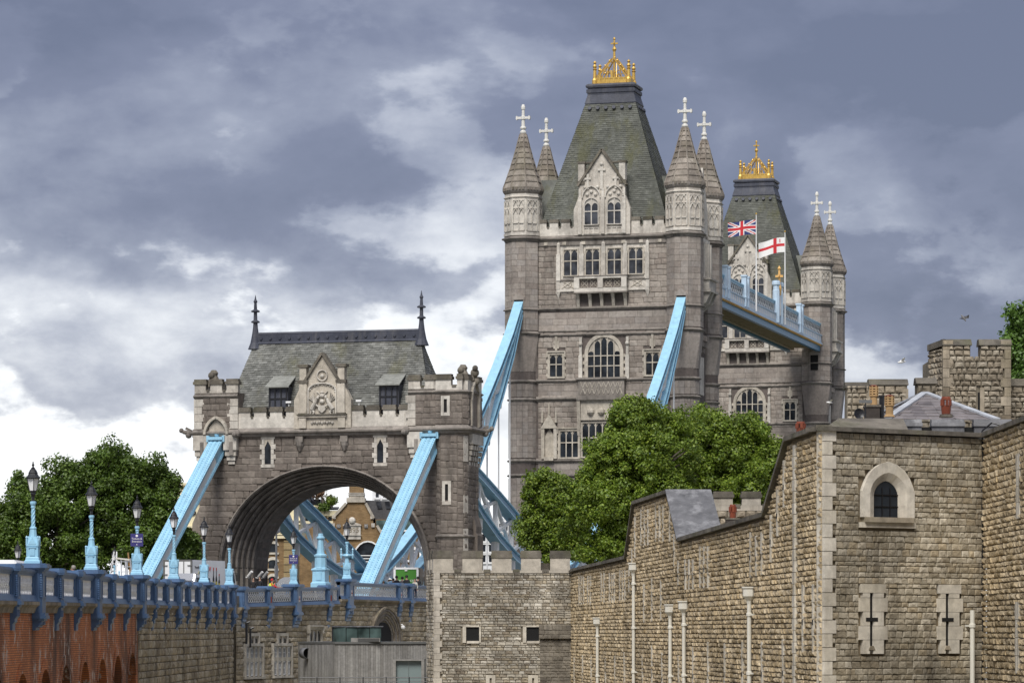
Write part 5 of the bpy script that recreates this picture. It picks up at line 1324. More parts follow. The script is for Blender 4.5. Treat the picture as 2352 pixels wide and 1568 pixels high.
for k in range(6):
    r_ = h - .28 * k; n = 20; v = MB()
    for j in range(n):
        t0, t1 = math.pi * j / n, math.pi * (j + 1) / n
        P = [(c + q * math.cos(t_), -.5 + q * .60 * math.sin(t_) + .12 * math.sin(t_) ** 8) for t_, q in ((t0, r_), (t1, r_), (t1, r_ - .25), (t0, r_ - .25))]
        v.prism([(x, -.34 + .06 * k, z) for x, z in P], (0, .5, 0))
    for q in (-1, 1): v.box(*sorted((c + q * r_, c + q * (r_ - .25))), -.34 + .06 * k, .16 + .06 * k, ZG + .5, -.5)
    v.build('arch_moulding', 'sill_stone' if k % 2 == 0 else 'moulding', FW)
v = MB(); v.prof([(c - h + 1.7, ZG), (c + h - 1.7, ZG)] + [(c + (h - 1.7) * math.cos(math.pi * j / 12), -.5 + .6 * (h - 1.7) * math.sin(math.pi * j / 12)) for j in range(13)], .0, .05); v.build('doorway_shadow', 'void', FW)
# ------------------------------------------------------------------ street lamps
leafmat('lamp_glass', [(.90, .90, .89), (.92, .92, .92)]); _t = MATS['lamp_glass'].node_tree; _t.nodes['Mix Shader'].inputs[0].default_value = .12
_tr = _t.nodes.new('ShaderNodeBsdfTransparent'); _tr.inputs[0].default_value = (.97, .97, .97, 1); _t.links.new(_tr.outputs[0], _t.nodes['Mix Shader'].inputs[2]); flat('sign_purple', (.035, .03, .16), .5)
def lamp_parts(root, k=1.0, grand=False):
    z0 = root.location.z; zz = lambda p: [(r * k, z0 + z * k) for r, z in p]
    q4 = math.pi / 4; s2 = math.sqrt(2)
    b = MB(); b.lathe(zz([(.29 * s2, 0), (.29 * s2, .1), (.25 * s2, .14), (.24 * s2, .22), (.21 * s2, .26), (.205 * s2, .62), (.235 * s2, .65), (.235 * s2, .70), (.21 * s2, .72), (.17 * s2, 1.0)]), 4, phase=q4)
    for a in range(4):
        M = Matrix.Rotation(a * math.pi / 2, 4, 'Z')
        b.box(-.09 * k, .09 * k, -.235 * k, -.2 * k, z0 + .3 * k, z0 + .56 * k, M); b.box(-.14 * k, .14 * k, -.25 * k, -.2 * k, z0 + .58 * k, z0 + .62 * k, M)
        b.add([(-.16 * k, -.23 * k, z0 + .72 * k), (.16 * k, -.23 * k, z0 + .72 * k), (0, -.23 * k, z0 + .98 * k), (0, -.1 * k, z0 + .98 * k)], [(0, 1, 2), (0, 2, 3), (1, 3, 2)], M)
        b.lathe([(.035 * k, z0 + .7 * k), (.035 * k, z0 + .95 * k), (.05 * k, z0 + .98 * k), (.01, z0 + 1.04 * k)], 6, (.21 * k, .21 * k), M=M); b.lathe([(.025 * k, z0 + .27 * k), (.025 * k, z0 + .6 * k)], 6, (.2 * k, .2 * k), M=M)
    b.build('pedestal', 'sky_blue', root)
    s = MB(); s.lathe(zz([(.155, 1.0), (.15, 1.04), (.12, 1.28), (.135, 1.3), (.135, 1.34), (.085, 1.39)]), 8, phase=PI8)
    n = 24; vs = []; fs = []; e = 10
    for i in range(n + 1):
        for j in range(e):
            a = 2 * math.pi * j / e + i * .22; r = .065 + (.014 if j % 2 else -.004); vs.append((r * k * math.cos(a), r * k * math.sin(a), z0 + (1.39 + .72 * i / n) * k))
    for i in range(n):
        for j in range(e): fs.append((i * e + j, i * e + (j + 1) % e, (i + 1) * e + (j + 1) % e, (i + 1) * e + j))
    s.add(vs, fs); s.lathe(zz([(.09, 2.1), (.075, 2.16), (.10, 2.2), (.12, 2.25), (.12, 2.31), (.08, 2.33)]), 8)
    if grand:
        for q in (-1, 1): s.bar((0, 0, z0 + 1.55 * k), (q * .34 * k, 0, z0 + 1.5 * k), .07 * k, .09 * k); s.lathe(zz([(.05, 1.3), (.07, 1.45), (.09, 1.5), (.05, 1.56), (.05, 1.8), (.07, 1.84), (.01, 1.95)]), 6, (q * .36 * k, 0))
        s.lathe(zz([(.2, 1.38), (.24, 1.46), (.2, 1.55)]), 10)
    s.build('shaft', 'sky_blue', root)
    f = MB(); f.lathe(zz([(.075, 2.33), (.06, 2.36), (.055, 2.5), (.1, 2.6), (.085, 2.66), (.12, 2.7), (.12, 2.73)]), 8)
    for j in range(4):
        a = q4 * 2 * j + .25; f.tube((.125 * k * math.cos(a), .125 * k * math.sin(a), z0 + 2.71 * k), (.225 * k * math.cos(a), .225 * k * math.sin(a), z0 + 3.19 * k), .014 * k, .014 * k, 5)
    f.lathe(zz([(.25, 3.17), (.275, 3.2), (.24, 3.25), (.2, 3.3), (.17, 3.36), (.18, 3.38), (.12, 3.5), (.075, 3.55), (.08, 3.57), (.035, 3.6), (.03, 3.64), (.055, 3.69), (.03, 3.73), (.02, 3.75), (.03, 3.78), (.004, 3.82)]), 12)
    f.build('lantern_frame', 'black_iron', root)
    for j in range(4):
        a0, a1 = q4 * 2 * j + .25, q4 * 2 * (j + 1) + .25; g = MB()
        g.add([(.118 * k * math.cos(a0), .118 * k * math.sin(a0), z0 + 2.72 * k), (.118 * k * math.cos(a1), .118 * k * math.sin(a1), z0 + 2.72 * k), (.215 * k * math.cos(a1), .215 * k * math.sin(a1), z0 + 3.18 * k), (.215 * k * math.cos(a0), .215 * k * math.sin(a0), z0 + 3.18 * k)], [(0, 1, 2, 3)])
        g.build('lantern_pane', 'lamp_glass', root)
G = 'blue lamps along the bridge approach'
lab = ['tallest blue lamp with black lantern, leftmost on the near parapet', 'second blue lamp from the left on the near parapet, beside the walking man', 'blue lamp carrying the purple sign, at the foot of the left land tie',
       'blue lamp standing in front of the white truck\'s rear doors', 'blue lamp in front of the bottle picture on the white truck', 'blue lamp at the parapet corner, in front of the left arch jamb']
cm0 = None
for i in range(6):
    y = LY[i + 2]; z = zr1(y - 95) + .26
    r = thing('street_lamp', lab[i], 'street lamp', (AX - .05, y, z), 0.0, G)
    if i == 0:
        lamp_parts(r); proto = kids(r)
    else:
        for k_ in proto:
            c_ = k_.copy(); COL.objects.link(c_); c_.parent = r
def lamp_at(loc, label, k=1.0, grand=False, rz=0.0):
    r = thing('street_lamp', label, 'street lamp', loc, rz, G); lamp_parts(r, k, grand); return r
p7 = bridge(10.2, CV0 + sv(676)); lamp_at((p7.x, p7.y, zr2(sv(676)) + .26), 'blue lamp carrying the purple sign, standing in front of the open arch')
p8 = bridge(10.15, CV0 + sv(800)); lamp_at((p8.x, p8.y, 3.71), 'stout blue lamp with side brackets beside the foot of the right land tie', 1.13, True)
pf = bridge(-10.1, v_of(263, -10.1)); lamp_at((pf.x, pf.y, 2.7), 'small blue lamp with side brackets seen behind the ladders', .95, True)
pf = at(41, 1300, 236); lamp_at((pf.x, pf.y, 2.2), 'smallest blue lamp on the far side of the road at the left edge', 1.1)
# purple signs, obelisk pedestal
for (x, y, z), lb in (((AX - .05, LY[4] - .14, zr1(LY[4] - 95) + .26), 'purple ticket sign with white lettering on the lamp by the left land tie'), ((p7.x, p7.y - .14, zr2(sv(676)) + .26), 'purple ticket sign with white lettering on the lamp in front of the arch')):
    s = thing('sign', lb, 'sign', (x, y, z)); m = MB(); m.box(-.3, .3, -.02, .0, z + 1.37, z + 1.97); m.build('sign_board', 'sign_purple', s)
    text_obj('lettering', 'Tickets &\nEntrance', .13, 'flag_white', s, (0, -.03, z + 1.66), (R(90), 0, 0)); text_obj('arrow', '^', .16, 'flag_white', s, (0, -.03, z + 1.42), (R(90), 0, 0))
    m = MB(); m.tube((0, -.03, z + 1.87), (0, -.02, z + 1.87), .06, .06, 8); m.build('emblem', 'flag_white', s)
po = bridge(9.6, CV0 + sv(757)); zz0 = zr2(sv(757)) - .1
ob = thing('pedestal', 'lampless blue iron pedestal between the two bridge lamps', 'pedestal', (po.x, po.y, zz0), -TH)
m = MB(); m.lathe([(r * 1.414, zz0 + z) for r, z in ((.55, 0), (.55, .4), (.46, .5), (.44, 1.25), (.52, 1.3), (.52, 1.38), (.36, 1.45))], 4, phase=math.pi / 4); m.box(-.2, .2, -.49, -.4, zz0 + .6, zz0 + 1.15); m.build('base', 'sky_blue', ob)
m = MB(); m.lathe([(r, zz0 + z) for r, z in ((.46, 1.45), (.42, 1.5), (.40, 2.2), (.46, 2.25), (.46, 2.35), (.28, 2.45), (.22, 3.0), (.2, 3.4), (.3, 3.5), (.3, 3.58), (.2, 3.65), (.16, 3.85))], 8, phase=PI8); m.build('shaft', 'sky_blue', ob)
# road surface of the straight approach
m = MB(); m.add([(-42, 20, .9), (AX - .4, 20, .9), (AX - .4, 216, zr1(121) - 1.2), (-42, 222, zr1(121) - 1.2)], [(0, 1, 2, 3)]); o = m.build('approach_road', 'asphalt'); o['kind'] = 'structure'
m = MB(); m.add([(AX - 3.4, 20, 1.03), (AX - .4, 20, 1.03), (AX - .4, 216, zr1(121) - 1.08), (AX - 3.4, 216, zr1(121) - 1.08)], [(0, 1, 2, 3)]); o = m.build('approach_pavement', 'paving'); o['kind'] = 'structure'
# ------------------------------------------------------------------ timber-clad annexe in front of the wall
stone('weathered_board', [(.26, .25, .235), (.32, .31, .295), (.22, .21, .195), (.36, .35, .33)], tone=.2, tscale=.8, grain=6, streak=.4, sscale=3, dirt=(.15, .145, .135), bump=.2)
flat('frost_green', (.20, .25, .25), .3)
paint('steel_grey', (.13, .13, .125), rough=.5, grime=.2)
TB = thing('timber_annexe', 'flat-roofed annexe clad in grey vertical boards below the bridge wall', 'annexe', (0, 205, ZG))
def px3(px, py, Y): v = at(px, py, Y); return v
cA, cB, cC = at(770, 1476, 203), at(986, 1476, 205), at(686, 1474, 213)
ztb = cA.z
def board_face(a, b, w0, w1, skip=None):
    U = Vector((b.x - a.x, b.y - a.y, 0)); L_ = U.length; U.normalize(); Nn = Vector((U.y, -U.x, 0)); u = 0; rg = random.Random(9)
    ang = math.atan2(U.y, U.x)
    while u < L_ - .05:
        w_ = min(rg.uniform(w0, w1), L_ - u); z0 = ZG + .3
        if skip and skip[0] < u + w_ / 2 < skip[1]: z0 = skip[2]
        m = MB(); d = .03 + rg.uniform(0, .012); M = Matrix.Translation((a.x, a.y - 205, 0)) @ Matrix.Rotation(ang, 4, 'Z')
        m.box(u + .006, u + w_ - .006, -d, .0, z0, ztb - .06, M); m.build('board', 'weathered_board', TB); u += w_
m = MB(); m.prism([(cC.x, cC.y - 205, ZG), (cA.x, cA.y - 205, ZG), (cB.x, cB.y - 205, ZG), (cB.x, cB.y + 4 - 205, ZG), (cC.x + 1, cC.y + 4 - 205, ZG)], (0, 0, ztb - ZG - .05)); m.build('frame_core', 'steel_grey', TB)
LB = (cB - cA).length; f = lambda px: (px - 770) / (986 - 770) * LB
board_face(cA, cB, .13, .2, (f(903), f(976), at(0, 1513, 204).z)); board_face(cC, cA, .24, .38)
m = MB(); m.prism([(cC.x - .05, cC.y - .1 - 205, ztb - .05), (cA.x - .02, cA.y - .12 - 205, ztb - .05), (cB.x, cB.y - .12 - 205, ztb - .05), (cB.x, cB.y + 4 - 205, ztb - .05), (cC.x + 1, cC.y + 4 - 205, ztb - .05)], (0, 0, .12)); m.build('roof_edge', 'steel_grey', TB)
wz0, wz1 = ZG + .3, at(0, 1516, 204).z; xa, xb = cA.x + (cB.x - cA.x) * f(903) / LB, cA.x + (cB.x - cA.x) * f(976) / LB
m = MB(); m.box(xa, xa + .18, -1.65, -1.1, wz0, wz1); m.box(xb - .18, xb, -1.65, -1.1, wz0, wz1); m.box(xa, xb, -1.65, -1.1, wz1, wz1 + .08); m.build('window_reveal', 'weathered_board', TB)
for q in (0, 1):
    m = MB(); wd = (xb - xa - .36) / 2; m.box(xa + .18 + wd * q + .01, xa + .18 + wd * (q + 1) - .01, -1.35, -1.3, wz0, wz1); m.build('frosted_pane', 'frost_green', TB)
dv = at(699, 1499, 210.5)
DV = thing('duct_mouth', 'round black duct mouth on the left end of the grey timber annexe', 'duct', (dv.x, dv.y, dv.z - .35))
m = MB(); M = Matrix.Translation((0, 0, dv.z)) @ Matrix.Rotation(R(-62), 4, 'Z') @ Matrix.Rotation(R(90), 4, 'Y')
m.lathe([(.34, -.1), (.34, .55), (.31, .55), (.31, .2)], 20, M=M); m.build('duct_sleeve', 'lead', DV, True); m = MB(); m.lathe([(.305, .2), (.305, .21)], 20, M=M); m.build('duct_void', 'void', DV)
GB = thing('glass_box', 'low green glass box on the annexe roof in front of the pointed doorway', 'rooflight', (0, 208, ztb))
g0, g1, g2, gz = at(764, 1437, 208), at(795, 1441, 206), at(876, 1440, 207), at(0, 1439, 207).z
P = [(g0.x, g0.y - 208), (g1.x, g1.y - 208), (g2.x, g2.y - 208)]
for (xa, ya), (xb, yb), n in ((P[0], P[1], 1), (P[1], P[2], 3)):
    for k in range(n):
        s0, s1 = k / n, (k + 1) / n; m = MB(); A_ = (xa + (xb - xa) * s0, ya + (yb - ya) * s0); B_ = (xa + (xb - xa) * s1, ya + (yb - ya) * s1)
        m.prism([(A_[0] + .02, A_[1], ztb), (B_[0] - .02, B_[1], ztb), (B_[0] - .02, B_[1], gz), (A_[0] + .02, A_[1], gz)], (0, .04, 0)); m.build('glass_pane', 'glass_green', GB)
m = MB(); m.prism([(P[0][0] - .06, P[0][1] - .04, gz), (P[1][0], P[1][1] - .08, gz), (P[2][0] + .05, P[2][1] - .05, gz), (P[2][0] + .05, P[2][1] + 2, gz), (P[0][0] - .06, P[0][1] + 2, gz)], (0, 0, .07)); m.build('roof_sheet', 'lead', GB)
m = MB(); m.box(P[0][0] - .05, P[0][0] + .03, P[0][1] - .05, P[0][1] + .05, ztb, gz); m.build('corner_post', 'black_iron', GB)
m = MB(); m.prism([(P[0][0] + .1, P[0][1] + .8, ztb), (P[1][0], P[1][1] + .8, ztb), (P[2][0] - .1, P[2][1] + .8, ztb), (P[2][0] - .1, P[2][1] + 1.9, ztb), (P[0][0] + .1, P[0][1] + 1.9, ztb)], (0, 0, gz - ztb - .02)); m.build('dim_interior', 'granite_core', GB)
a0, a1 = at(806, 1464, 203.6), at(873, 1464, 203.8)
AC = thing('air_unit', 'grey louvred air handling unit on the annexe roof below the glass box', 'air unit', (a0.x, 203.6, ztb + .07))
zt = a0.z; m = MB(); m.box(0, a1.x - a0.x, 0, .8, ztb + .07, zt); m.build('casing', 'weathered_board', AC)
for k in range(5): m = MB(); h_ = (zt - ztb - .1) / 5; m.box(.42, a1.x - a0.x - .05, -.04, .0, ztb + .1 + h_ * k, ztb + .1 + h_ * (k + .55)); m.build('louvre', 'steel_grey', AC)
RL = thing('guard_rail', 'black metal guard rail in front of the grey timber annexe', 'railing', (0, 199, ZG))
x0, x1, zt = at(688, 0, 199).x, at(990, 0, 199).x, at(0, 1555, 199).z
for dz in (0, -.24, -.48): m = MB(); m.tube((x0, 0, zt + dz), (x1, 0, zt + dz), .022 if dz else .03); m.build('rail', 'black_iron', RL)
for k in range(5): x = at(728 + 53 * k, 0, 199).x; m = MB(); m.box(x - .03, x + .03, -.03, .03, ZG, zt + .03); m.build('post', 'black_iron', RL)
# small fittings
def pipe_thing(name, label, cat, pts, r, mat):
    b = pts[-1]; t_ = thing(name, label, cat, (b[0], b[1], b[2])); m = MB()
    for a, c_ in zip(pts, pts[1:]): m.tube((a[0] - b[0], a[1] - b[1], a[2]), (c_[0] - b[0], c_[1] - b[1], c_[2]), r)
    for a in pts[1:-1]: m.ball((a[0] - b[0], a[1] - b[1], a[2]), r * 1.15, 8, 5)
    m.build('pipe', mat, t_); return t_
for px, y0, y1, lb in ((566, 1427, 1478, 'taller black vent pipe above the left mullioned window'), (575, 1440, 1486, 'shorter black vent pipe above the left mullioned window')):
    Y = 212; a = at(px + 8, y0, Y); b = at(px, y0 + 3, Y); c_ = at(px, y1, Y); pipe_thing('vent_pipe', lb, 'pipe', [tuple(a), tuple(b), tuple(c_)], .07, 'black_iron')
cc = bridge(10.7, CV0 + sv(912)); zc_ = zpx(912, 1440)
CT = thing('security_camera', 'white dome security camera on the wall right of the pointed doorway', 'camera', (cc.x, cc.y, zc_ - .5)); m = MB(); m.tube((-.3, 0, zc_ - .4), (-.25, 0, zc_ + .2), .04); m.tube((-.25, 0, zc_ + .2), (0, 0, zc_ + .22), .04); m.build('bracket', 'white_paint', CT); m = MB(); m.ball((0, 0, zc_), .17); m.build('dome', 'white_paint', CT)
# ================================================================== the fortress on the right
KX, KY = 9.74, 105.0                                    # near corner of the curtain wall
CU = Vector((.0683, -1.0, 0)).normalized()
FO = Vector((3.16, 201.3, 0))                           # far end of the curtain wall
LEN = (Vector((KX, KY, 0)) - FO).length
def cY(px): return 16.91 / ((px - CX) / F_PX + .0683)
def cS(px): return (201.3 - cY(px)) * 1.00233
def cZ(px, py): return (YH - py) / F_PX * cY(px)
CW = thing('curtain_wall', 'long tan ragstone curtain wall with pale arrow slits, running from the bastion to the corner tower', 'wall', (FO.x, FO.y, ZG), math.atan2(CU.y, CU.x))
top_px = [(1297, 1392), (1308, 1322), (1321, 1311), (1443, 1283), (1461, 1158), (1541, 1132), (1566, 1243), (1763, 1186), (1815, 1013), (1890, 987)]
TOP = [(cS(x), cZ(x, y)) for x, y in top_px]
def ctop(s):
    for (sa, za_), (sb, zb_) in zip(TOP, TOP[1:]):
        if sa <= s <= sb: return za_ + (zb_ - za_) * (s - sa) / max(1e-6, sb - sa)
    return TOP[0][1] if s < TOP[0][0] else TOP[-1][1]
m = MB(); m.prof([(TOP[0][0], ZG), (TOP[-1][0] - .1, ZG)] + [(TOP[-1][0] - .1, TOP[-1][1])] + TOP[-2::-1], .05, .2); m.build('wall_core', 'ragstone_core', CW)
m = MB(); cut = [q for q in TOP if q[0] < LEN - 9]; m.prof([(cut[0][0], ZG), (cut[-1][0], ZG)] + cut[::-1], .21, 1.0); m.build('wall_backing', 'ragstone_core', CW)
slits = []
def q7(x, y0, y1): slits.append((966 + x / 2.5455, 1050 + y0 / 2.5455, 1050 + y1 / 2.5455))
for x in (937, 950, 963, 988, 1003): q7(x, 692, 862)
for x in (1068, 1084, 1116, 1131, 1144): q7(x, 676, 848)
for x in (1176, 1192, 1207): q7(x, 660, 838)
q7(1230, 655, 785)
for x in (1302, 1322, 1342): q7(x, 305, 512)
for x in (1388, 1410, 1431): q7(x, 282, 490)
for a in ((1470, 262, 490), (1496, 450, 635), (1265, 350, 585), (1520, 605, 745), (1248, 540, 690), (1317, 740, 962), (1365, 706, 956), (1418, 716, 950)): q7(*a)
for x in (1562, 1584, 1606): q7(x, 598, 772)
for x in (1648, 1671, 1694): q7(x, 522, 762)
for a in ((1945, 440, 702), (1978, 460, 692), (2011, 440, 686), (2065, 340, 612), (2103, 190, 460), (2142, 20, 292)): q7(*a)
for x, y in ((957, 1155), (1008, 1160), (884, 1165), (908, 1165), (1147, 1160), (1092, 1175), (1203, 1140), (1262, 1150), (1310, 1158), (1365, 1100), (1425, 1142), (1523, 1158), (1607, 1110), (1695, 1080), (1794, 1088), (1898, 1080), (2013, 1080), (2137, 1065)): q7(x, y, 1420)
SL = []
for px, y0, y1 in slits: SL.append((cS(px), cZ(px, y1), cZ(px, y0)))
for x in (2254, 2314): px = 966 + x / 2.5455; SL.append((cS(px), cZ(px, 1050 + 1142 / 2.5455), cZ(px, 1050 + 745 / 2.5455)))
def cblock(a, b):
    zm = (a + b) / 2
    return [(s - .16, s + .16) for s, z0, z1 in SL if z0 < zm < z1] + [(cS(1833) - .2, cS(1833) + .2)]
rg = random.Random(31)
bl = courses(LEN, -3.3, 6.4, .185, (.16, .5), cblock, lambda s: ctop(s) - .1, rg=rg, joint=.025, jit=.22)
bl = [b for b in bl if b[1] > -.0165 * (201.3 - b[0]) ]
place_blocks(CW, [((0, 0), (1, 0), bl)], 'wall_stone', 'ragstone', 'rag', 300, key=lambda a: -a[2][2] * a[2][3] / (201.3 - a[2][0]) ** 3, depth=.085)
for i, (s, z0, z1) in enumerate(SL):
    m = MB(); n = max(2, int((z1 - z0) / .5))
    for k in range(n):
        za_, zb_ = z0 + (z1 - z0) * k / n, z0 + (z1 - z0) * (k + 1) / n - .015; e = .05 if k % 2 else 0
        m.box(s - .12 - e, s - .03, -.125, .1, za_, zb_); m.box(s + .03, s + .12 + e, -.125, .1, za_, zb_)
    m.box(s - .13, s + .13, -.127, .1, z1 - .18, z1 + .02)
    so = m.build('arrow_slit', 'quoin', CW)
    m = MB(); zm = (z0 + z1) / 2 - .1; m.box(s - .03, s + .03, -.04, .06, z0, z1 - .19); m.box(s - .11, s + .11, -.131, -.07, zm - .08, zm + .08); m.build('slit_opening', 'void', so)
k = 0; z = -2.6
while z < ctop(cS(1833)) - .2:
    m = MB(); e = .16 if k % 2 else 0; m.box(cS(1833) - .2 - e, cS(1833) + .2, -.15, .08, z, z + .36); m.build('quoin_stone', 'quoin', CW); z += .38; k += 1
def coping(root, pts, out=.22, th=.16, wid=.7, seg=1.6, mat='cap_stone', y0=0.0):
    for (sa, za_), (sb, zb_) in zip(pts, pts[1:]):
        L_ = math.hypot(sb - sa, zb_ - za_); n = max(1, int(L_ / seg))
        for i in range(n):
            a0, a1 = i / n, (i + 1) / n; p0 = (sa + (sb - sa) * a0, za_ + (zb_ - za_) * a0); p1 = (sa + (sb - sa) * a1 - .004, za_ + (zb_ - za_) * a1)
            m = MB(); nx, nz = -(zb_ - za_) / L_, (sb - sa) / L_; t_ = th
            m.prism([(p0[0], y0 - out, p0[1]), (p1[0], y0 - out, p1[1]), (p1[0] + nx * t_, y0 - out, p1[1] + nz * t_), (p0[0] + nx * t_, y0 - out, p0[1] + nz * t_)], (0, wid, 0)); m.build('coping_stone', mat, root)
coping(CW, TOP[:-2], wid=1.3); coping(CW, TOP[-3:], wid=.5)
# raised block with its lead-covered slope
s4, s5, s6 = TOP[4], TOP[5], TOP[6]
m = MB(); m.prof([(s4[0] + .4, 2.0), (s6[0] - .6, 2.0), (s6[0] - .6, s6[1] + .5), (s5[0], s5[1] - .05), (s4[0] + .4, s4[1] - .05)], 1.0, 1.7); m.build('raised_block', 'ragstone_core', CW)
m = MB(); m.prism([(s5[0] - .05, -.25, s5[1] + .12), (s6[0] + .1, -.25, s6[1] + .06), (s6[0] + .1, 1.75, s6[1] + .2), (s5[0] - .05, 1.75, s5[1] + .12)], (.1, 0, .05)); m.build('lead_slope', 'lead', CW)
# ------------------------------------------------------------------ corner tower
FU = Vector((5.58, 3.60, 0)).normalized(); FL = 6.66
CT = thing('corner_tower', 'square ragstone corner tower with pointed window and two cross-shaped arrow loops, at right', 'tower', (KX, KY, ZG), math.atan2(FU.y, FU.x))
def fS(px): d = (px - CX) / F_PX; return (d * KY - KX) / (FU.x - d * FU.y)
def fZ(px, py): return (YH - py) / F_PX * (KY + FU.y * fS(px))
m = MB(); m.box(.3, FL, .05, .45, ZG, 6.2); m.build('wall_core', 'ragstone_core', CT)
m = MB(); m.add([(.35, .4, 6.1), (FL, .4, 6.1), (FL + 4.2, 9.0, 6.1), (5.2, 9.0, 6.1)], [(0, 1, 2, 3)]); m.build('roof_deck', 'lead', CT)
wc = fS(2035); wx = [fS(1982), fS(2110)]; wz = [fZ(2035, 1216), fZ(2035, 1062)]
lo = [(fS(1998), fS(1968), fS(2036)), (fS(2172), fS(2147), fS(2209))]
lz = [fZ(2080, 1500), fZ(2080, 1340)]
def tblock(a, b):
    zm = (a + b) / 2; r = [(0, .33 + (.14 if int((zm + 9) / .43) % 2 else 0))]
    if wz[0] < zm < wz[1]:
        t_ = max(0, (zm - fZ(2035, 1100)) / (wz[1] - fZ(2035, 1100))); hw = (wx[1] - wx[0]) / 2 * (1 - .75 * t_); r.append((wc - hw, wc + hw))
    if lz[0] < zm < lz[1]:
        for c, a_, b_ in lo: r.append((a_ + .05, b_ - .05))
    return r
rg = random.Random(41)
bl = courses(FL, -1.9, 6.25, .18, (.13, .40), tblock, rg=rg, joint=.018, jit=.28)
place_blocks(CT, [((0, 0), (1, 0), bl)], 'wall_stone', 'ragstone_grey', 'rock', 300, depth=.05)
k = 0; z = -2.2
while z < 6.2:
    m = MB(); e = .15 if k % 2 else 0; zt_ = min(z + .41, 6.28); m.box(-.02, .3 + e, -.1, .3, z, zt_); m.build('quoin_stone', 'quoin', CT); z += .43; k += 1
for a, b in ((0.0, 2.2), (2.2, 4.4), (4.4, FL + .1)): m = MB(); m.box(a - (.15 if a == 0 else 0), b - .01, -.2, .7, 6.28, 6.42); m.build('coping_stone', 'cap_stone', CT)
# pointed window with chamfered surround
o0, o1 = fS(2008), fS(2063); zb_, zs_, zt_ = fZ(2035, 1188), fZ(2035, 1138), fZ(2035, 1104)
wcx = (o0 + o1) / 2; hw = (o1 - o0) / 2
inn = [(wcx + x, zs_ + z) for x, z in pointed(hw, zt_ - zs_, 6)]
out1 = [(wcx + x * 1.55, zs_ + z * 1.45 + .05) for x, z in pointed(hw, zt_ - zs_, 6)]
_hs = [(1.06, 0.0), (1.06, .14), (.97, .34), (.86, .56), (.66, .80), (.36, .98)]
out2 = [(wcx + x, zs_ + z) for x, z in _hs[:6]] + [(wcx, zs_ + 1.08)] + [(wcx - x, zs_ + z) for x, z in _hs[5::-1]]
def ring(root, A_, B_, ya, yb, mat, name):
    for i in range(len(A_) - 1):
        m = MB(); P = [(A_[i][0], ya, A_[i][1]), (B_[i][0], yb, B_[i][1]), (B_[i + 1][0], yb, B_[i + 1][1]), (A_[i + 1][0], ya, A_[i + 1][1])]
        m.prism(P, (0, .12, 0)); m.build(name, mat, root)
def ring2(root, A_, B_, ya, yb, mat, name, step=2):
    for i in range(0, len(A_) - 1, step):
        m = MB()
        for j in range(i, min(i + step, len(A_) - 1)):
            m.prism([(A_[j][0], ya, A_[j][1]), (B_[j][0], yb, B_[j][1]), (B_[j + 1][0], yb, B_[j + 1][1]), (A_[j + 1][0], ya, A_[j + 1][1])], (0, .14, 0))
        m.build(name, mat, root)
I = [(inn[0][0], zb_)] + inn + [(inn[-1][0], zb_)]; J = [(out1[0][0], zb_)] + out1 + [(out1[-1][0], zb_)]; Kk = [(out2[0][0], zb_)] + out2 + [(out2[-1][0], zb_)]
ring2(CT, I, J, .02, -.13, 'quoin', 'window_jamb'); ring2(CT, J, Kk, -.13, -.13, 'quoin', 'window_surround')
m = MB(); m.box(wcx - hw * 2.0, wcx + hw * 2.0, -.22, .05, zb_ - .16, zb_); m.build('window_sill', 'sill_stone', CT)
m = MB(); m.box(wcx - hw * 2.3, wcx + hw * 2.3, -.12, .05, zb_ - .33, zb_ - .162); m.build('window_apron', 'quoin', CT)
m = MB(); m.prism([(x, .03, z) for x, z in ([(inn[-1][0], zb_), (inn[0][0], zb_)] + inn)], (0, .02, 0)); gl = m.build('window_glass', 'glass_dark', CT)
m = MB()
for x in (wcx - hw * .33, wcx + hw * .33): m.box(x - .015, x + .015, .0, .03, zb_, zs_ + .25)
for z in (zb_ + .35, zb_ + .72): m.box(wcx - hw, wcx + hw, .0, .03, z - .012, z + .012)
m.build('glazing_bars', 'black_iron', gl)
# cross loops
for c, a_, b_ in lo:
    zc_ = fZ(2080, 1422); z0, z1 = fZ(2080, 1484), fZ(2080, 1362); n = 5
    for k in range(n):
        za_, zz_ = lz[0] + (lz[1] - lz[0]) * k / n, lz[0] + (lz[1] - lz[0]) * (k + 1) / n - .012; e = -.05 if k % 2 == 0 else .1
        if k == n - 1: m = MB(); m.box(a_ + .12, b_ - .1, -.1, .05, z1 + .01, zz_); m.build('loop_stone', 'quoin', CT); zz_ = z1 + .0
        for q in (-1, 1):
            m = MB(); x0, x1 = sorted((c + q * .075, a_ + .13 - e if q < 0 else b_ - .13 + e))
            if k == 0: za2 = z0
            m.box(x0, x1, -.1, .05, za_, max(za_ + .05, zz_)); m.build('loop_stone', 'quoin', CT)
    m = MB(); m.box(c - .075, c + .075, -.03, .05, z0 - .05, z1); m.build('loop_slit', 'void', CT)
    m = MB(); m.box(c - .24, c + .24, -.112, -.05, zc_ - .06, zc_ + .06); m.build('loop_arm', 'void', CT)
    m = MB(); m.prism([(c - .13, -.12, z0 - .1), (c + .13, -.12, z0 - .1), (c + .06, -.12, z0 + .03), (c - .06, -.12, z0 + .03)], (0, .1, 0)); m.build('loop_foot', 'sill_stone', CT)
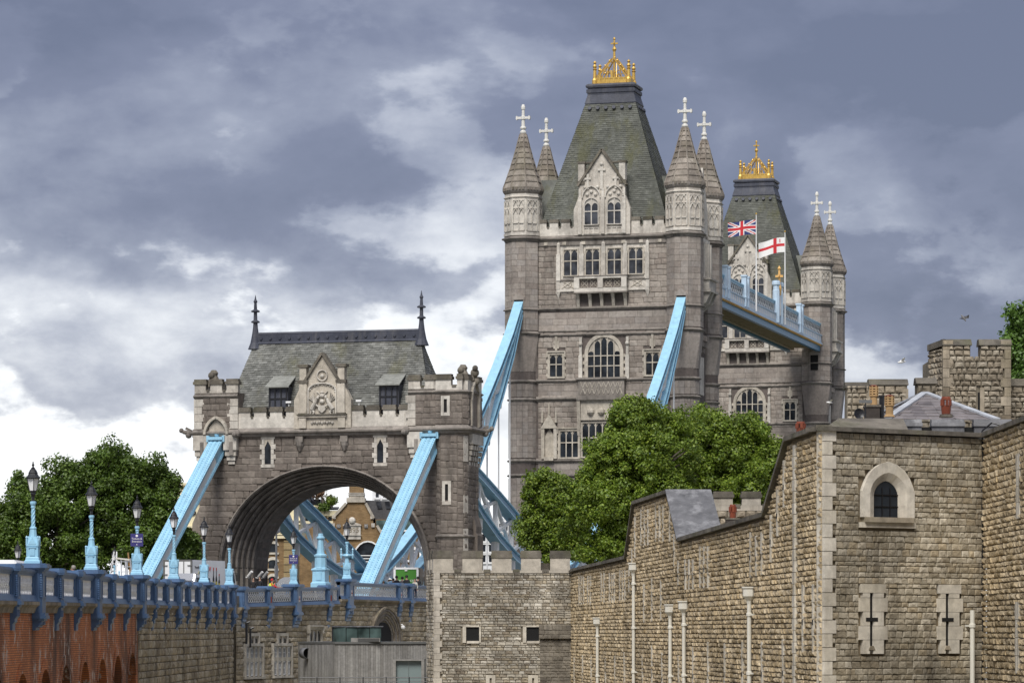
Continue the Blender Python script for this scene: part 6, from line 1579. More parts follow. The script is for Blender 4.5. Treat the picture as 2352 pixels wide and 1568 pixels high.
# ------------------------------------------------------------------ wall at the right edge
K2 = Vector((KX, KY, 0)) + FU * FL
RU_ = Vector((.0088, -1, 0)).normalized()
RW = thing('flank_wall', 'tan ragstone wall cut off by the right edge, beyond the black cable', 'wall', (K2.x, K2.y, ZG), math.atan2(RU_.y, RU_.x))
m = MB(); m.box(0, 14, .05, 1.2, ZG, 6.2); m.build('wall_core', 'ragstone_core', RW)
def rS(px): d = (px - CX) / F_PX; return (d * K2.y - K2.x) / (RU_.x - d * RU_.y)
rsl = [(rS(2346), 1190, 1040), (rS(2344), 1545, 1380)]
RSL = [(s, (YH - a) / F_PX * (K2.y - s), (YH - b) / F_PX * (K2.y - s)) for s, a, b in rsl]
bl = courses(14, -1.9, 6.25, .185, (.18, .5), lambda a, b: [(s - .28, s + .28) for s, z0, z1 in RSL if z0 < (a + b) / 2 < z1], rg=rg, joint=.022, jit=.2)
place_blocks(RW, [((0, 0), (1, 0), bl)], 'wall_stone', 'ragstone', 'rag', 300, key=lambda a: -a[2][2] * a[2][3] * (1 if a[2][0] < 8.6 else .01), depth=.09)
for s, z0, z1 in RSL:
    m = MB()
    for k in range(4):
        za_, zz_ = z0 + (z1 - z0) * k / 4, z0 + (z1 - z0) * (k + 1) / 4 - .015; e = .08 if k % 2 else 0
        m.box(s - .28 - e, s - .04, -.12, .1, za_, zz_); m.box(s + .04, s + .28 + e, -.12, .1, za_, zz_)
    so = m.build('arrow_slit', 'quoin', RW); m = MB(); m.box(s - .04, s + .04, -.02, .08, z0, z1); m.build('slit_opening', 'void', so)
for k in range(7): m = MB(); m.box(k * 2, k * 2 + 1.99, -.2, .8, 6.27, 6.42); m.build('coping_stone', 'cap_stone', RW)
cb = K2 + Vector((-.12, -.12, 0))
CB = thing('cable', 'black cable hanging down the inner corner right of the tower face', 'cable', (cb.x, cb.y, ZG)); m = MB(); pts = [(.02 * math.sin(i * 1.3), 0, 6.5 - i * .6) for i in range(19)]
for a, b in zip(pts, pts[1:]): m.tube(a, b, .028, .028, 6)
m.tube(pts[0], (.3, -.1, 6.75), .028); m.tube((.3, -.1, 6.75), (.8, -.2, 6.6), .028); m.build('cable_run', 'black_iron', CB)
# ------------------------------------------------------------------ downpipes
def downpipe(px, py, s, root_o, U, Nn, ztop_, label, hop=True, r=.078):
    p = root_o + U * s + Nn * .22
    D = thing('downpipe', label, 'downpipe', (p.x, p.y, ZG), math.atan2(U.y, U.x), 'cream downpipes on the fortress walls')
    m = MB(); m.lathe([(r, ZG), (r, ztop_ - .5)], 10); m.build('pipe', 'pipe_cream', D)
    if hop:
        m = MB(); m.lathe([(r * 1.05, ztop_ - .62), (r * 1.3, ztop_ - .5), (.24, ztop_ - .34), (.24, ztop_ - .06), (.28, ztop_ - .05), (.28, ztop_)], 8, phase=PI8); m.build('hopper', 'pipe_cream', D)
    z = ztop_ - 1.0
    while z > -3.2:
        m = MB(); m.lathe([(r * 1.05, z - .07), (r * 1.4, z - .05), (r * 1.4, z + .05), (r * 1.05, z + .07)], 10); m.box(-.14, .14, .02, .2, z - .03, z + .03); m.build('collar', 'pipe_cream', D); z -= 2.1
CN = Vector((CU.y, -CU.x, 0))
for px, py, lb in ((1304, 1425, 'farthest cream downpipe, in the angle beside the bastion'), (1381.6, 1417, 'second farthest cream downpipe on the long tan wall'), (1465.7, 1291.6, 'tallest cream downpipe, under the raised part of the long wall'),
                   (1551, 1386.7, 'cream downpipe with boxy hopper, left one of the close pair'), (1582.8, 1379, 'cream downpipe with boxy hopper, right one of the close pair'), (1734.8, 1346.6, 'nearest cream downpipe with large hopper on the long tan wall')):
    downpipe(px, py, cS(px), FO, CU, CN, cZ(px, py), lb)
FN = Vector((FU.y, -FU.x, 0))
downpipe(2223, 1365, fS(2223), Vector((KX, KY, 0)), FU, FN, fZ(2223, 1365), 'cream downpipe at the right end of the corner tower face', False)
# ------------------------------------------------------------------ bastion
stone('bastion_rubble', [(.38, .34, .27), (.50, .46, .385), (.30, .26, .20), (.58, .54, .465), (.40, .34, .245), (.24, .20, .155)], tone=.5, tscale=.45, grain=4, streak=.8, sscale=.8, dirt=(.07, .06, .05), bump=.7, bscale=7, smin=.5)
stone('dark_patch', [(.20, .175, .14), (.27, .24, .195), (.15, .13, .105)], tone=.5, tscale=.6, streak=.7, sscale=1.2, dirt=(.05, .045, .04), bump=.5)
b0, b1 = at(997, 1265, 196), at(1316, 1265, 196)
BT = thing('bastion', 'small grey rubble bastion with pale merlons and two square black windows', 'bastion', (b0.x, 196, ZG))
W_ = b1.x - b0.x; bz = lambda y: (YH - y) / F_PX * 196; bx_ = lambda x: (x - 997) / F_PX * 196
zsl, ztp = bz(1309), bz(1264)
m = MB(); m.prism([(-.5, 4.0, ZG), (0.02, .04, ZG), (W_, .04, ZG), (W_, 6, ZG), (-.5, 6, ZG)], (0, 0, zsl - .15 - ZG)); m.build('wall_core', 'rubble_core', BT)
bw = [(bx_(1070.5), bx_(1100.7)), (bx_(1208.8), bx_(1238))]; bwz = (bz(1471), bz(1439))
def bblock(a, b):
    zm = (a + b) / 2; r = [(0, .36 + (.12 if int((zm + 9) / .36) % 2 else 0))]
    if bwz[0] - .1 < zm < bwz[1] + .05: r += [(x0 - .3, x1 + .12) for x0, x1 in bw]
    if zm < bz(1549): r += [(bx_(1116), bx_(1138)), (bx_(1213), bx_(1236))]
    return r
rg = random.Random(51)
bl = courses(W_, -3.3, zsl - .1, .15, (.13, .5), bblock, rg=rg, joint=.025, jit=.45)
a_, b_ = Vector((-.5, 4.0)), Vector((0, 0)); U = (b_ - a_).normalized()
side = ((a_.x, a_.y), (U.x, U.y), courses(4.0, -3.3, zsl - .1, .2, (.3, .7), rg=rg, joint=.03, jit=.25))
place_blocks(BT, [((0, 0), (1, 0), bl), side], 'rubble_stone', 'bastion_rubble', 'rock', 300, depth=.05)
k = 0; z = -3.4
while z < zsl - .3:
    m = MB(); e = .13 if k % 2 else 0; m.prism([(-.06, .5, z), (-.02, -.1, z), (.34 + e, -.1, z), (.34 + e, .2, z), (.1, .5, z)], (0, 0, .345)); m.build('quoin_stone', 'portland_tan', BT); z += .36; k += 1
crenels(BT, (-.05, -.1), (1, 0), W_ + .05, zsl - .16, zsl, ztp, 1.16, .55, .55, 'portland_tan', 'cap_stone', .42, .05)
crenels(BT, (-.55, 4.0), (U.x, U.y), 3.9, zsl - .16, zsl, ztp, .9, .7, .5, 'portland_tan', 'cap_stone', .42, .05)
for x0, x1 in bw:
    m = MB(); m.box(x0, x1, -.0, .05, bwz[0], bwz[1]); m.build('window_opening', 'void', BT)
    m = MB(); m.box(x0 - .2, x0, -.1, .1, bwz[0] - .1, bwz[1] + .03); m.box(x1, x1 + .1, -.1, .1, bwz[0] - .1, bwz[1] + .03); m.box(x0, x1, -.09, .1, bwz[1], bwz[1] + .08); m.box(x0 + .05, x1, -.12, .1, bwz[0] - .14, bwz[0]); m.build('window_jamb', 'quoin', BT)
for x0, x1 in ((bx_(1116), bx_(1138)), (bx_(1213), bx_(1236))):
    m = MB(); c = (x0 + x1) / 2; m.box(x0, c - .06, -.08, .1, ZG, bz(1549)); m.box(c + .06, x1, -.08, .1, ZG, bz(1549)); m.box(c - .06, c + .06, -.08, .1, bz(1556), bz(1549)); m.build('arrow_slit', 'quoin', BT)
m = MB(); m.box(bx_(1238), W_, -.3, .1, bz(1466), bz(1434)); m.box(bx_(1240), W_, -.12, .1, ZG, bz(1468)); m.build('ashlar_patch', 'rubble_core', BT)
place_blocks(BT, [((bx_(1238), -.3), (1, 0), courses(W_ - bx_(1238), bz(1466), bz(1434), .27, (.35, .7), rg=rg)), ((bx_(1240), -.12), (1, 0), courses(W_ - bx_(1240), -3.3, bz(1468), .19, (.2, .5), rg=rg, jit=.3))], 'patch_stone', 'dark_patch', 'rock', 120, depth=.04)
# ------------------------------------------------------------------ roofs, chimneys and inner walls behind the corner tower
stone('terracotta', [(.40, .255, .12), (.46, .30, .15)], tone=.25, streak=.3, sscale=2, bump=.1); stone('red_pot', [(.19, .05, .028), (.23, .065, .035)], tone=.25, streak=.4, sscale=3, bump=.05, rough=.35)
stone('soot_brick', [(.06, .05, .045), (.08, .07, .06)], tone=.4, bump=.4)
def quad3(mb, pts, th=(0, .15, -.1)): mb.prism(pts, th)
Y = 112.0
PB = thing('tower_parapet', 'row of stepped grey parapet caps with dark gaps on the corner tower roof', 'parapet', (0, Y, 5.5))
loc = lambda px, py, yy=Y: (lambda v: (v.x, v.y - Y, v.z))(at(px, py, yy))
m = MB(); quad3(m, [loc(1930, 986, 108), loc(2088, 990, 109), loc(2074, 961, 111.5), loc(1926, 960, 110.5)], (0, .1, -.12)); m.build('sloping_slab', 'cap_stone', PB)
m = MB(); m.prism([loc(1893, 984, 107), loc(1930, 985, 108), loc(1926, 960, 110)], (0, .3, 0)); m.build('slab_end', 'cap_stone', PB)
for x0, x1 in ((2064, 2117), (2141, 2215), (2238, 2324)):
    a, b = loc(x0, 962), loc(x1, 962); zt_ = a[2]; mo = MB(); mo.box(a[0], b[0], 0, .5, 5.6, zt_ - .22); po_ = mo.build('merlon', 'lead', PB)
    c = MB(); c.prism([(a[0] - .03, -.06, zt_ - .24), (b[0] + .03, -.06, zt_ - .24), (b[0] + .03, -.02, zt_ - .12), (a[0] - .03, -.02, zt_ - .12)], (0, .5, 0)); c.prism([(a[0] - .01, .03, zt_ - .118), (b[0] + .01, .03, zt_ - .118), (b[0] + .01, .12, zt_), (a[0] - .01, .12, zt_)], (0, .4, 0)); c.build('cap', 'lead', po_)
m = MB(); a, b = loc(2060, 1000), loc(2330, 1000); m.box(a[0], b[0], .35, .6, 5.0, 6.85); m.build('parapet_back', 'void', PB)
# slate pyramid roof
Y2 = 122.0
SR = thing('slate_roof', 'low pyramid roof of purple slates with pale lead hips behind the corner tower', 'roof', (0, Y2, 6.0))
l2 = lambda px, py, yy: (lambda v: (v.x, v.y - Y2, v.z))(at(px, py, yy))
ap = l2(2125, 903, 125); bl_, br_ = l2(2040, 962, 119), l2(2290, 966, 119); bb = l2(2300, 960, 131); bk = l2(2005, 962, 131)
m = MB(); m.add([bl_, br_, bb, bk, ap], [(0, 1, 4), (1, 2, 4), (2, 3, 4), (3, 0, 4), (0, 3, 2, 1)]); ro = m.build('roof_deck', 'slate_purple', SR)
sm = MB(); slates(sm, (bl_, br_, tuple(Vector(ap).lerp(Vector(br_), .02)), tuple(Vector(ap).lerp(Vector(bl_), .02))), 9, .45, .03, rg); slates(sm, (bk, bl_, tuple(Vector(ap).lerp(Vector(bl_), .02)), tuple(Vector(ap).lerp(Vector(bk), .02))), 9, .45, .03, rg)
sm.build('slates', 'slate_purple', ro, kind='stuff')
for q in (bl_, br_, bk): m = MB(); m.bar(tuple(Vector(ap) + Vector((0, 0, .03))), tuple(Vector(q) + Vector((0, 0, .06))), .26, .07); m.build('lead_hip', 'lead_pale', SR)
def pot(px, y0, y1, Y_, wpx, mat, label, style):
    b = at(px, y1, Y_); t_ = at(px, y0, Y_); r = wpx / 2 / F_PX * Y_; h = t_.z - b.z
    P = thing('chimney_pot', label, 'chimney pot', (b.x, b.y, b.z))
    z = lambda f: b.z + h * f
    if style == 'louvre':
        m = MB(); m.lathe([(r * 1.25, z(0)), (r * 1.1, z(.05)), (r * .85, z(.12)), (r * .82, z(.45)), (r * 1.0, z(.5))], 14); m.build('pot_body', mat, P)
        for k in range(4): m = MB(); f = .5 + .11 * k; m.lathe([(r * .72, z(f)), (r * 1.02, z(f + .01)), (r * .95, z(f + .065)), (r * .7, z(f + .075))], 14); m.build('louvre_ring', mat, P)
        m = MB()
        for k in range(6): a = k * math.pi / 3; m.bar((r * .9 * math.cos(a), r * .9 * math.sin(a), z(.5)), (r * .9 * math.cos(a), r * .9 * math.sin(a), z(.95)), .05, .05, (0, 1, 0))
        m.build('louvre_ribs', mat, P); m = MB(); m.lathe([(r * .5, z(.4)), (r * .5, z(.93))], 10); m.build('flue', 'void', P)
        m = MB(); m.lathe([(r * 1.0, z(.94)), (r * 1.0, z(.97)), (r * .6, z(1))], 14); m.build('pot_cap', 'red_pot', P)
    else:
        m = MB(); m.lathe([(r * 1.35, z(-.18)), (r * 1.2, z(-.02)), (r * .8, z(-.01))], 12); m.build('pot_base', 'cap_stone', P)
        m = MB(); m.lathe([(r * .85, z(0)), (r * .98, z(.4)), (r * 1.0, z(.5))], 14); m.build('pot_body', mat, P); m = MB(); m.lathe([(r * .95, z(.82)), (r * .9, z(.95)), (r * .8, z(1.0))], 14); m.build('pot_rim', mat, P)
        m = MB()
        for k in range(7): a = k * 2 * math.pi / 7 + .3; m.bar((r * .92 * math.cos(a), r * .92 * math.sin(a), z(.48)), (r * .9 * math.cos(a), r * .9 * math.sin(a), z(.84)), .09, .06, (math.cos(a), math.sin(a), 0))
        m.build('pot_ribs', mat, P)
    return P
pot(2007, 884, 936, 118, 19, 'terracotta', 'yellow louvred chimney pot standing on the dark stack', 'louvre')
pot(2043, 907, 957, 117, 21, 'terracotta', 'shorter yellow louvred chimney pot left of the slate roof', 'louvre')
pot(2173, 911, 951, 114, 24, 'red_pot', 'dark red chimney pot in front of the slate roof', 'open')
pot(1683, 1158, 1192, 135, 16, 'red_pot', 'dark red chimney pot behind the lead slope of the long wall', 'open')
pot(1839, 968, 998, 117, 22, 'red_pot', 'dark red chimney pot at the left corner of the tower coping', 'open')
def block3(name, label, cat, px0, px1, py, Y_, dep, mat, zb):
    a, b = at(px0, py, Y_), at(px1, py, Y_); T_ = thing(name, label, cat, (a.x, Y_, zb)); m = MB(); m.box(0, b.x - a.x, 0, dep, zb, a.z); m.build('stack', mat, T_); return T_, b.x - a.x, a.z
T_, w_, zt_ = block3('chimney_stack', 'sooty black brick chimney stack under the tall yellow pot', 'chimney', 1990, 2021, 934, 117.6, .8, 'soot_brick', 5.5); m = MB(); m.box(-.04, w_ + .04, -.04, .84, zt_, zt_ + .07); m.build('stack_cap', 'cap_stone', T_)
T_, w_, zt_ = block3('chimney_stack', 'low dark chimney stack under the red pot behind the long wall', 'chimney', 1668, 1698, 1192, 134.8, .6, 'soot_brick', 2.0); m = MB(); m.box(-.03, w_ + .03, -.03, .6, zt_, zt_ + .05); m.build('stack_cap', 'cap_stone', T_)
fl = at(2025, 912, 118.5); FLU = thing('flue_pipe', 'plain black flue pipe between the two yellow chimney pots', 'pipe', (fl.x, fl.y, 6)); m = MB(); m.lathe([(.09, 6), (.09, fl.z), (.12, fl.z), (.12, fl.z + .06)], 10); m.build('pipe', 'black_iron', FLU)
ds = at(1973, 950, 114)
DS = thing('satellite_dish', 'dark grey satellite dish beside the sooty chimney stack', 'satellite dish', (ds.x, ds.y, 6.2)); m = MB(); M = Matrix.Translation((0, 0, ds.z)) @ Matrix.Rotation(R(82), 4, 'X') @ Matrix.Rotation(R(15), 4, 'Y')
m.lathe([(.03, -.05), (.14, -.03), (.19, .02), (.18, .03), (.1, .0), (.01, -.02)], 16, M=M); m.build('dish', 'black_iron', DS); m = MB(); m.tube((0, .05, ds.z - .05), (.05, .1, 6.2), .02); m.tube((0, 0, ds.z), (0, -.22, ds.z - .02), .01); m.build('bracket', 'black_iron', DS)
an = at(1988, 922, 116); AN = thing('antenna', 'small grey antenna on a thin mast above the satellite dish', 'antenna', (an.x, an.y, 6.2)); m = MB(); m.tube((0, 0, 6.2), (0, 0, an.z + .1), .018); m.build('mast', 'black_iron', AN); m = MB(); m.box(-.22, .22, -.04, .04, an.z - .05, an.z + .06); m.build('panel', 'steel_grey', AN)
# inner crenellated wall and tall keep turret
def rubble_wall(T_, W_, z0, z1, blk, seed, limit=300, ch=.24, lens=(.22, .5), depth=.07, extra=()):
    rg = random.Random(seed); bl = courses(W_, z0, z1, ch, lens, blk, rg=rg, joint=.05, jit=.35); place_blocks(T_, [((0, 0), (1, 0), bl)] + list(extra), 'rubble_stone', 'keep_stone', 'rag', limit, depth=depth)
Y3 = 140.0; a, b = at(1945, 900, Y3), at(2150, 900, Y3); z3 = lambda y: (YH - y) / F_PX * Y3; x3 = lambda x: (x - 1945) / F_PX * Y3
IW = thing('inner_wall', 'crenellated rubble wall with dark capped merlons between the bridge and the tall turret', 'wall', (a.x, Y3, ZG + 8)); W3 = b.x - a.x
m = MB(); m.box(0, W3, .05, 1.0, 3, z3(925)); m.build('wall_core', 'rubble_core', IW)
for x0, x1, yt in ((1945, 1996, 876), (1999, 2084, 869), (2107, 2150, 866)):
    m = MB(); m.box(x3(x0), x3(x1), .05, .9, z3(925), z3(yt + 15)); mo = m.build('merlon', 'rubble_core', IW)
    c = MB(); c.prism([(x3(x0) - .05, -.1, z3(yt + 15)), (x3(x0) - .05, 1.05, z3(yt + 15)), (x3(x0) - .05, .75, z3(yt)), (x3(x0) - .05, .3, z3(yt))], (x3(x1) - x3(x0) + .1, 0, 0)); c.build('cap', 'cap_stone', mo)
rubble_wall(IW, W3, 5.0, z3(885), lambda a, b: ([(x3(2084), x3(2107)), (x3(1996), x3(1999))] if (a + b) / 2 > z3(908) else []), 61)
for x in (1990, 2072): m = MB(); m.box(x3(x), x3(x + 14), -.06, .3, z3(960), z3(893)); m.build('quoin_stone', 'sill_stone', IW)
Y4 = 150.0; a, c_, b = at(2134, 800, Y4 + 1.6), at(2167, 800, Y4), at(2320, 800, Y4); z4 = lambda y: (YH - y) / F_PX * Y4; x4 = lambda x: (x - 2167) / F_PX * Y4
KP = thing('keep_turret', 'tall square rubble turret with two capped merlons above the slate roof', 'tower', (c_.x, Y4, ZG + 8)); W4 = x4(2320)
sx_, sy_ = a.x - c_.x, 1.6
m = MB(); m.prism([(sx_, sy_, 3), (0, .05, 3), (W4, .05, 3), (W4, 4, 3), (sx_, 4, 3)], (0, 0, z4(822) - 3)); m.build('wall_core', 'rubble_core', KP)
U = Vector((-sx_, -sy_)).normalized(); sl4 = x4(2246)
for x0, x1, yt in ((2167, 2229, 778), (2252, 2321, 778)):
    m = MB(); m.box(x4(x0), x4(x1), .05, .8, z4(822), z4(793)); mo = m.build('merlon', 'rubble_core', KP)
    c = MB(); c.prism([(x4(x0) - .06, -.14, z4(793)), (x4(x0) - .06, .95, z4(793)), (x4(x0) - .06, .7, z4(yt)), (x4(x0) - .06, .2, z4(yt))], (x4(x1) - x4(x0) + .12, 0, 0)); c.build('cap', 'cap_stone', mo)
m = MB(); m.prism([(sx_, sy_, z4(822)), (0, .05, z4(822)), (.3, .5, z4(822)), (sx_ + .4, sy_ + .5, z4(822))], (0, 0, z4(800) - z4(822))); mo = m.build('merlon', 'rubble_core', KP)
c = MB(); c.prism([(sx_ - .1, sy_ - .1, z4(800)), (.0, -.1, z4(793)), (.3, .5, z4(793)), (sx_ + .4, sy_ + .5, z4(800))], (0, 0, .28)); c.build('cap', 'cap_stone', mo)
Ls = math.hypot(sx_, sy_)
rubble_wall(KP, W4, 8.0, z4(793), lambda a, b: [(0, .26), (W4 - .3, W4)] + ([(x4(2229), x4(2252))] if (a + b) / 2 > z4(820) else []) + ([(sl4 - .06, sl4 + .25)] if z4(950) < (a + b) / 2 < z4(890) else []), 71, extra=[((sx_, sy_), (U.x, U.y), courses(Ls - .1, 8, z4(800), .24, (.22, .5), rg=rg, joint=.05, jit=.35))])
k = 0; z = 8.0
while z < z4(793) - .1:
    for x0, sg in ((0, 1), (W4, -1)): m = MB(); e = .16 if k % 2 else 0; m.box(*sorted((x0 - sg * .03, x0 + sg * (.26 + e))), -.08, .3, z, z + .4); m.build('quoin_stone', 'sill_stone', KP)
    z += .42; k += 1
m = MB(); m.box(sl4, sl4 + .08, -.03, .06, z4(946), z4(901)); m.build('slit_opening', 'void', KP); m = MB(); m.box(sl4 + .09, sl4 + .28, -.08, .06, z4(948), z4(890)); m.build('slit_jamb', 'sill_stone', KP)
Y5 = 151; a, b = at(2320, 880, Y5), at(2420, 880, Y5); z5 = (YH - 876) / F_PX * Y5
LWL = thing('low_inner_wall', 'lower rubble wall with grey capping at the right edge beside the tall turret', 'wall', (a.x, Y5, ZG + 8)); m = MB(); m.box(0, b.x - a.x, .05, 1, 3, z5 - .2); m.build('wall_core', 'rubble_core', LWL); m = MB(); m.box(-.05, b.x - a.x, -.12, 1.1, z5 - .2, z5 + .12); m.build('coping', 'cap_stone', LWL)
rubble_wall(LWL, b.x - a.x, 8.0, z5 - .2, None, 81)
# inner battlement seen behind the lead slope
Y6 = 152; a, b = at(1640, 1130, Y6), at(1790, 1130, Y6); z6 = lambda y: (YH - y) / F_PX * Y6
IB = thing('inner_battlement', 'short battlement with three capped merlons behind the lead slope', 'battlement', (a.x, Y6, 0)); W6 = b.x - a.x
m = MB(); m.box(0, W6, .05, .6, 0, z6(1170)); m.build('wall_core', 'rubble_core', IB)
crenels(IB, (0, 0), (1, 0), W6, z6(1172), z6(1160), z6(1128), .85, .42, .6, 'portland_tan', 'cap_stone', .28, .06)
rubble_wall(IB, W6, 2.5, z6(1172), None, 91, ch=.25)
# ------------------------------------------------------------------ gulls
paint('gull_white', (.75, .75, .74), rough=.7, grime=0); paint('gull_grey', (.2, .2, .21), rough=.7, grime=0)
def gull(px, py, Y_, span, roll, label, dark=False):
    c = at(px, py, Y_); G_ = thing('gull', label, 'bird', tuple(c), .3); G_.rotation_euler = (R(-12), R(roll), .3); k = span
    m = MB(); n = 7; prof = [(.005, -.26), (.05, -.2), (.075, -.05), (.07, .08), (.04, .17), (.042, .21), (.012, .27)]
    M = Matrix.Rotation(R(90), 4, 'Y') @ Matrix.Scale(k, 4); m.lathe(prof, 8, M=M)
    for s_ in (-1, 1):
        P = [(0, 0, 0), (.1, s_ * .22, .16), (-.02, s_ * .52, .1)]
        for (p, q, w0, w1) in ((P[0], P[1], .1, .09), (P[1], P[2], .09, .02)):
            m.add([((p[0] + w0) * k, p[1] * k, p[2] * k), ((p[0] - w0) * k, p[1] * k, (p[2] - .01) * k), ((q[0] - w1) * k, q[1] * k, (q[2] - .01) * k), ((q[0] + w1) * k, q[1] * k, q[2] * k), (p[0] * k, p[1] * k, (p[2] + .02) * k), (q[0] * k, q[1] * k, (q[2] + .015) * k)], [(0, 4, 5, 3), (4, 1, 2, 5), (0, 3, 2, 1)])
    m.v = [(x, y, z + G_.location.z) for x, y, z in m.v]
    m.build('body', 'gull_grey' if dark else 'gull_white', G_)
gull(2213, 730, 230, 1.1, 50, 'dark gull high above the tall rubble turret', True); gull(2071, 831, 240, 1.2, -8, 'gull gliding low above the inner crenellated wall'); gull(1905, 924, 240, .9, 5, 'white gull crossing in front of the farther bridge tower')
# ================================================================== trees
import numpy as np
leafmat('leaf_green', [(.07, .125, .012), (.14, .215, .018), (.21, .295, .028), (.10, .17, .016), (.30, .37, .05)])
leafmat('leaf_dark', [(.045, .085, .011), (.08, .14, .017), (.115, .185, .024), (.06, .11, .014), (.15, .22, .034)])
leafmat('leaf_light', [(.07, .14, .02), (.10, .19, .03), (.13, .23, .04)])
stone('bark', [(.11, .095, .075), (.15, .13, .105)], tone=.4, tscale=1, bump=.6)
def tree(name, label, base, lobes, n_leaf, size, mat, seed, cat='tree', group=None):
    """lobes: (x, y, z, rx, ry, rz) in world metres; a tapered trunk with limbs, and leaves gathered in clumps."""
    rs = np.random.RandomState(seed); T_ = thing(name, label, cat, base, 0.0, group)
    bx, by, bz = base
    m = MB(); lob = [(x - bx, y - by, z, rx, ry, rz) for x, y, z, rx, ry, rz in lobes]
    zf = min(l[2] - l[5] * .6 for l in lob); r0 = max(.25, .045 * (max(l[2] for l in lob) - bz))
    fork = (0, 0, max(bz + 2.0, zf)); pts = [(0, 0, bz), (.12, .05, (bz + fork[2]) / 2), fork]
    for (a, b, ra, rb) in ((pts[0], pts[1], r0 * 1.25, r0), (pts[1], pts[2], r0, r0 * .85)): m.tube(a, b, ra, rb, 10)
    vol = np.array([l[3] * l[4] * l[5] for l in lob]) ** .67; vol /= vol.sum()
    C = []
    for l, w_ in zip(lob, vol):
        c = Vector(l[:3]); mid = Vector(fork).lerp(c, .5) + Vector((rs.uniform(-.4, .4), rs.uniform(-.4, .4), .3))
        m.tube(fork, mid, r0 * .55, r0 * .38, 8); m.tube(mid, c, r0 * .38, r0 * .2, 7)
        k = max(8, int(n_leaf * w_ / 150))
        d = rs.normal(size=(k, 3)); d /= np.linalg.norm(d, axis=1)[:, None]; d[:, 2] = np.where(d[:, 2] < -.5, -d[:, 2], d[:, 2])
        rad = rs.uniform(.12, 1.12, size=(k, 1)) ** .55
        ph = rs.uniform(0, 6.28, 4); bump = 1 + .16 * np.sin(5 * d[:, 0] + ph[0]) * np.sin(4 * d[:, 2] + ph[1]) + .13 * np.sin(9 * d[:, 0] + ph[2] + 5 * d[:, 1]) * np.cos(8 * d[:, 2] + ph[3])
        keep = rs.uniform(size=k) < np.where(rad[:, 0] > .85, .72, 1.0)
        P = (np.array(l[:3]) + d * rad * bump[:, None] * np.array(l[3:]))[keep]; k = len(P)
        C.append(P)
        for p in P[rs.permutation(k)[:min(k, 14)]]:
            q = c.lerp(Vector(p), .45) + Vector((0, 0, -.2)); m.tube(c, q, r0 * .16, r0 * .1, 5); m.tube(q, Vector(p), r0 * .1, r0 * .03, 5)
    m.build('trunk', 'bark', T_)
    C = np.concatenate(C); nc = len(C); per = max(1, n_leaf // nc); n = nc * per
    cr = rs.uniform(.5, 1.1, size=nc) * (size * 4.2)
    ctr = np.repeat(C, per, 0); rr = np.repeat(cr, per)[:, None]
    d = rs.normal(size=(n, 3)); d /= np.linalg.norm(d, axis=1)[:, None]; d[:, 2] = d[:, 2] * .95 + .06
    pos = ctr + d * rr * rs.uniform(.45, 1.05, size=(n, 1)) * np.array([1.05, 1.05, 1.0])
    nrm = d * .9 + rs.normal(size=(n, 3)) * .55 + np.array([0, 0, .35]); nrm /= np.linalg.norm(nrm, axis=1)[:, None]
    t = np.cross(nrm, rs.normal(size=(n, 3))); t /= np.linalg.norm(t, axis=1)[:, None]; b = np.cross(nrm, t)
    s = size * rs.uniform(.6, 1.25, size=(n, 1))
    v = np.empty((n, 5, 3)); v[:, 0] = pos - t * s * .62; v[:, 1] = pos - b * s * .45 - nrm * s * .06; v[:, 2] = pos + t * s * .62; v[:, 3] = pos + b * s * .45 - nrm * s * .06; v[:, 4] = pos + t * s * .1 + nrm * s * .08
    V_ = v.reshape(-1, 3); V_[:, 2] -= bz
    i = np.arange(n)[:, None] * 5; F_ = np.concatenate([i + np.array([0, 1, 4]), i + np.array([1, 2, 4]), i + np.array([2, 3, 4]), i + np.array([3, 0, 4])]).astype(np.int32)
    me = bpy.data.meshes.new('crown'); me.vertices.add(n * 5); me.vertices.foreach_set('co', V_.ravel().astype(np.float32))
    nf = len(F_); me.loops.add(nf * 3); me.loops.foreach_set('vertex_index', F_.ravel()); me.polygons.add(nf); me.polygons.foreach_set('loop_start', np.arange(nf, dtype=np.int32) * 3); me.polygons.foreach_set('loop_total', np.full(nf, 3, dtype=np.int32))
    me.update(calc_edges=True); me.materials.append(MATS[mat]); o = link(bpy.data.objects.new('crown', me), T_); o['kind'] = 'stuff'
    return T_
def lobes_px(L_, Y0):
    out = []
    for px, py, rx, rz, dy in L_:
        Y = Y0 + dy; c = at(px, py, Y); k = Y / F_PX; out.append((c.x, c.y, c.z, rx * k, min(rx, rz * 1.2) * k, rz * k))
    return out
GT = 'plane trees around the bridge'
tree('plane_tree', 'tallest bright green tree in front of the nearer bridge tower', (8.0, 214, ZG), lobes_px([(1450, 985, 62, 74, 1), (1400, 1060, 60, 60, -1), (1480, 1090, 110, 100, 0), (1390, 1180, 105, 95, -1), (1530, 1010, 60, 70, 2), (1420, 1270, 110, 70, -1), (1500, 1190, 110, 90, 0)], 214), 130000, .155, 'leaf_green', 1, group=GT)
tree('plane_tree', 'broad bright green tree left of the corner tower, behind the long wall', (14.0, 222, ZG), lobes_px([(1610, 1010, 75, 72, 0), (1720, 1020, 80, 62, 1), (1780, 1060, 52, 60, 1), (1640, 1110, 120, 90, 0), (1740, 1130, 90, 80, 0), (1570, 1075, 60, 70, 0), (1650, 1200, 120, 70, 0)], 222), 125000, .155, 'leaf_green', 2, group=GT)
tree('plane_tree', 'lower dark green tree above the small bastion', (2.4, 220, ZG), lobes_px([(1250, 1145, 52, 62, 0), (1235, 1225, 50, 60, 0), (1305, 1180, 60, 75, 1), (1290, 1255, 70, 60, 0)], 220), 60000, .155, 'leaf_green', 3, group=GT)
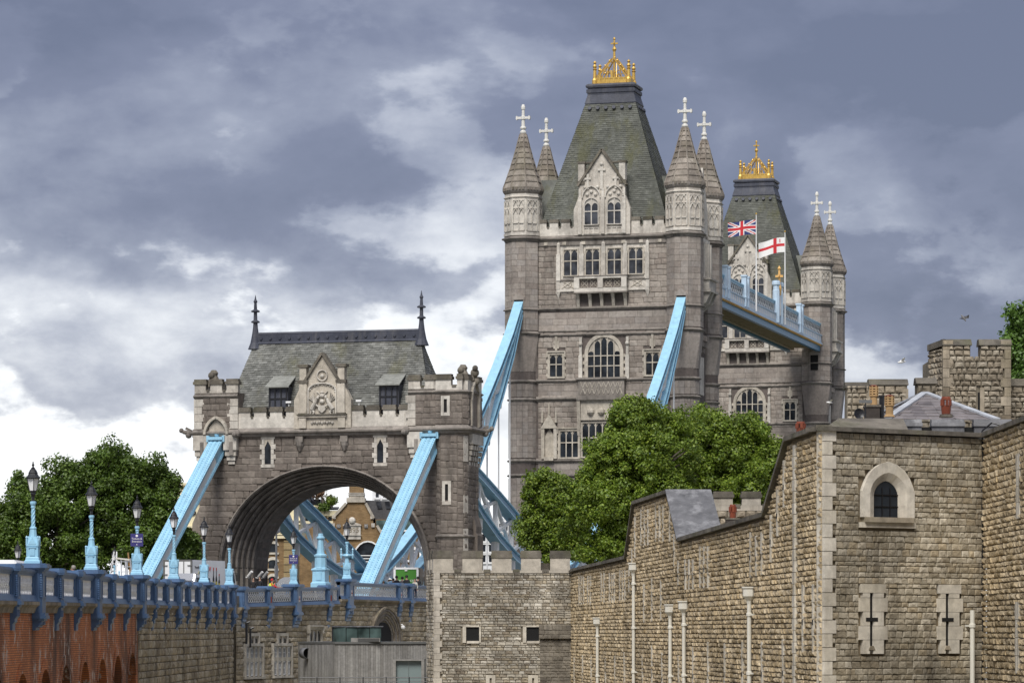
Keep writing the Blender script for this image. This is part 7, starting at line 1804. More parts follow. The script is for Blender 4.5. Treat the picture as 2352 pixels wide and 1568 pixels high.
tree('plane_tree', 'large dark green tree behind the lamps at the left edge', (-37, 266, ZG), lobes_px([(70, 1190, 80, 85, 0), (30, 1240, 80, 80, 0), (160, 1130, 72, 70, 1), (130, 1230, 120, 90, 0), (-40, 1250, 90, 80, 0), (60, 1310, 140, 60, 0)], 266), 90000, .2, 'leaf_dark', 4, group=GT)
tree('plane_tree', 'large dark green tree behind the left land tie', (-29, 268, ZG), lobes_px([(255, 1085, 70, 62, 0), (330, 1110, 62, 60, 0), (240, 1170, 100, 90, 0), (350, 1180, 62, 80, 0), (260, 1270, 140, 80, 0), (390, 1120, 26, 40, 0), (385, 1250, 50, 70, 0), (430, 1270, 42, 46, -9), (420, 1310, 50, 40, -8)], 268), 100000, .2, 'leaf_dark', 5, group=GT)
tree('tree', 'light green tree cut off by the right edge beside the tall turret', (26.8, 176, ZG), lobes_px([(2355, 770, 48, 62, 0), (2345, 840, 40, 55, 0), (2385, 800, 60, 80, 0), (2360, 900, 55, 50, 0)], 176), 24000, .17, 'leaf_light', 6)
# ================================================================== far bank buildings
def citybrick(name, c1, c2, mort, sc=1.0):
    m, t, b = material(name); L = t.links
    g = t.nodes.new('ShaderNodeNewGeometry'); sp = t.nodes.new('ShaderNodeSeparateXYZ'); L.new(g.outputs['Position'], sp.inputs[0]); cb = t.nodes.new('ShaderNodeCombineXYZ')
    L.new(_math(t, 'ADD', sp.outputs['X'], sp.outputs['Y']), cb.inputs['X']); L.new(sp.outputs['Z'], cb.inputs['Y'])
    br = t.nodes.new('ShaderNodeTexBrick'); br.inputs['Scale'].default_value = sc; br.inputs['Brick Width'].default_value = .5; br.inputs['Row Height'].default_value = .16; br.inputs['Mortar Size'].default_value = .015
    br.inputs['Color1'].default_value = (*c1, 1); br.inputs['Color2'].default_value = (*c2, 1); br.inputs['Mortar'].default_value = (*mort, 1); L.new(cb.outputs[0], br.inputs['Vector'])
    c = _mix(t, 1.0, br.outputs['Color'], _ramp(t, _noise(t, _pos(t), .5, 5, .65), [(.3, (.7,) * 3), (.7, (1.25,) * 3)]), 'MULTIPLY')
    L.new(c, b.inputs['Base Color']); b.inputs['Roughness'].default_value = .9
citybrick('stock_brick', (.20, .12, .05), (.28, .18, .085), (.13, .10, .06)); citybrick('yellow_brick', (.30, .22, .10), (.36, .27, .14), (.2, .16, .1))
paint('cream', (.74, .66, .44), rough=.7, grime=.15, gcol=(.4, .34, .22)); paint('white_render', (.74, .75, .76), rough=.7, grime=.1); stone('roof_tile', [(.10, .10, .105), (.13, .13, .135)], tone=.3, bump=.2)
YB = 500.0; KB = YB / F_PX
def bld(name, label, px0, Y=YB, zb=-4.0):
    a = at(px0, YH, Y); return thing(name, label, 'building', (a.x, Y, zb))
def X(px, px0, Y=YB): return (px - px0) / F_PX * Y
def Z(py, Y=YB): return (YH - py) / F_PX * Y
def awin(root, x0, x1, z0, z1, mat_s, y=0.0, arch=True, bars=False):
    w2 = (x1 - x0) / 2; c = (x0 + x1) / 2; ah = w2 * .45 if arch else 0
    m = MB()
    if arch:
        o = [(c + (w2 + .25) * math.cos(math.pi * i / 8), z1 - ah + (ah + .45) * math.sin(math.pi * i / 8)) for i in range(9)]; n_ = [(c + w2 * math.cos(math.pi * i / 8), z1 - ah + ah * math.sin(math.pi * i / 8)) for i in range(9)]
        for i in range(8): m.prism([(n_[i][0], y - .15, n_[i][1]), (o[i][0], y - .15, o[i][1]), (o[i + 1][0], y - .15, o[i + 1][1]), (n_[i + 1][0], y - .15, n_[i + 1][1])], (0, .16, 0))
    else: m.box(x0 - .2, x1 + .2, y - .15, y, z1, z1 + .3)
    m.box(x0 - .25, x1 + .25, y - .2, y, z0 - .3, z0); wo = m.build('window', mat_s, root)
    m = MB(); pts = [(x0, z0), (x1, z0)] + ([(c + w2 * math.cos(math.pi * i / 8), z1 - ah + ah * math.sin(math.pi * i / 8)) for i in range(9)] if arch else [(x1, z1), (x0, z1)])
    m.add([(x, y - .03, z) for x, z in pts], [tuple(range(len(pts)))]); m.build('pane', 'glass_dark', wo)
    if bars:
        m = MB()
        for k in (1, 2): m.box(x0 + (x1 - x0) * k / 3 - .05, x0 + (x1 - x0) * k / 3 + .05, y - .08, y - .04, z0, z1 - .2)
        for k in (1, 2, 3): m.box(x0, x1, y - .08, y - .04, z0 + (z1 - z0) * k / 4 - .05, z0 + (z1 - z0) * k / 4 + .05)
        m.build('glazing_bars', 'white_paint', wo)
# cream and brick wharf on the left of the arch view
p0 = 560
W = bld('wharf_building', 'cream and brick wharf building on the left of the view through the arch', p0)
x = lambda p: X(p, p0)
m = MB(); m.box(x(560), x(652), 0, 12, -4, Z(1236)); m.build('brick_wall', 'stock_brick', W)
m = MB(); m.box(x(652), x(676), -.2, 12, -4, Z(1240)); m.build('corner_pier', 'yellow_brick', W)
m = MB(); m.box(x(560), x(690), .3, 12, Z(1236), Z(1150)); m.build('upper_wall', 'cream', W)
for y_, h_ in ((1236, 6), (1228, 3), (1204, 4), (1196, 3)): m = MB(); m.box(x(560), x(690), -.5, .4, Z(y_), Z(y_ - h_)); m.build('cornice', 'cream', W)
for k in range(9): m = MB(); m.box(x(562 + 13 * k), x(566 + 13 * k), -.4, .3, Z(1226), Z(1206)); m.build('bracket', 'cream', W)
for k in range(8): awin(W, x(568 + 13 * k), x(574 + 13 * k), Z(1225), Z(1209), 'cream', .28, False)
for k in range(4):
    for y0, y1 in ((1268, 1248), (1305, 1285), (1341, 1323)): awin(W, x(580 + 37 * (k - 0)), x(600 + 37 * k), Z(y0), Z(y1), 'quoin', 0, True) if 580 + 37 * k < 640 else None
for k in range(6): m = MB(); m.box(x(651.5), x(676.5), -.26, -.18, Z(1330 - 17 * k), Z(1329.2 - 17 * k)); m.build('pier_joint', 'soot_brick', W)
# receding wing with roof terrace
p1 = 672; Y1 = 540.0
V_ = bld('terrace_wing', 'cream wing with dark glazed roof terrace and planters, beyond the wharf', p1, Y1); x1_ = lambda p: X(p, p1, Y1)
m = MB(); m.box(x1_(672), x1_(790), 0, 10, -4, Z(1184, Y1)); m.build('brick_wall', 'stock_brick', V_); m = MB(); m.box(x1_(672), x1_(775), -.4, 10, Z(1184, Y1), Z(1172, Y1)); m.box(x1_(672), x1_(745), -.2, 10, Z(1172, Y1), Z(1160, Y1)); m.build('parapet', 'cream', V_)
m = MB(); m.box(x1_(672), x1_(790), -.3, 0, Z(1202, Y1), Z(1196, Y1)); m.build('string_band', 'cream', V_)
for k in range(5): awin(V_, x1_(700 + 18 * k), x1_(708 + 18 * k), Z(1200, Y1), Z(1186, Y1), 'cream', 0, True)
m = MB(); m.box(x1_(672), x1_(714), 1, 9, Z(1160, Y1), Z(1138, Y1)); m.box(x1_(719), x1_(735), 1, 9, Z(1160, Y1), Z(1145, Y1)); pen = m.build('penthouse', 'lead_dark', V_)
for a, b in ((674, 683), (684, 693), (695, 703), (704, 713), (720, 727), (728, 734)): m = MB(); m.box(x1_(a), x1_(b), .85, .95, Z(1158, Y1), Z(1143 if a < 715 else 1148, Y1)); m.build('pane', 'glass_lead', pen)
m = MB(); m.box(x1_(670), x1_(718), .5, 9.5, Z(1138, Y1), Z(1135, Y1)); m.build('roof_slab', 'lead_dark', V_)
m = MB(); m.prism([(x1_(727), -.3, Z(1171, Y1)), (x1_(776), -.3, Z(1171, Y1)), (x1_(776), 4, Z(1164, Y1)), (x1_(727), 4, Z(1164, Y1))], (0, 0, .2)); m.build('slate_slope', 'roof_tile', V_)
leafmat('autumn_leaf', [(.20, .10, .05), (.24, .13, .07), (.16, .11, .05)])
for px, py, rx, rz, nm, lf in ((728, 1133, 13, 13, 'russet planter bush on the roof terrace', 'autumn_leaf'), (760, 1152, 11, 11, 'thin green planter shrub at the end of the roof terrace', 'leaf_green'), (692, 1160, 10, 6, 'trailing green planter shrub in front of the terrace glazing', 'leaf_dark'), (740, 1163, 14, 5, 'low green planter hedge between the terrace bushes', 'leaf_dark')):
    c = at(px, py + rz, Y1 - .5); tree('planter_bush', nm, (c.x, c.y, c.z - .1), lobes_px([(px, py, rx, rz, -.5), (px + rx * .5, py + 3, rx * .6, rz * .6, -.5)], Y1), 1500, .22, lf, int(px), 'bush')
# brick gable house with date stone
p2 = 740; Y2_ = 470.0
H = bld('gabled_house', 'brown brick gabled house with pale date stone and tall chimney, framed by the arch', p2, Y2_); x2 = lambda p: X(p, p2, Y2_); z2 = lambda y: Z(y, Y2_)
m = MB(); m.prof([(x2(745), -4), (x2(880), -4), (x2(880), z2(1232)), (x2(866), z2(1207)), (x2(857), z2(1204)), (x2(857), z2(1188)), (x2(836), z2(1153)), (x2(836), z2(1147)), (x2(799), z2(1147)), (x2(799), z2(1153)), (x2(765), z2(1188)), (x2(765), z2(1204)), (x2(761), z2(1205)), (x2(745), z2(1230))], 0, 8); m.build('gable_wall', 'stock_brick', H)
m = MB(); m.box(x2(796), x2(839), -.3, 3, z2(1153), z2(1143)); m.box(x2(801), x2(836), -.2, 2.6, z2(1143), z2(1137)); m.build('chimney_base', 'portland_tan', H)
m = MB(); m.box(x2(802), x2(835), -.15, 2.5, z2(1137), z2(1100)); m.build('chimney', 'stock_brick', H); m = MB(); m.box(x2(800), x2(837), -.3, 2.7, z2(1137), z2(1134.5)); m.box(x2(800), x2(837), -.3, 2.7, z2(1132.5), z2(1131)); m.build('chimney_band', 'portland', H)
for pts in (((795, 1155), (764, 1189)), ((840, 1155), (858, 1189)), ((761, 1204), (744, 1232)), ((866, 1206), (882, 1233))): m = MB(); m.bar((x2(pts[0][0]), 1, z2(pts[0][1])), (x2(pts[1][0]), 1, z2(pts[1][1])), 2.6, .35); m.build('gable_coping', 'portland_tan', H)
for px, py in ((767, 1187), (855, 1187), (765, 1206), (857, 1206)): m = MB(); m.box(x2(px - 4), x2(px + 4), -.25, .3, z2(py + 4), z2(py - 5)); m.build('kneeler', 'portland', H)
m = MB(); m.box(x2(789.5), x2(828.5), -.3, 0, z2(1238), z2(1204)); m.box(x2(788), x2(830), -.45, -.25, z2(1229.5), z2(1227)); m.box(x2(788), x2(830), -.45, -.25, z2(1207), z2(1204.5)); m.prism([(x2(788), -.4, z2(1204)), (x2(830), -.4, z2(1204)), (x2(809), -.4, z2(1197))], (0, .4, 0)); m.ball((x2(809), -.3, z2(1195)), .5); ds_ = m.build('date_stone', 'portland', H)
text_obj('date_lettering', '1895', 1.0, 'sill_stone', H, (x2(809), -.32, z2(1217)), (R(90), 0, 0))
for px, tx in ((778, 'HD'), (841, '85')): m = MB(); m.box(x2(px - 4), x2(px + 4), -.15, 0, z2(1212), z2(1203)); tl = m.build('tile', 'lead', H); text_obj('tile_lettering', tx, .42, 'portland', H, (x2(px), -.16, z2(1207.5)), (R(90), 0, 0))
m = MB(); m.prof([(x2(835), z2(1192)), (x2(955), z2(1192)), (x2(940), z2(1150)), (x2(835), z2(1147))], 2, 9); m.build('side_roof', 'roof_tile', H)
for a, b in ((866, 880), (886, 900)): m = MB(); m.prism([(x2(a), 1.85, z2(1166)), (x2(b - 3), 1.85, z2(1166)), (x2(b - 7), 1.85, z2(1150)), (x2(a - 4), 1.85, z2(1150))], (0, .1, 0)); m.build('skylight', 'glass_lead', H)
m = MB(); m.box(x2(862), x2(960), .5, 8, -4, z2(1192)); m.build('rear_wall', 'stock_brick', H); m = MB(); m.box(x2(864), x2(960), .3, .5, z2(1216), z2(1194)); m.build('glazed_band', 'glass_green', H); m = MB(); m.box(x2(860), x2(960), .1, .5, z2(1220), z2(1216)); m.build('band_sill', 'white_paint', H)
o = [(x2(845) + 2.0 * math.cos(math.pi * i / 10), z2(1282) + 2.4 * math.sin(math.pi * i / 10)) for i in range(11)]
m = MB(); m.add([(q[0], -.05, q[1]) for q in o] + [(o[-1][0], -.05, z2(1300)), (o[0][0], -.05, z2(1300))], [tuple(range(13))]); wf = m.build('round_window', 'glass_dark', H)
m = MB()
for i in range(10): m.bar((o[i][0], -.15, o[i][1]), (o[i + 1][0], -.15, o[i + 1][1]), .2, .25, (0, 1, 0))
for k in range(4): m.box(o[-1][0], o[0][0], -.12, -.06, z2(1296 - 7 * k) - .06, z2(1296 - 7 * k) + .06)
m.build('window_frame', 'white_paint', wf)
for k in range(4):
    for y0, y1 in ((1325, 1305), (1285, 1262)): awin(H, x2(885 + 20 * k), x2(896 + 20 * k), z2(y0), z2(y1), 'white_paint', .48, True, True)
# white block behind, lettered wharf, modern white block
Q = bld('white_block', 'white painted block rising behind the grey roof in the arch', 850, 560); xq = lambda p: X(p, 850, 560)
m = MB(); m.box(xq(855), xq(905), 0, 8, -4, Z(1122, 560)); m.build('wall', 'white_render', Q)
for a in (863, 880, 893): awin(Q, xq(a), xq(a + 7), Z(1142, 560), Z(1127, 560), 'white_render', 0, False)
p5 = 380; L5 = bld('lettered_wharf', 'cream wharf front with a large black letter B, left of the gateway', p5, 520); x5 = lambda p: X(p, p5, 520); z5_ = lambda y: Z(y, 520)
m = MB(); m.box(x5(395), x5(470), 0, 10, z5_(1210), z5_(1112)); m.build('cream_wall', 'cream', L5); m = MB(); m.box(x5(395), x5(470), -.05, 10, -4, z5_(1210)); m.build('lower_wall', 'stock_brick', L5)
for y_ in (1112, 1148, 1210): m = MB(); m.box(x5(394), x5(470), -.6, .2, z5_(y_ + 2), z5_(y_ - 3)); m.build('cornice', 'cream', L5)
tb = text_obj('letter', 'B', 2.35, 'black_iron', L5, (x5(441.5), -.15, z5_(1173)), (R(90), 0, 0))
for k in range(3): awin(L5, x5(410 + 18 * k), x5(418 + 18 * k), z5_(1240), z5_(1220), 'cream', -.05, False)
p6 = 1100; M6 = bld('white_framed_block', 'white framed modern block seen between the gateway and the tree', p6, 520); x6 = lambda p: X(p, p6, 520); z6_ = lambda y: Z(y, 520)
m = MB(); m.box(x6(1102), x6(1230), 0, 10, -4, z6_(1190)); m.build('wall', 'white_render', M6)
for r_ in range(4):
    for k in range(7): a = 1106 + 17 * k; y_ = 1218 + 24 * r_; awin(M6, x6(a), x6(a + 9), z6_(y_), z6_(y_ - 16), 'white_paint', 0, False)
# ================================================================== vehicles
paint('van_white', (.76, .77, .78), rough=.25, var=.03, grime=.12); flat('silver', (.55, .56, .57), .22, .8); flat('rubber', (.02, .02, .02), .8); flat('panel_green', (.05, .20, .02), .5); flat('print_red', (.45, .03, .03), .6); flat('print_dark', (.03, .03, .035), .6); flat('print_yellow', (.55, .48, .1), .6); flat('tail_red', (.5, .02, .02), .3)
def wheel(root, x_, y_, r=.42, zb=0.0):
    z0 = root.location.z
    m = MB(); M = Matrix.Translation((x_, y_, z0 + r)) @ Matrix.Rotation(R(90), 4, 'Y'); m.lathe([(r * .6, -.13), (r, -.12), (r, .12), (r * .6, .13)], 16, M=M); t_ = m.build('wheel', 'rubber', root)
    m = MB(); m.lathe([(r * .58, -.14), (r * .58, .14)], 12, M=M); m.build('rim', 'silver', t_)
def box_truck(label, loc, rz, L_=4.6, W_=2.4, H_=2.95, cat='truck', body='van_white', name='box_truck', extra=None):
    T_ = thing(name, label, cat, loc, rz); z0 = loc[2]; w2 = W_ / 2; fl = .85
    m = MB(); m.box(-w2, w2, 0, L_, z0 + fl, z0 + H_); m.build('cargo_box', body, T_)
    m = MB(); m.box(-w2 - .02, -w2 + .12, -.06, 0, z0 + fl, z0 + H_); m.box(w2 - .12, w2 + .02, -.06, 0, z0 + fl, z0 + H_); m.box(-w2, w2, -.06, 0, z0 + H_ - .1, z0 + H_ + .02); m.box(-w2, w2, -.06, 0, z0 + fl, z0 + fl + .1); m.build('rear_frame', 'steel_grey', T_)
    for s_ in (-1, 1):
        a, b = sorted((s_ * .02, s_ * (w2 - .13))); m = MB(); m.box(a, b, -.05, 0, z0 + fl + .11, z0 + H_ - .12); d = m.build('rear_door', body, T_)
        m = MB()
        for z in (1.25, 1.85, 2.5): m.box(*sorted((s_ * (w2 - .35), s_ * (w2 + .03))), -.1, -.05, z0 + z, z0 + z + .08)
        m.box(*sorted((s_ * .5, s_ * .56)), -.09, -.05, z0 + fl + .1, z0 + H_ - .12); m.build('door_hinge', 'steel_grey', d)
    m = MB(); m.prism([(-w2 + .1, L_ + .1, z0 + .5), (-w2 + .1, L_ + 1.75, z0 + .5), (-w2 + .1, L_ + 1.8, z0 + 1.3), (-w2 + .1, L_ + 1.5, z0 + 2.25), (-w2 + .1, L_ + .1, z0 + 2.35)], (W_ - .2, 0, 0)); c = m.build('cab', body, T_)
    for s_ in (-1, 1):
        m = MB(); xx = s_ * (w2 - .095); m.prism([(xx, L_ + .6, z0 + 1.35), (xx, L_ + 1.6, z0 + 1.35), (xx, L_ + 1.4, z0 + 2.1), (xx, L_ + .6, z0 + 2.1)], (s_ * .02, 0, 0)); m.build('side_window', 'glass_dark', c)
        m = MB(); m.box(*sorted((s_ * w2, s_ * (w2 + .28))), L_ + 1.55, L_ + 1.65, z0 + 1.5, z0 + 2.0); m.tube((s_ * (w2 - .1), L_ + 1.5, z0 + 2.1), (s_ * (w2 + .2), L_ + 1.6, z0 + 2.05), .025); m.build('mirror', 'rubber', c)
        m = MB(); m.box(s_ * (w2 - .25) - .1, s_ * (w2 - .25) + .1, -.09, -.06, z0 + .62, z0 + .78); m.build('tail_light', 'tail_red', T_)
        for y_ in (.9, L_ + .9): wheel(T_, s_ * (w2 - .2), y_)
    m = MB(); m.prism([(-w2 + .2, L_ + 1.79, z0 + 1.36), (w2 - .2, L_ + 1.79, z0 + 1.36), (w2 - .2, L_ + 1.53, z0 + 2.2), (-w2 + .2, L_ + 1.53, z0 + 2.2)], (0, .02, .005)); m.build('windscreen', 'glass_dark', c)
    m = MB(); m.box(-.45, .45, .1, L_ + 1.4, z0 + .5, z0 + .84); m.box(-w2 + .1, w2 - .1, -.1, .05, z0 + .5, z0 + .62); m.build('chassis', 'rubber', T_)
    return T_
c = at(374, 1345, 243); tr = box_truck('white box truck with bottle pictures on its side, before the left leg of the gateway', (c.x + 1.1, 243, 2.25), R(-26))
z0 = 2.25; xs = 1.215
text_obj('brand_lettering', 'YourStone', .24, 'print_dark', tr, (xs, .85, z0 + 2.42), (R(90), 0, R(90))); text_obj('side_lettering', 'LEV', .5, 'print_red', tr, (xs, 2.2, z0 + 2.3), (R(90), 0, R(90)))
for i, ch_ in enumerate('YOGLY'): text_obj('vertical_lettering', ch_, .24, 'print_dark', tr, (xs, .95, z0 + 2.0 - .24 * i), (R(90), 0, R(90)))
m = MB()
for sg in (-1, 1):
    o = [(.95 + sg * .28 * math.sin(math.pi * i / 8), z0 + .95 + 1.2 * i / 8) for i in range(9)]
    for (ya, za_), (yb, zb_) in zip(o, o[1:]): m.bar((xs, ya, za_), (xs, yb, zb_), .02, .02)
m.build('leaf_outline', 'print_yellow', tr)
for y_, h_, mt in ((2.95, 1.5, 'print_dark'), (3.35, 1.5, 'print_dark'), (3.75, 1.05, 'print_dark')):
    m = MB(); P = [(-.11, 0), (.11, 0), (.11, h_ * .45), (.035, h_ * .62), (.035, h_ * .85), (-.035, h_ * .85), (-.035, h_ * .62), (-.11, h_ * .45)]
    m.prism([(xs - .004, y_ + a, z0 + .95 + b) for a, b in P], (.012, 0, 0)); bo_ = m.build('bottle_print', mt, tr); m = MB(); m.box(xs - .004, xs + .01, y_ - .045, y_ + .045, z0 + .95 + h_ * .85, z0 + .95 + h_); m.build('bottle_cap', 'print_red', bo_); m = MB(); m.box(xs, xs + .012, y_ - .1, y_ + .1, z0 + 1.05, z0 + 1.05 + h_ * .25); m.build('bottle_label', 'print_yellow', bo_)
c = at(933, 1345, 262); wt_ = box_truck('delivery truck with a lettered green rear panel, under the right side of the arch', (c.x, 262, 2.3), -TH * .2, 5.0, 1.95, 2.7)
m = MB(); m.box(-.8, .8, -.12, -.1, 3.3, 4.85); gp = m.build('green_panel', 'panel_green', wt_)
text_obj('lettering', 'WAITROSE.COM', .215, 'flag_white', wt_, (0, -.125, 3.98), (R(90), 0, 0)); text_obj('small_lettering', 'order online in store\nor by phone', .085, 'flag_white', wt_, (.15, -.125, 3.7), (R(90), 0, 0)); text_obj('plate_lettering', 'A 1234', .06, 'flag_white', wt_, (-.65, -.125, 4.75), (R(90), 0, 0)) if False else None
m = MB(); m.box(-.1, .1, -.2, -.12, 4.74, 4.82); m.build('rear_lamp', 'flag_white', wt_)
for s_ in (-1, 1): m = MB(); m.box(*sorted((s_ * .82, s_ * .98)), -.16, -.06, 3.0, 5.0); m.build('white_frame', 'van_white', wt_)
m = MB(); m.box(-.98, .98, -.16, -.06, 4.87, 5.02); m.build('white_frame', 'van_white', wt_)
def small_van(label, loc, rz, mat, L_=4.3, W_=1.75, H_=1.8, cat='van', name='van'):
    T_ = thing(name, label, cat, loc, rz); z0 = loc[2]; w2 = W_ / 2
    sec = [(0, .35), (0, 1.0), (.08, 1.5), (.3, H_), (L_ * .62, H_ - .03), (L_ * .8, 1.15), (L_ - .1, .95), (L_, .75), (L_, .35)]
    m = MB(); n = len(sec); vs = []
    for xx, k in ((-w2, 1.0), (-w2 * .86, 1.04), (w2 * .86, 1.04), (w2, 1.0)):
        for y_, z in sec: vs.append((xx if z < 1.1 else xx * .93, y_, z0 + (z if z < 1.2 else z * (k if k > 1 else .985))))
    fs = [tuple(range(n))[::-1], tuple(range(3 * n, 4 * n))]
    for j in range(3): fs += [(j * n + i, j * n + (i + 1) % n, (j + 1) * n + (i + 1) % n, (j + 1) * n + i) for i in range(n)]
    m.add(vs, fs); m.build('body', mat, T_)
    for s_ in (-1, 1):
        xx = s_ * w2 * .955
        for a, b in ((.35, L_ * .3), (L_ * .33, L_ * .66)): m = MB(); m.prism([(xx, a, z0 + 1.15), (xx, b, z0 + 1.15), (xx * .97, b - .1, z0 + H_ - .2), (xx * .97, a + .05, z0 + H_ - .2)], (s_ * .02, 0, 0)); m.build('side_window', 'glass_dark', T_)
        for y_ in (.75, L_ - .8): wheel(T_, s_ * (w2 - .12), y_, .31)
        m = MB(); m.box(s_ * (w2 - .15) - .08, s_ * (w2 - .15) + .08, -.03, .02, z0 + .75, z0 + 1.2); m.build('tail_light', 'tail_red', T_)
    m = MB(); m.prism([(-w2 * .75, -.0, z0 + 1.12), (w2 * .75, -.0, z0 + 1.12), (w2 * .7, .14, z0 + 1.6), (-w2 * .7, .14, z0 + 1.6)], (0, -.04, 0)); m.build('rear_window', 'glass_lead', T_)
    m = MB(); m.box(-.28, .28, -.05, 0, z0 + .55, z0 + .68); m.build('number_plate', 'print_yellow', T_)
    return T_
c = at(430, 1350, 228); small_van('pale grey small van behind the lamp beside the white truck', (c.x - .3, 228, 1.95), R(-18), 'silver', H_=1.95)
c = at(12, 1300, 172); small_van('white van roof passing behind two pedestrians at the left edge', (c.x - .4, 172, 1.25), R(-4), 'van_white', 5.2, 2.0, 2.35)
c = at(1115, 1300, 300); small_van('sky blue van glimpsed between the gateway and the bastion merlons', (c.x, 300, 2.3), R(-15), 'sky_blue', H_=2.2)
c = at(634, 1350, 252)
TRL = thing('catering_trailer', 'rounded silver catering trailer with black end under the left side of the arch', 'trailer', (c.x, 252, 2.2)); z0 = 2.2
P = [(0, .3), (0, 1.1), (.1, 1.45), (.35, 1.75), (.75, 1.9), (1.5, 1.9), (1.5, .3)]
m = MB(); m.prof([(a * .8, z0 + b) for a, b in P], 0, 1.6); 
m.v = [(y * 0 + x_, y, z) for x_, y, z in m.v]; m.build('trailer_shell', 'silver', TRL)
m = MB(); m.prof([(1.2, z0 + .3), (1.7, z0 + .3), (1.72, z0 + 1.3), (1.6, z0 + 1.75), (1.35, z0 + 1.93), (1.2, z0 + 1.93)], .02, 1.58); m.build('black_end', 'print_dark', TRL)
for xx in (.4, 1.2): wheel(TRL, xx, .2, .3)
m = MB(); m.box(.1, 1.15, -.03, 0, z0 + 1.1, z0 + 1.16); m.box(.1, 1.15, -.03, 0, z0 + .7, z0 + .75); m.build('trim', 'steel_grey', TRL)
# ladders
c = at(276, 1330, 205); lz0 = 1.7; kL = 205 / F_PX
LD = thing('step_ladders', 'folded aluminium step ladders and frame tied together behind the parapet', 'ladders', (c.x, 205, lz0))
def lx(px): return (px - 276) * kL
def lz_(py): return (YH - py) * kL
def ladder(xa0, xa1, xb0, xb1, yt, yb, mat, n=5, nm='ladder'):
    m = MB(); m.bar((lx(xa0), 0, lz_(yt)), (lx(xb0), -.25, lz_(yb)), .07, .05); m.bar((lx(xa1), 0, lz_(yt)), (lx(xb1), -.25, lz_(yb)), .07, .05); lo_ = m.build(nm, mat, LD)
    m = MB()
    for k in range(n): f = (k + .6) / n; m.bar((lx(xa0 + (xb0 - xa0) * f), -.25 * f, lz_(yt + (yb - yt) * f)), (lx(xa1 + (xb1 - xa1) * f), -.25 * f, lz_(yt + (yb - yt) * f)), .06, .04)
    m.build('rung', 'steel_alu', lo_)
flat('steel_alu', (.62, .63, .64), .35, .5)
ladder(262, 268, 249, 268, 1266, 1352, 'white_paint'); ladder(278, 288, 281, 291, 1282, 1352, 'steel_alu', 6); ladder(291, 299, 295, 307, 1282, 1352, 'steel_alu', 6)
m = MB(); m.bar((lx(294), .1, lz_(1270)), (lx(303), .1, lz_(1352)), .2, .08); m.build('wooden_plank', 'plank_wood', LD) if 'plank_wood' in MATS else None
stone('plank_wood', [(.30, .18, .08), (.36, .22, .10)], tone=.2, bump=.1); m = MB(); m.bar((lx(294), .1, lz_(1268)), (lx(302), .1, lz_(1352)), .22, .08); m.build('wooden_plank', 'plank_wood', LD)
m = MB(); m.bar((lx(266), -.05, lz_(1281)), (lx(298), -.05, lz_(1285)), .1, .1); m.build('padded_bar', 'pipe_cream', LD)
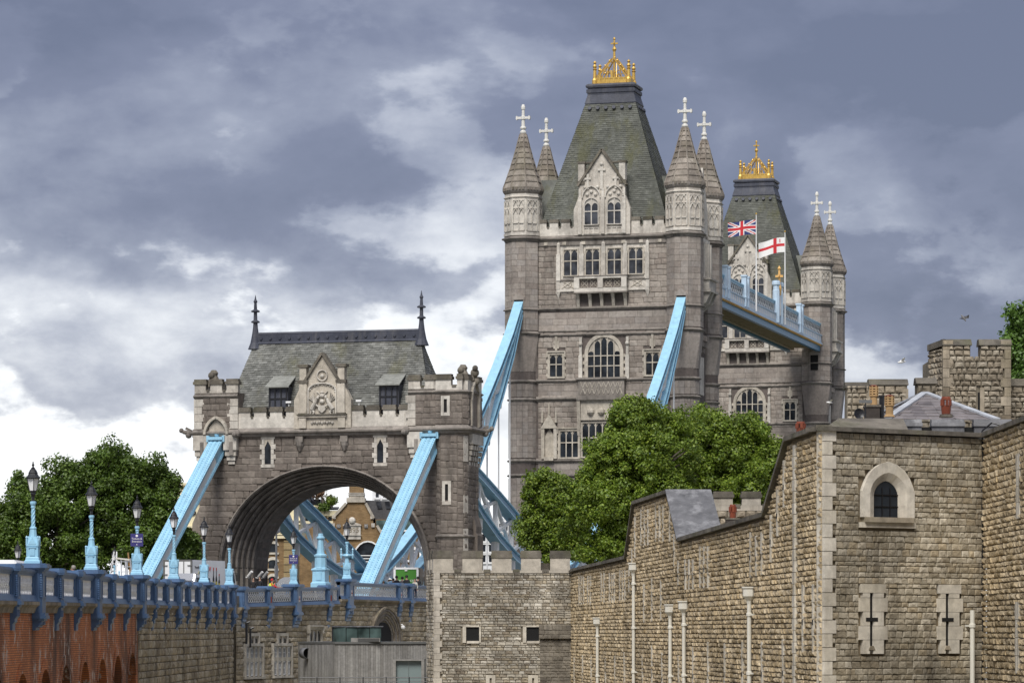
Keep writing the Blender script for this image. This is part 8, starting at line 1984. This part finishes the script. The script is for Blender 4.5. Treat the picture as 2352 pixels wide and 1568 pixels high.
# ================================================================== people
skin_m = flat('skin', (.45, .27, .19), .6); flat('hair_brown', (.06, .035, .02), .7); flat('hair_grey', (.25, .23, .21), .7); flat('hair_black', (.01, .009, .008), .6); flat('hair_fair', (.35, .25, .13), .7)
flat('cloth_black', (.015, .015, .018), .8); flat('cloth_white', (.65, .66, .68), .8); flat('cloth_red', (.5, .02, .02), .75); flat('cloth_blue', (.12, .3, .5), .75); flat('cloth_grey', (.13, .13, .14), .8); flat('hi_vis', (.6, .75, .05), .6); flat('denim', (.04, .06, .12), .8); flat('cloth_pale', (.5, .48, .42), .8)
def body_mesh(lean=0.0, arms='down'):
    J = {'pel': (0, 0, .95, .15, .11), 'wai': (0, .0, 1.1, .135, .10), 'che': (0, lean * .5, 1.32, .165, .115), 'nec': (0, lean * .9, 1.48, .06, .06), 'hd0': (0, lean + .01, 1.57, .07, .08), 'hd1': (0, lean + .015, 1.66, .085, .098), 'hd2': (0, lean, 1.73, .06, .07)}
    E_ = [('pel', 'wai'), ('wai', 'che'), ('che', 'nec'), ('nec', 'hd0'), ('hd0', 'hd1'), ('hd1', 'hd2')]
    for s_, n in ((-1, 'l'), (1, 'r')):
        J['sh' + n] = (s_ * .18, lean * .6, 1.40, .06, .06); el = (s_ * .23, lean * .5 - .02, 1.12) if arms == 'down' else (s_ * .22, lean + .12, 1.18); wr = (s_ * .22, lean * .5 + .08, .88) if arms == 'down' else (s_ * .1, lean + .34, 1.2)
        J['el' + n] = (*el, .045, .045); J['wr' + n] = (*wr, .032, .032); d = (Vector(wr) - Vector(el)).normalized(); J['ha' + n] = (*(Vector(wr) + d * .09), .035, .02); E_ += [('che', 'sh' + n), ('sh' + n, 'el' + n), ('el' + n, 'wr' + n), ('wr' + n, 'ha' + n)]
        for k in range(4): J['f%d' % k + n] = (*(Vector(wr) + d * (.17 - .01 * abs(k - 1)) + Vector((s_ * 0, (k - 1.5) * .018, 0))), .009, .009); E_.append(('ha' + n, 'f%d' % k + n))
        J['th' + n] = (*(Vector(wr) + d * .09 + Vector((-s_ * .04, .05, 0))), .010, .010); E_.append(('wr' + n, 'th' + n))
        J['hi' + n] = (s_ * .09, 0, .88, .085, .09); J['kn' + n] = (s_ * .1, .02, .48, .058, .06); J['an' + n] = (s_ * .1, -.02, .09, .04, .045); J['to' + n] = (s_ * .11, .16, .04, .04, .03); E_ += [('pel', 'hi' + n), ('hi' + n, 'kn' + n), ('kn' + n, 'an' + n), ('an' + n, 'to' + n)]
    nm = list(J); me = bpy.data.meshes.new('body'); me.from_pydata([J[k][:3] for k in nm], [(nm.index(a), nm.index(b)) for a, b in E_], []); o = bpy.data.objects.new('body', me); COL.objects.link(o)
    sk = o.modifiers.new('skin', 'SKIN'); sk.use_smooth_shade = True
    for i, k in enumerate(nm): me.skin_vertices[0].data[i].radius = J[k][3:]; me.skin_vertices[0].data[i].use_root = (k == 'pel')
    o.modifiers.new('sub', 'SUBSURF').levels = 1
    dg = bpy.context.evaluated_depsgraph_get(); out_ = bpy.data.meshes.new_from_object(o.evaluated_get(dg)); bpy.data.objects.remove(o); return out_
BODY = {k: body_mesh(*k) for k in ((0.0, 'down'), (.18, 'up'))}
def person(px, Y, zd, rz, label, top, hair, legs='denim', pose=(0.0, 'down'), hat=None, h=1.74, extra=None):
    c = at(px, 1300, Y); P_ = thing('person', label, 'person', (c.x, Y, zd), rz, 'people on the bridge approach'); P_.scale = (h / 1.8,) * 3
    me = BODY[pose].copy(); me.materials.clear()
    for k in ('skin', top, legs, 'cloth_black'): me.materials.append(MATS[k])
    for p in me.polygons:
        z = p.center.z; r_ = abs(p.center.x); y_ = p.center.y; mi = 0
        hand = (z < .87 and r_ > .17) if pose[1] == 'down' else (y_ > pose[0] + .36)
        if hand: mi = 0
        elif z > 1.47: mi = 0
        elif z > .93: mi = 1
        elif z > .1: mi = 2
        else: mi = 3
        p.material_index = mi; p.use_smooth = True
    link(bpy.data.objects.new('body', me), P_)
    l = pose[0]; zz = zd
    hm = MB(); hm.ball((0, l - .015, zd + 1.68), .118, 10, 7, 1.05); hm.v = [(x_, min(y, l + .055) if z < zd + 1.74 else y, max(z, zd + 1.62 - (.1 if hair in ('hair_fair',) else 0))) for x_, y, z in hm.v]; hm.build('hair', hair if not hat else hat, P_, True)
    fm = MB()
    for s_ in (-1, 1): fm.ball((s_ * .035, l + .1, zd + 1.655), .012, 6, 4)
    fm.build('eyes', 'cloth_black', P_); fm = MB(); fm.lathe([(.018, zd + 1.60), (.012, zd + 1.62), (.004, zd + 1.65)], 6, (0, l + .112)); fm.box(-.025, .025, l + .095, l + .103, zd + 1.568, zd + 1.574); fm.build('nose_and_mouth', 'skin', P_)
    if extra == 'backpack': m = MB(); m.box(-.17, .17, -.34, -.12, zd + 1.0, zd + 1.45); m.build('backpack', 'cloth_blue', P_)
    if extra == 'vest': m = MB(); m.lathe([(.20, zd + .95), (.21, zd + 1.3), (.17, zd + 1.42), (.1, zd + 1.45)], 12, (0, l * .55), sx=1.15, sy=.85); m.build('hi_vis_vest', 'hi_vis', P_)
    return P_
person(15, 140, 1.02, R(180), 'person in dark beanie, left one of the pair at the left edge', 'cloth_grey', 'hair_black', hat='cloth_grey', h=1.62)
person(29, 141, 1.0, R(180), 'person with long dark hair, right one of the pair at the left edge', 'cloth_black', 'hair_brown', h=1.6)
person(168, 152, 1.22, R(80), 'grey haired man in white jacket walking left behind the parapet', 'cloth_white', 'hair_grey', h=1.8)
person(357, 205, 1.55, R(0), 'dark haired person left of the white truck', 'cloth_black', 'hair_brown'); person(364, 206, 1.5, R(20), 'fair haired person beside the dark haired one, left of the white truck', 'cloth_pale', 'hair_fair')
person(582, 250, 2.35, R(190), 'man in black coat in front of the left arch reveal', 'cloth_black', 'hair_black', h=1.72); person(597, 251, 2.4, R(150), 'person in dark hood beside the left arch reveal', 'cloth_black', 'hair_black', h=1.76)
person(620, 236, 2.05, R(-95), 'worker in red cap and yellow vest leaning on the parapet', 'cloth_red', 'hair_brown', pose=(.18, 'up'), hat='cloth_red', h=1.7, extra='vest'); person(626, 237, 2.0, R(-80), 'person in red behind the worker in the yellow vest', 'cloth_red', 'hair_brown', pose=(.18, 'up'), h=1.66)
person(720, 246, 2.25, R(100), 'fair haired person walking beside the blue backpack', 'cloth_black', 'hair_fair', h=1.66); person(733, 245, 2.3, R(30), 'person in black with a light blue backpack', 'cloth_black', 'hair_black', h=1.76, extra='backpack')
for px, Y, h, rz, tp, hr, lb in ((860, 252, 1.62, 40, 'cloth_pale', 'hair_fair', 'fair haired person right of the land tie foot'), (881, 255, 1.45, 20, 'cloth_black', 'hair_brown', 'short person in black farther right of the land tie foot'), (903, 252, 1.6, 60, 'cloth_black', 'hair_black', 'person in black bending at the left edge of the green truck panel'),
                             (911, 253, 1.82, -30, 'cloth_black', 'hair_black', 'tall dark person at the left edge of the green truck panel'), (924, 253, 1.75, 10, 'cloth_grey', 'hair_black', 'grey clad person under the letters on the green panel'), (934, 252, 1.85, 0, 'cloth_black', 'hair_black', 'largest dark figure in front of the green panel'),
                             (953, 252, 1.6, 170, 'cloth_pale', 'hair_black', 'person facing the viewer near the right end of the parapet'), (960, 254, 1.78, 0, 'cloth_black', 'hair_black', 'dark figure at the right edge of the green panel')):
    person(px, Y, 2.42, R(rz), lb, tp, hr, h=h)
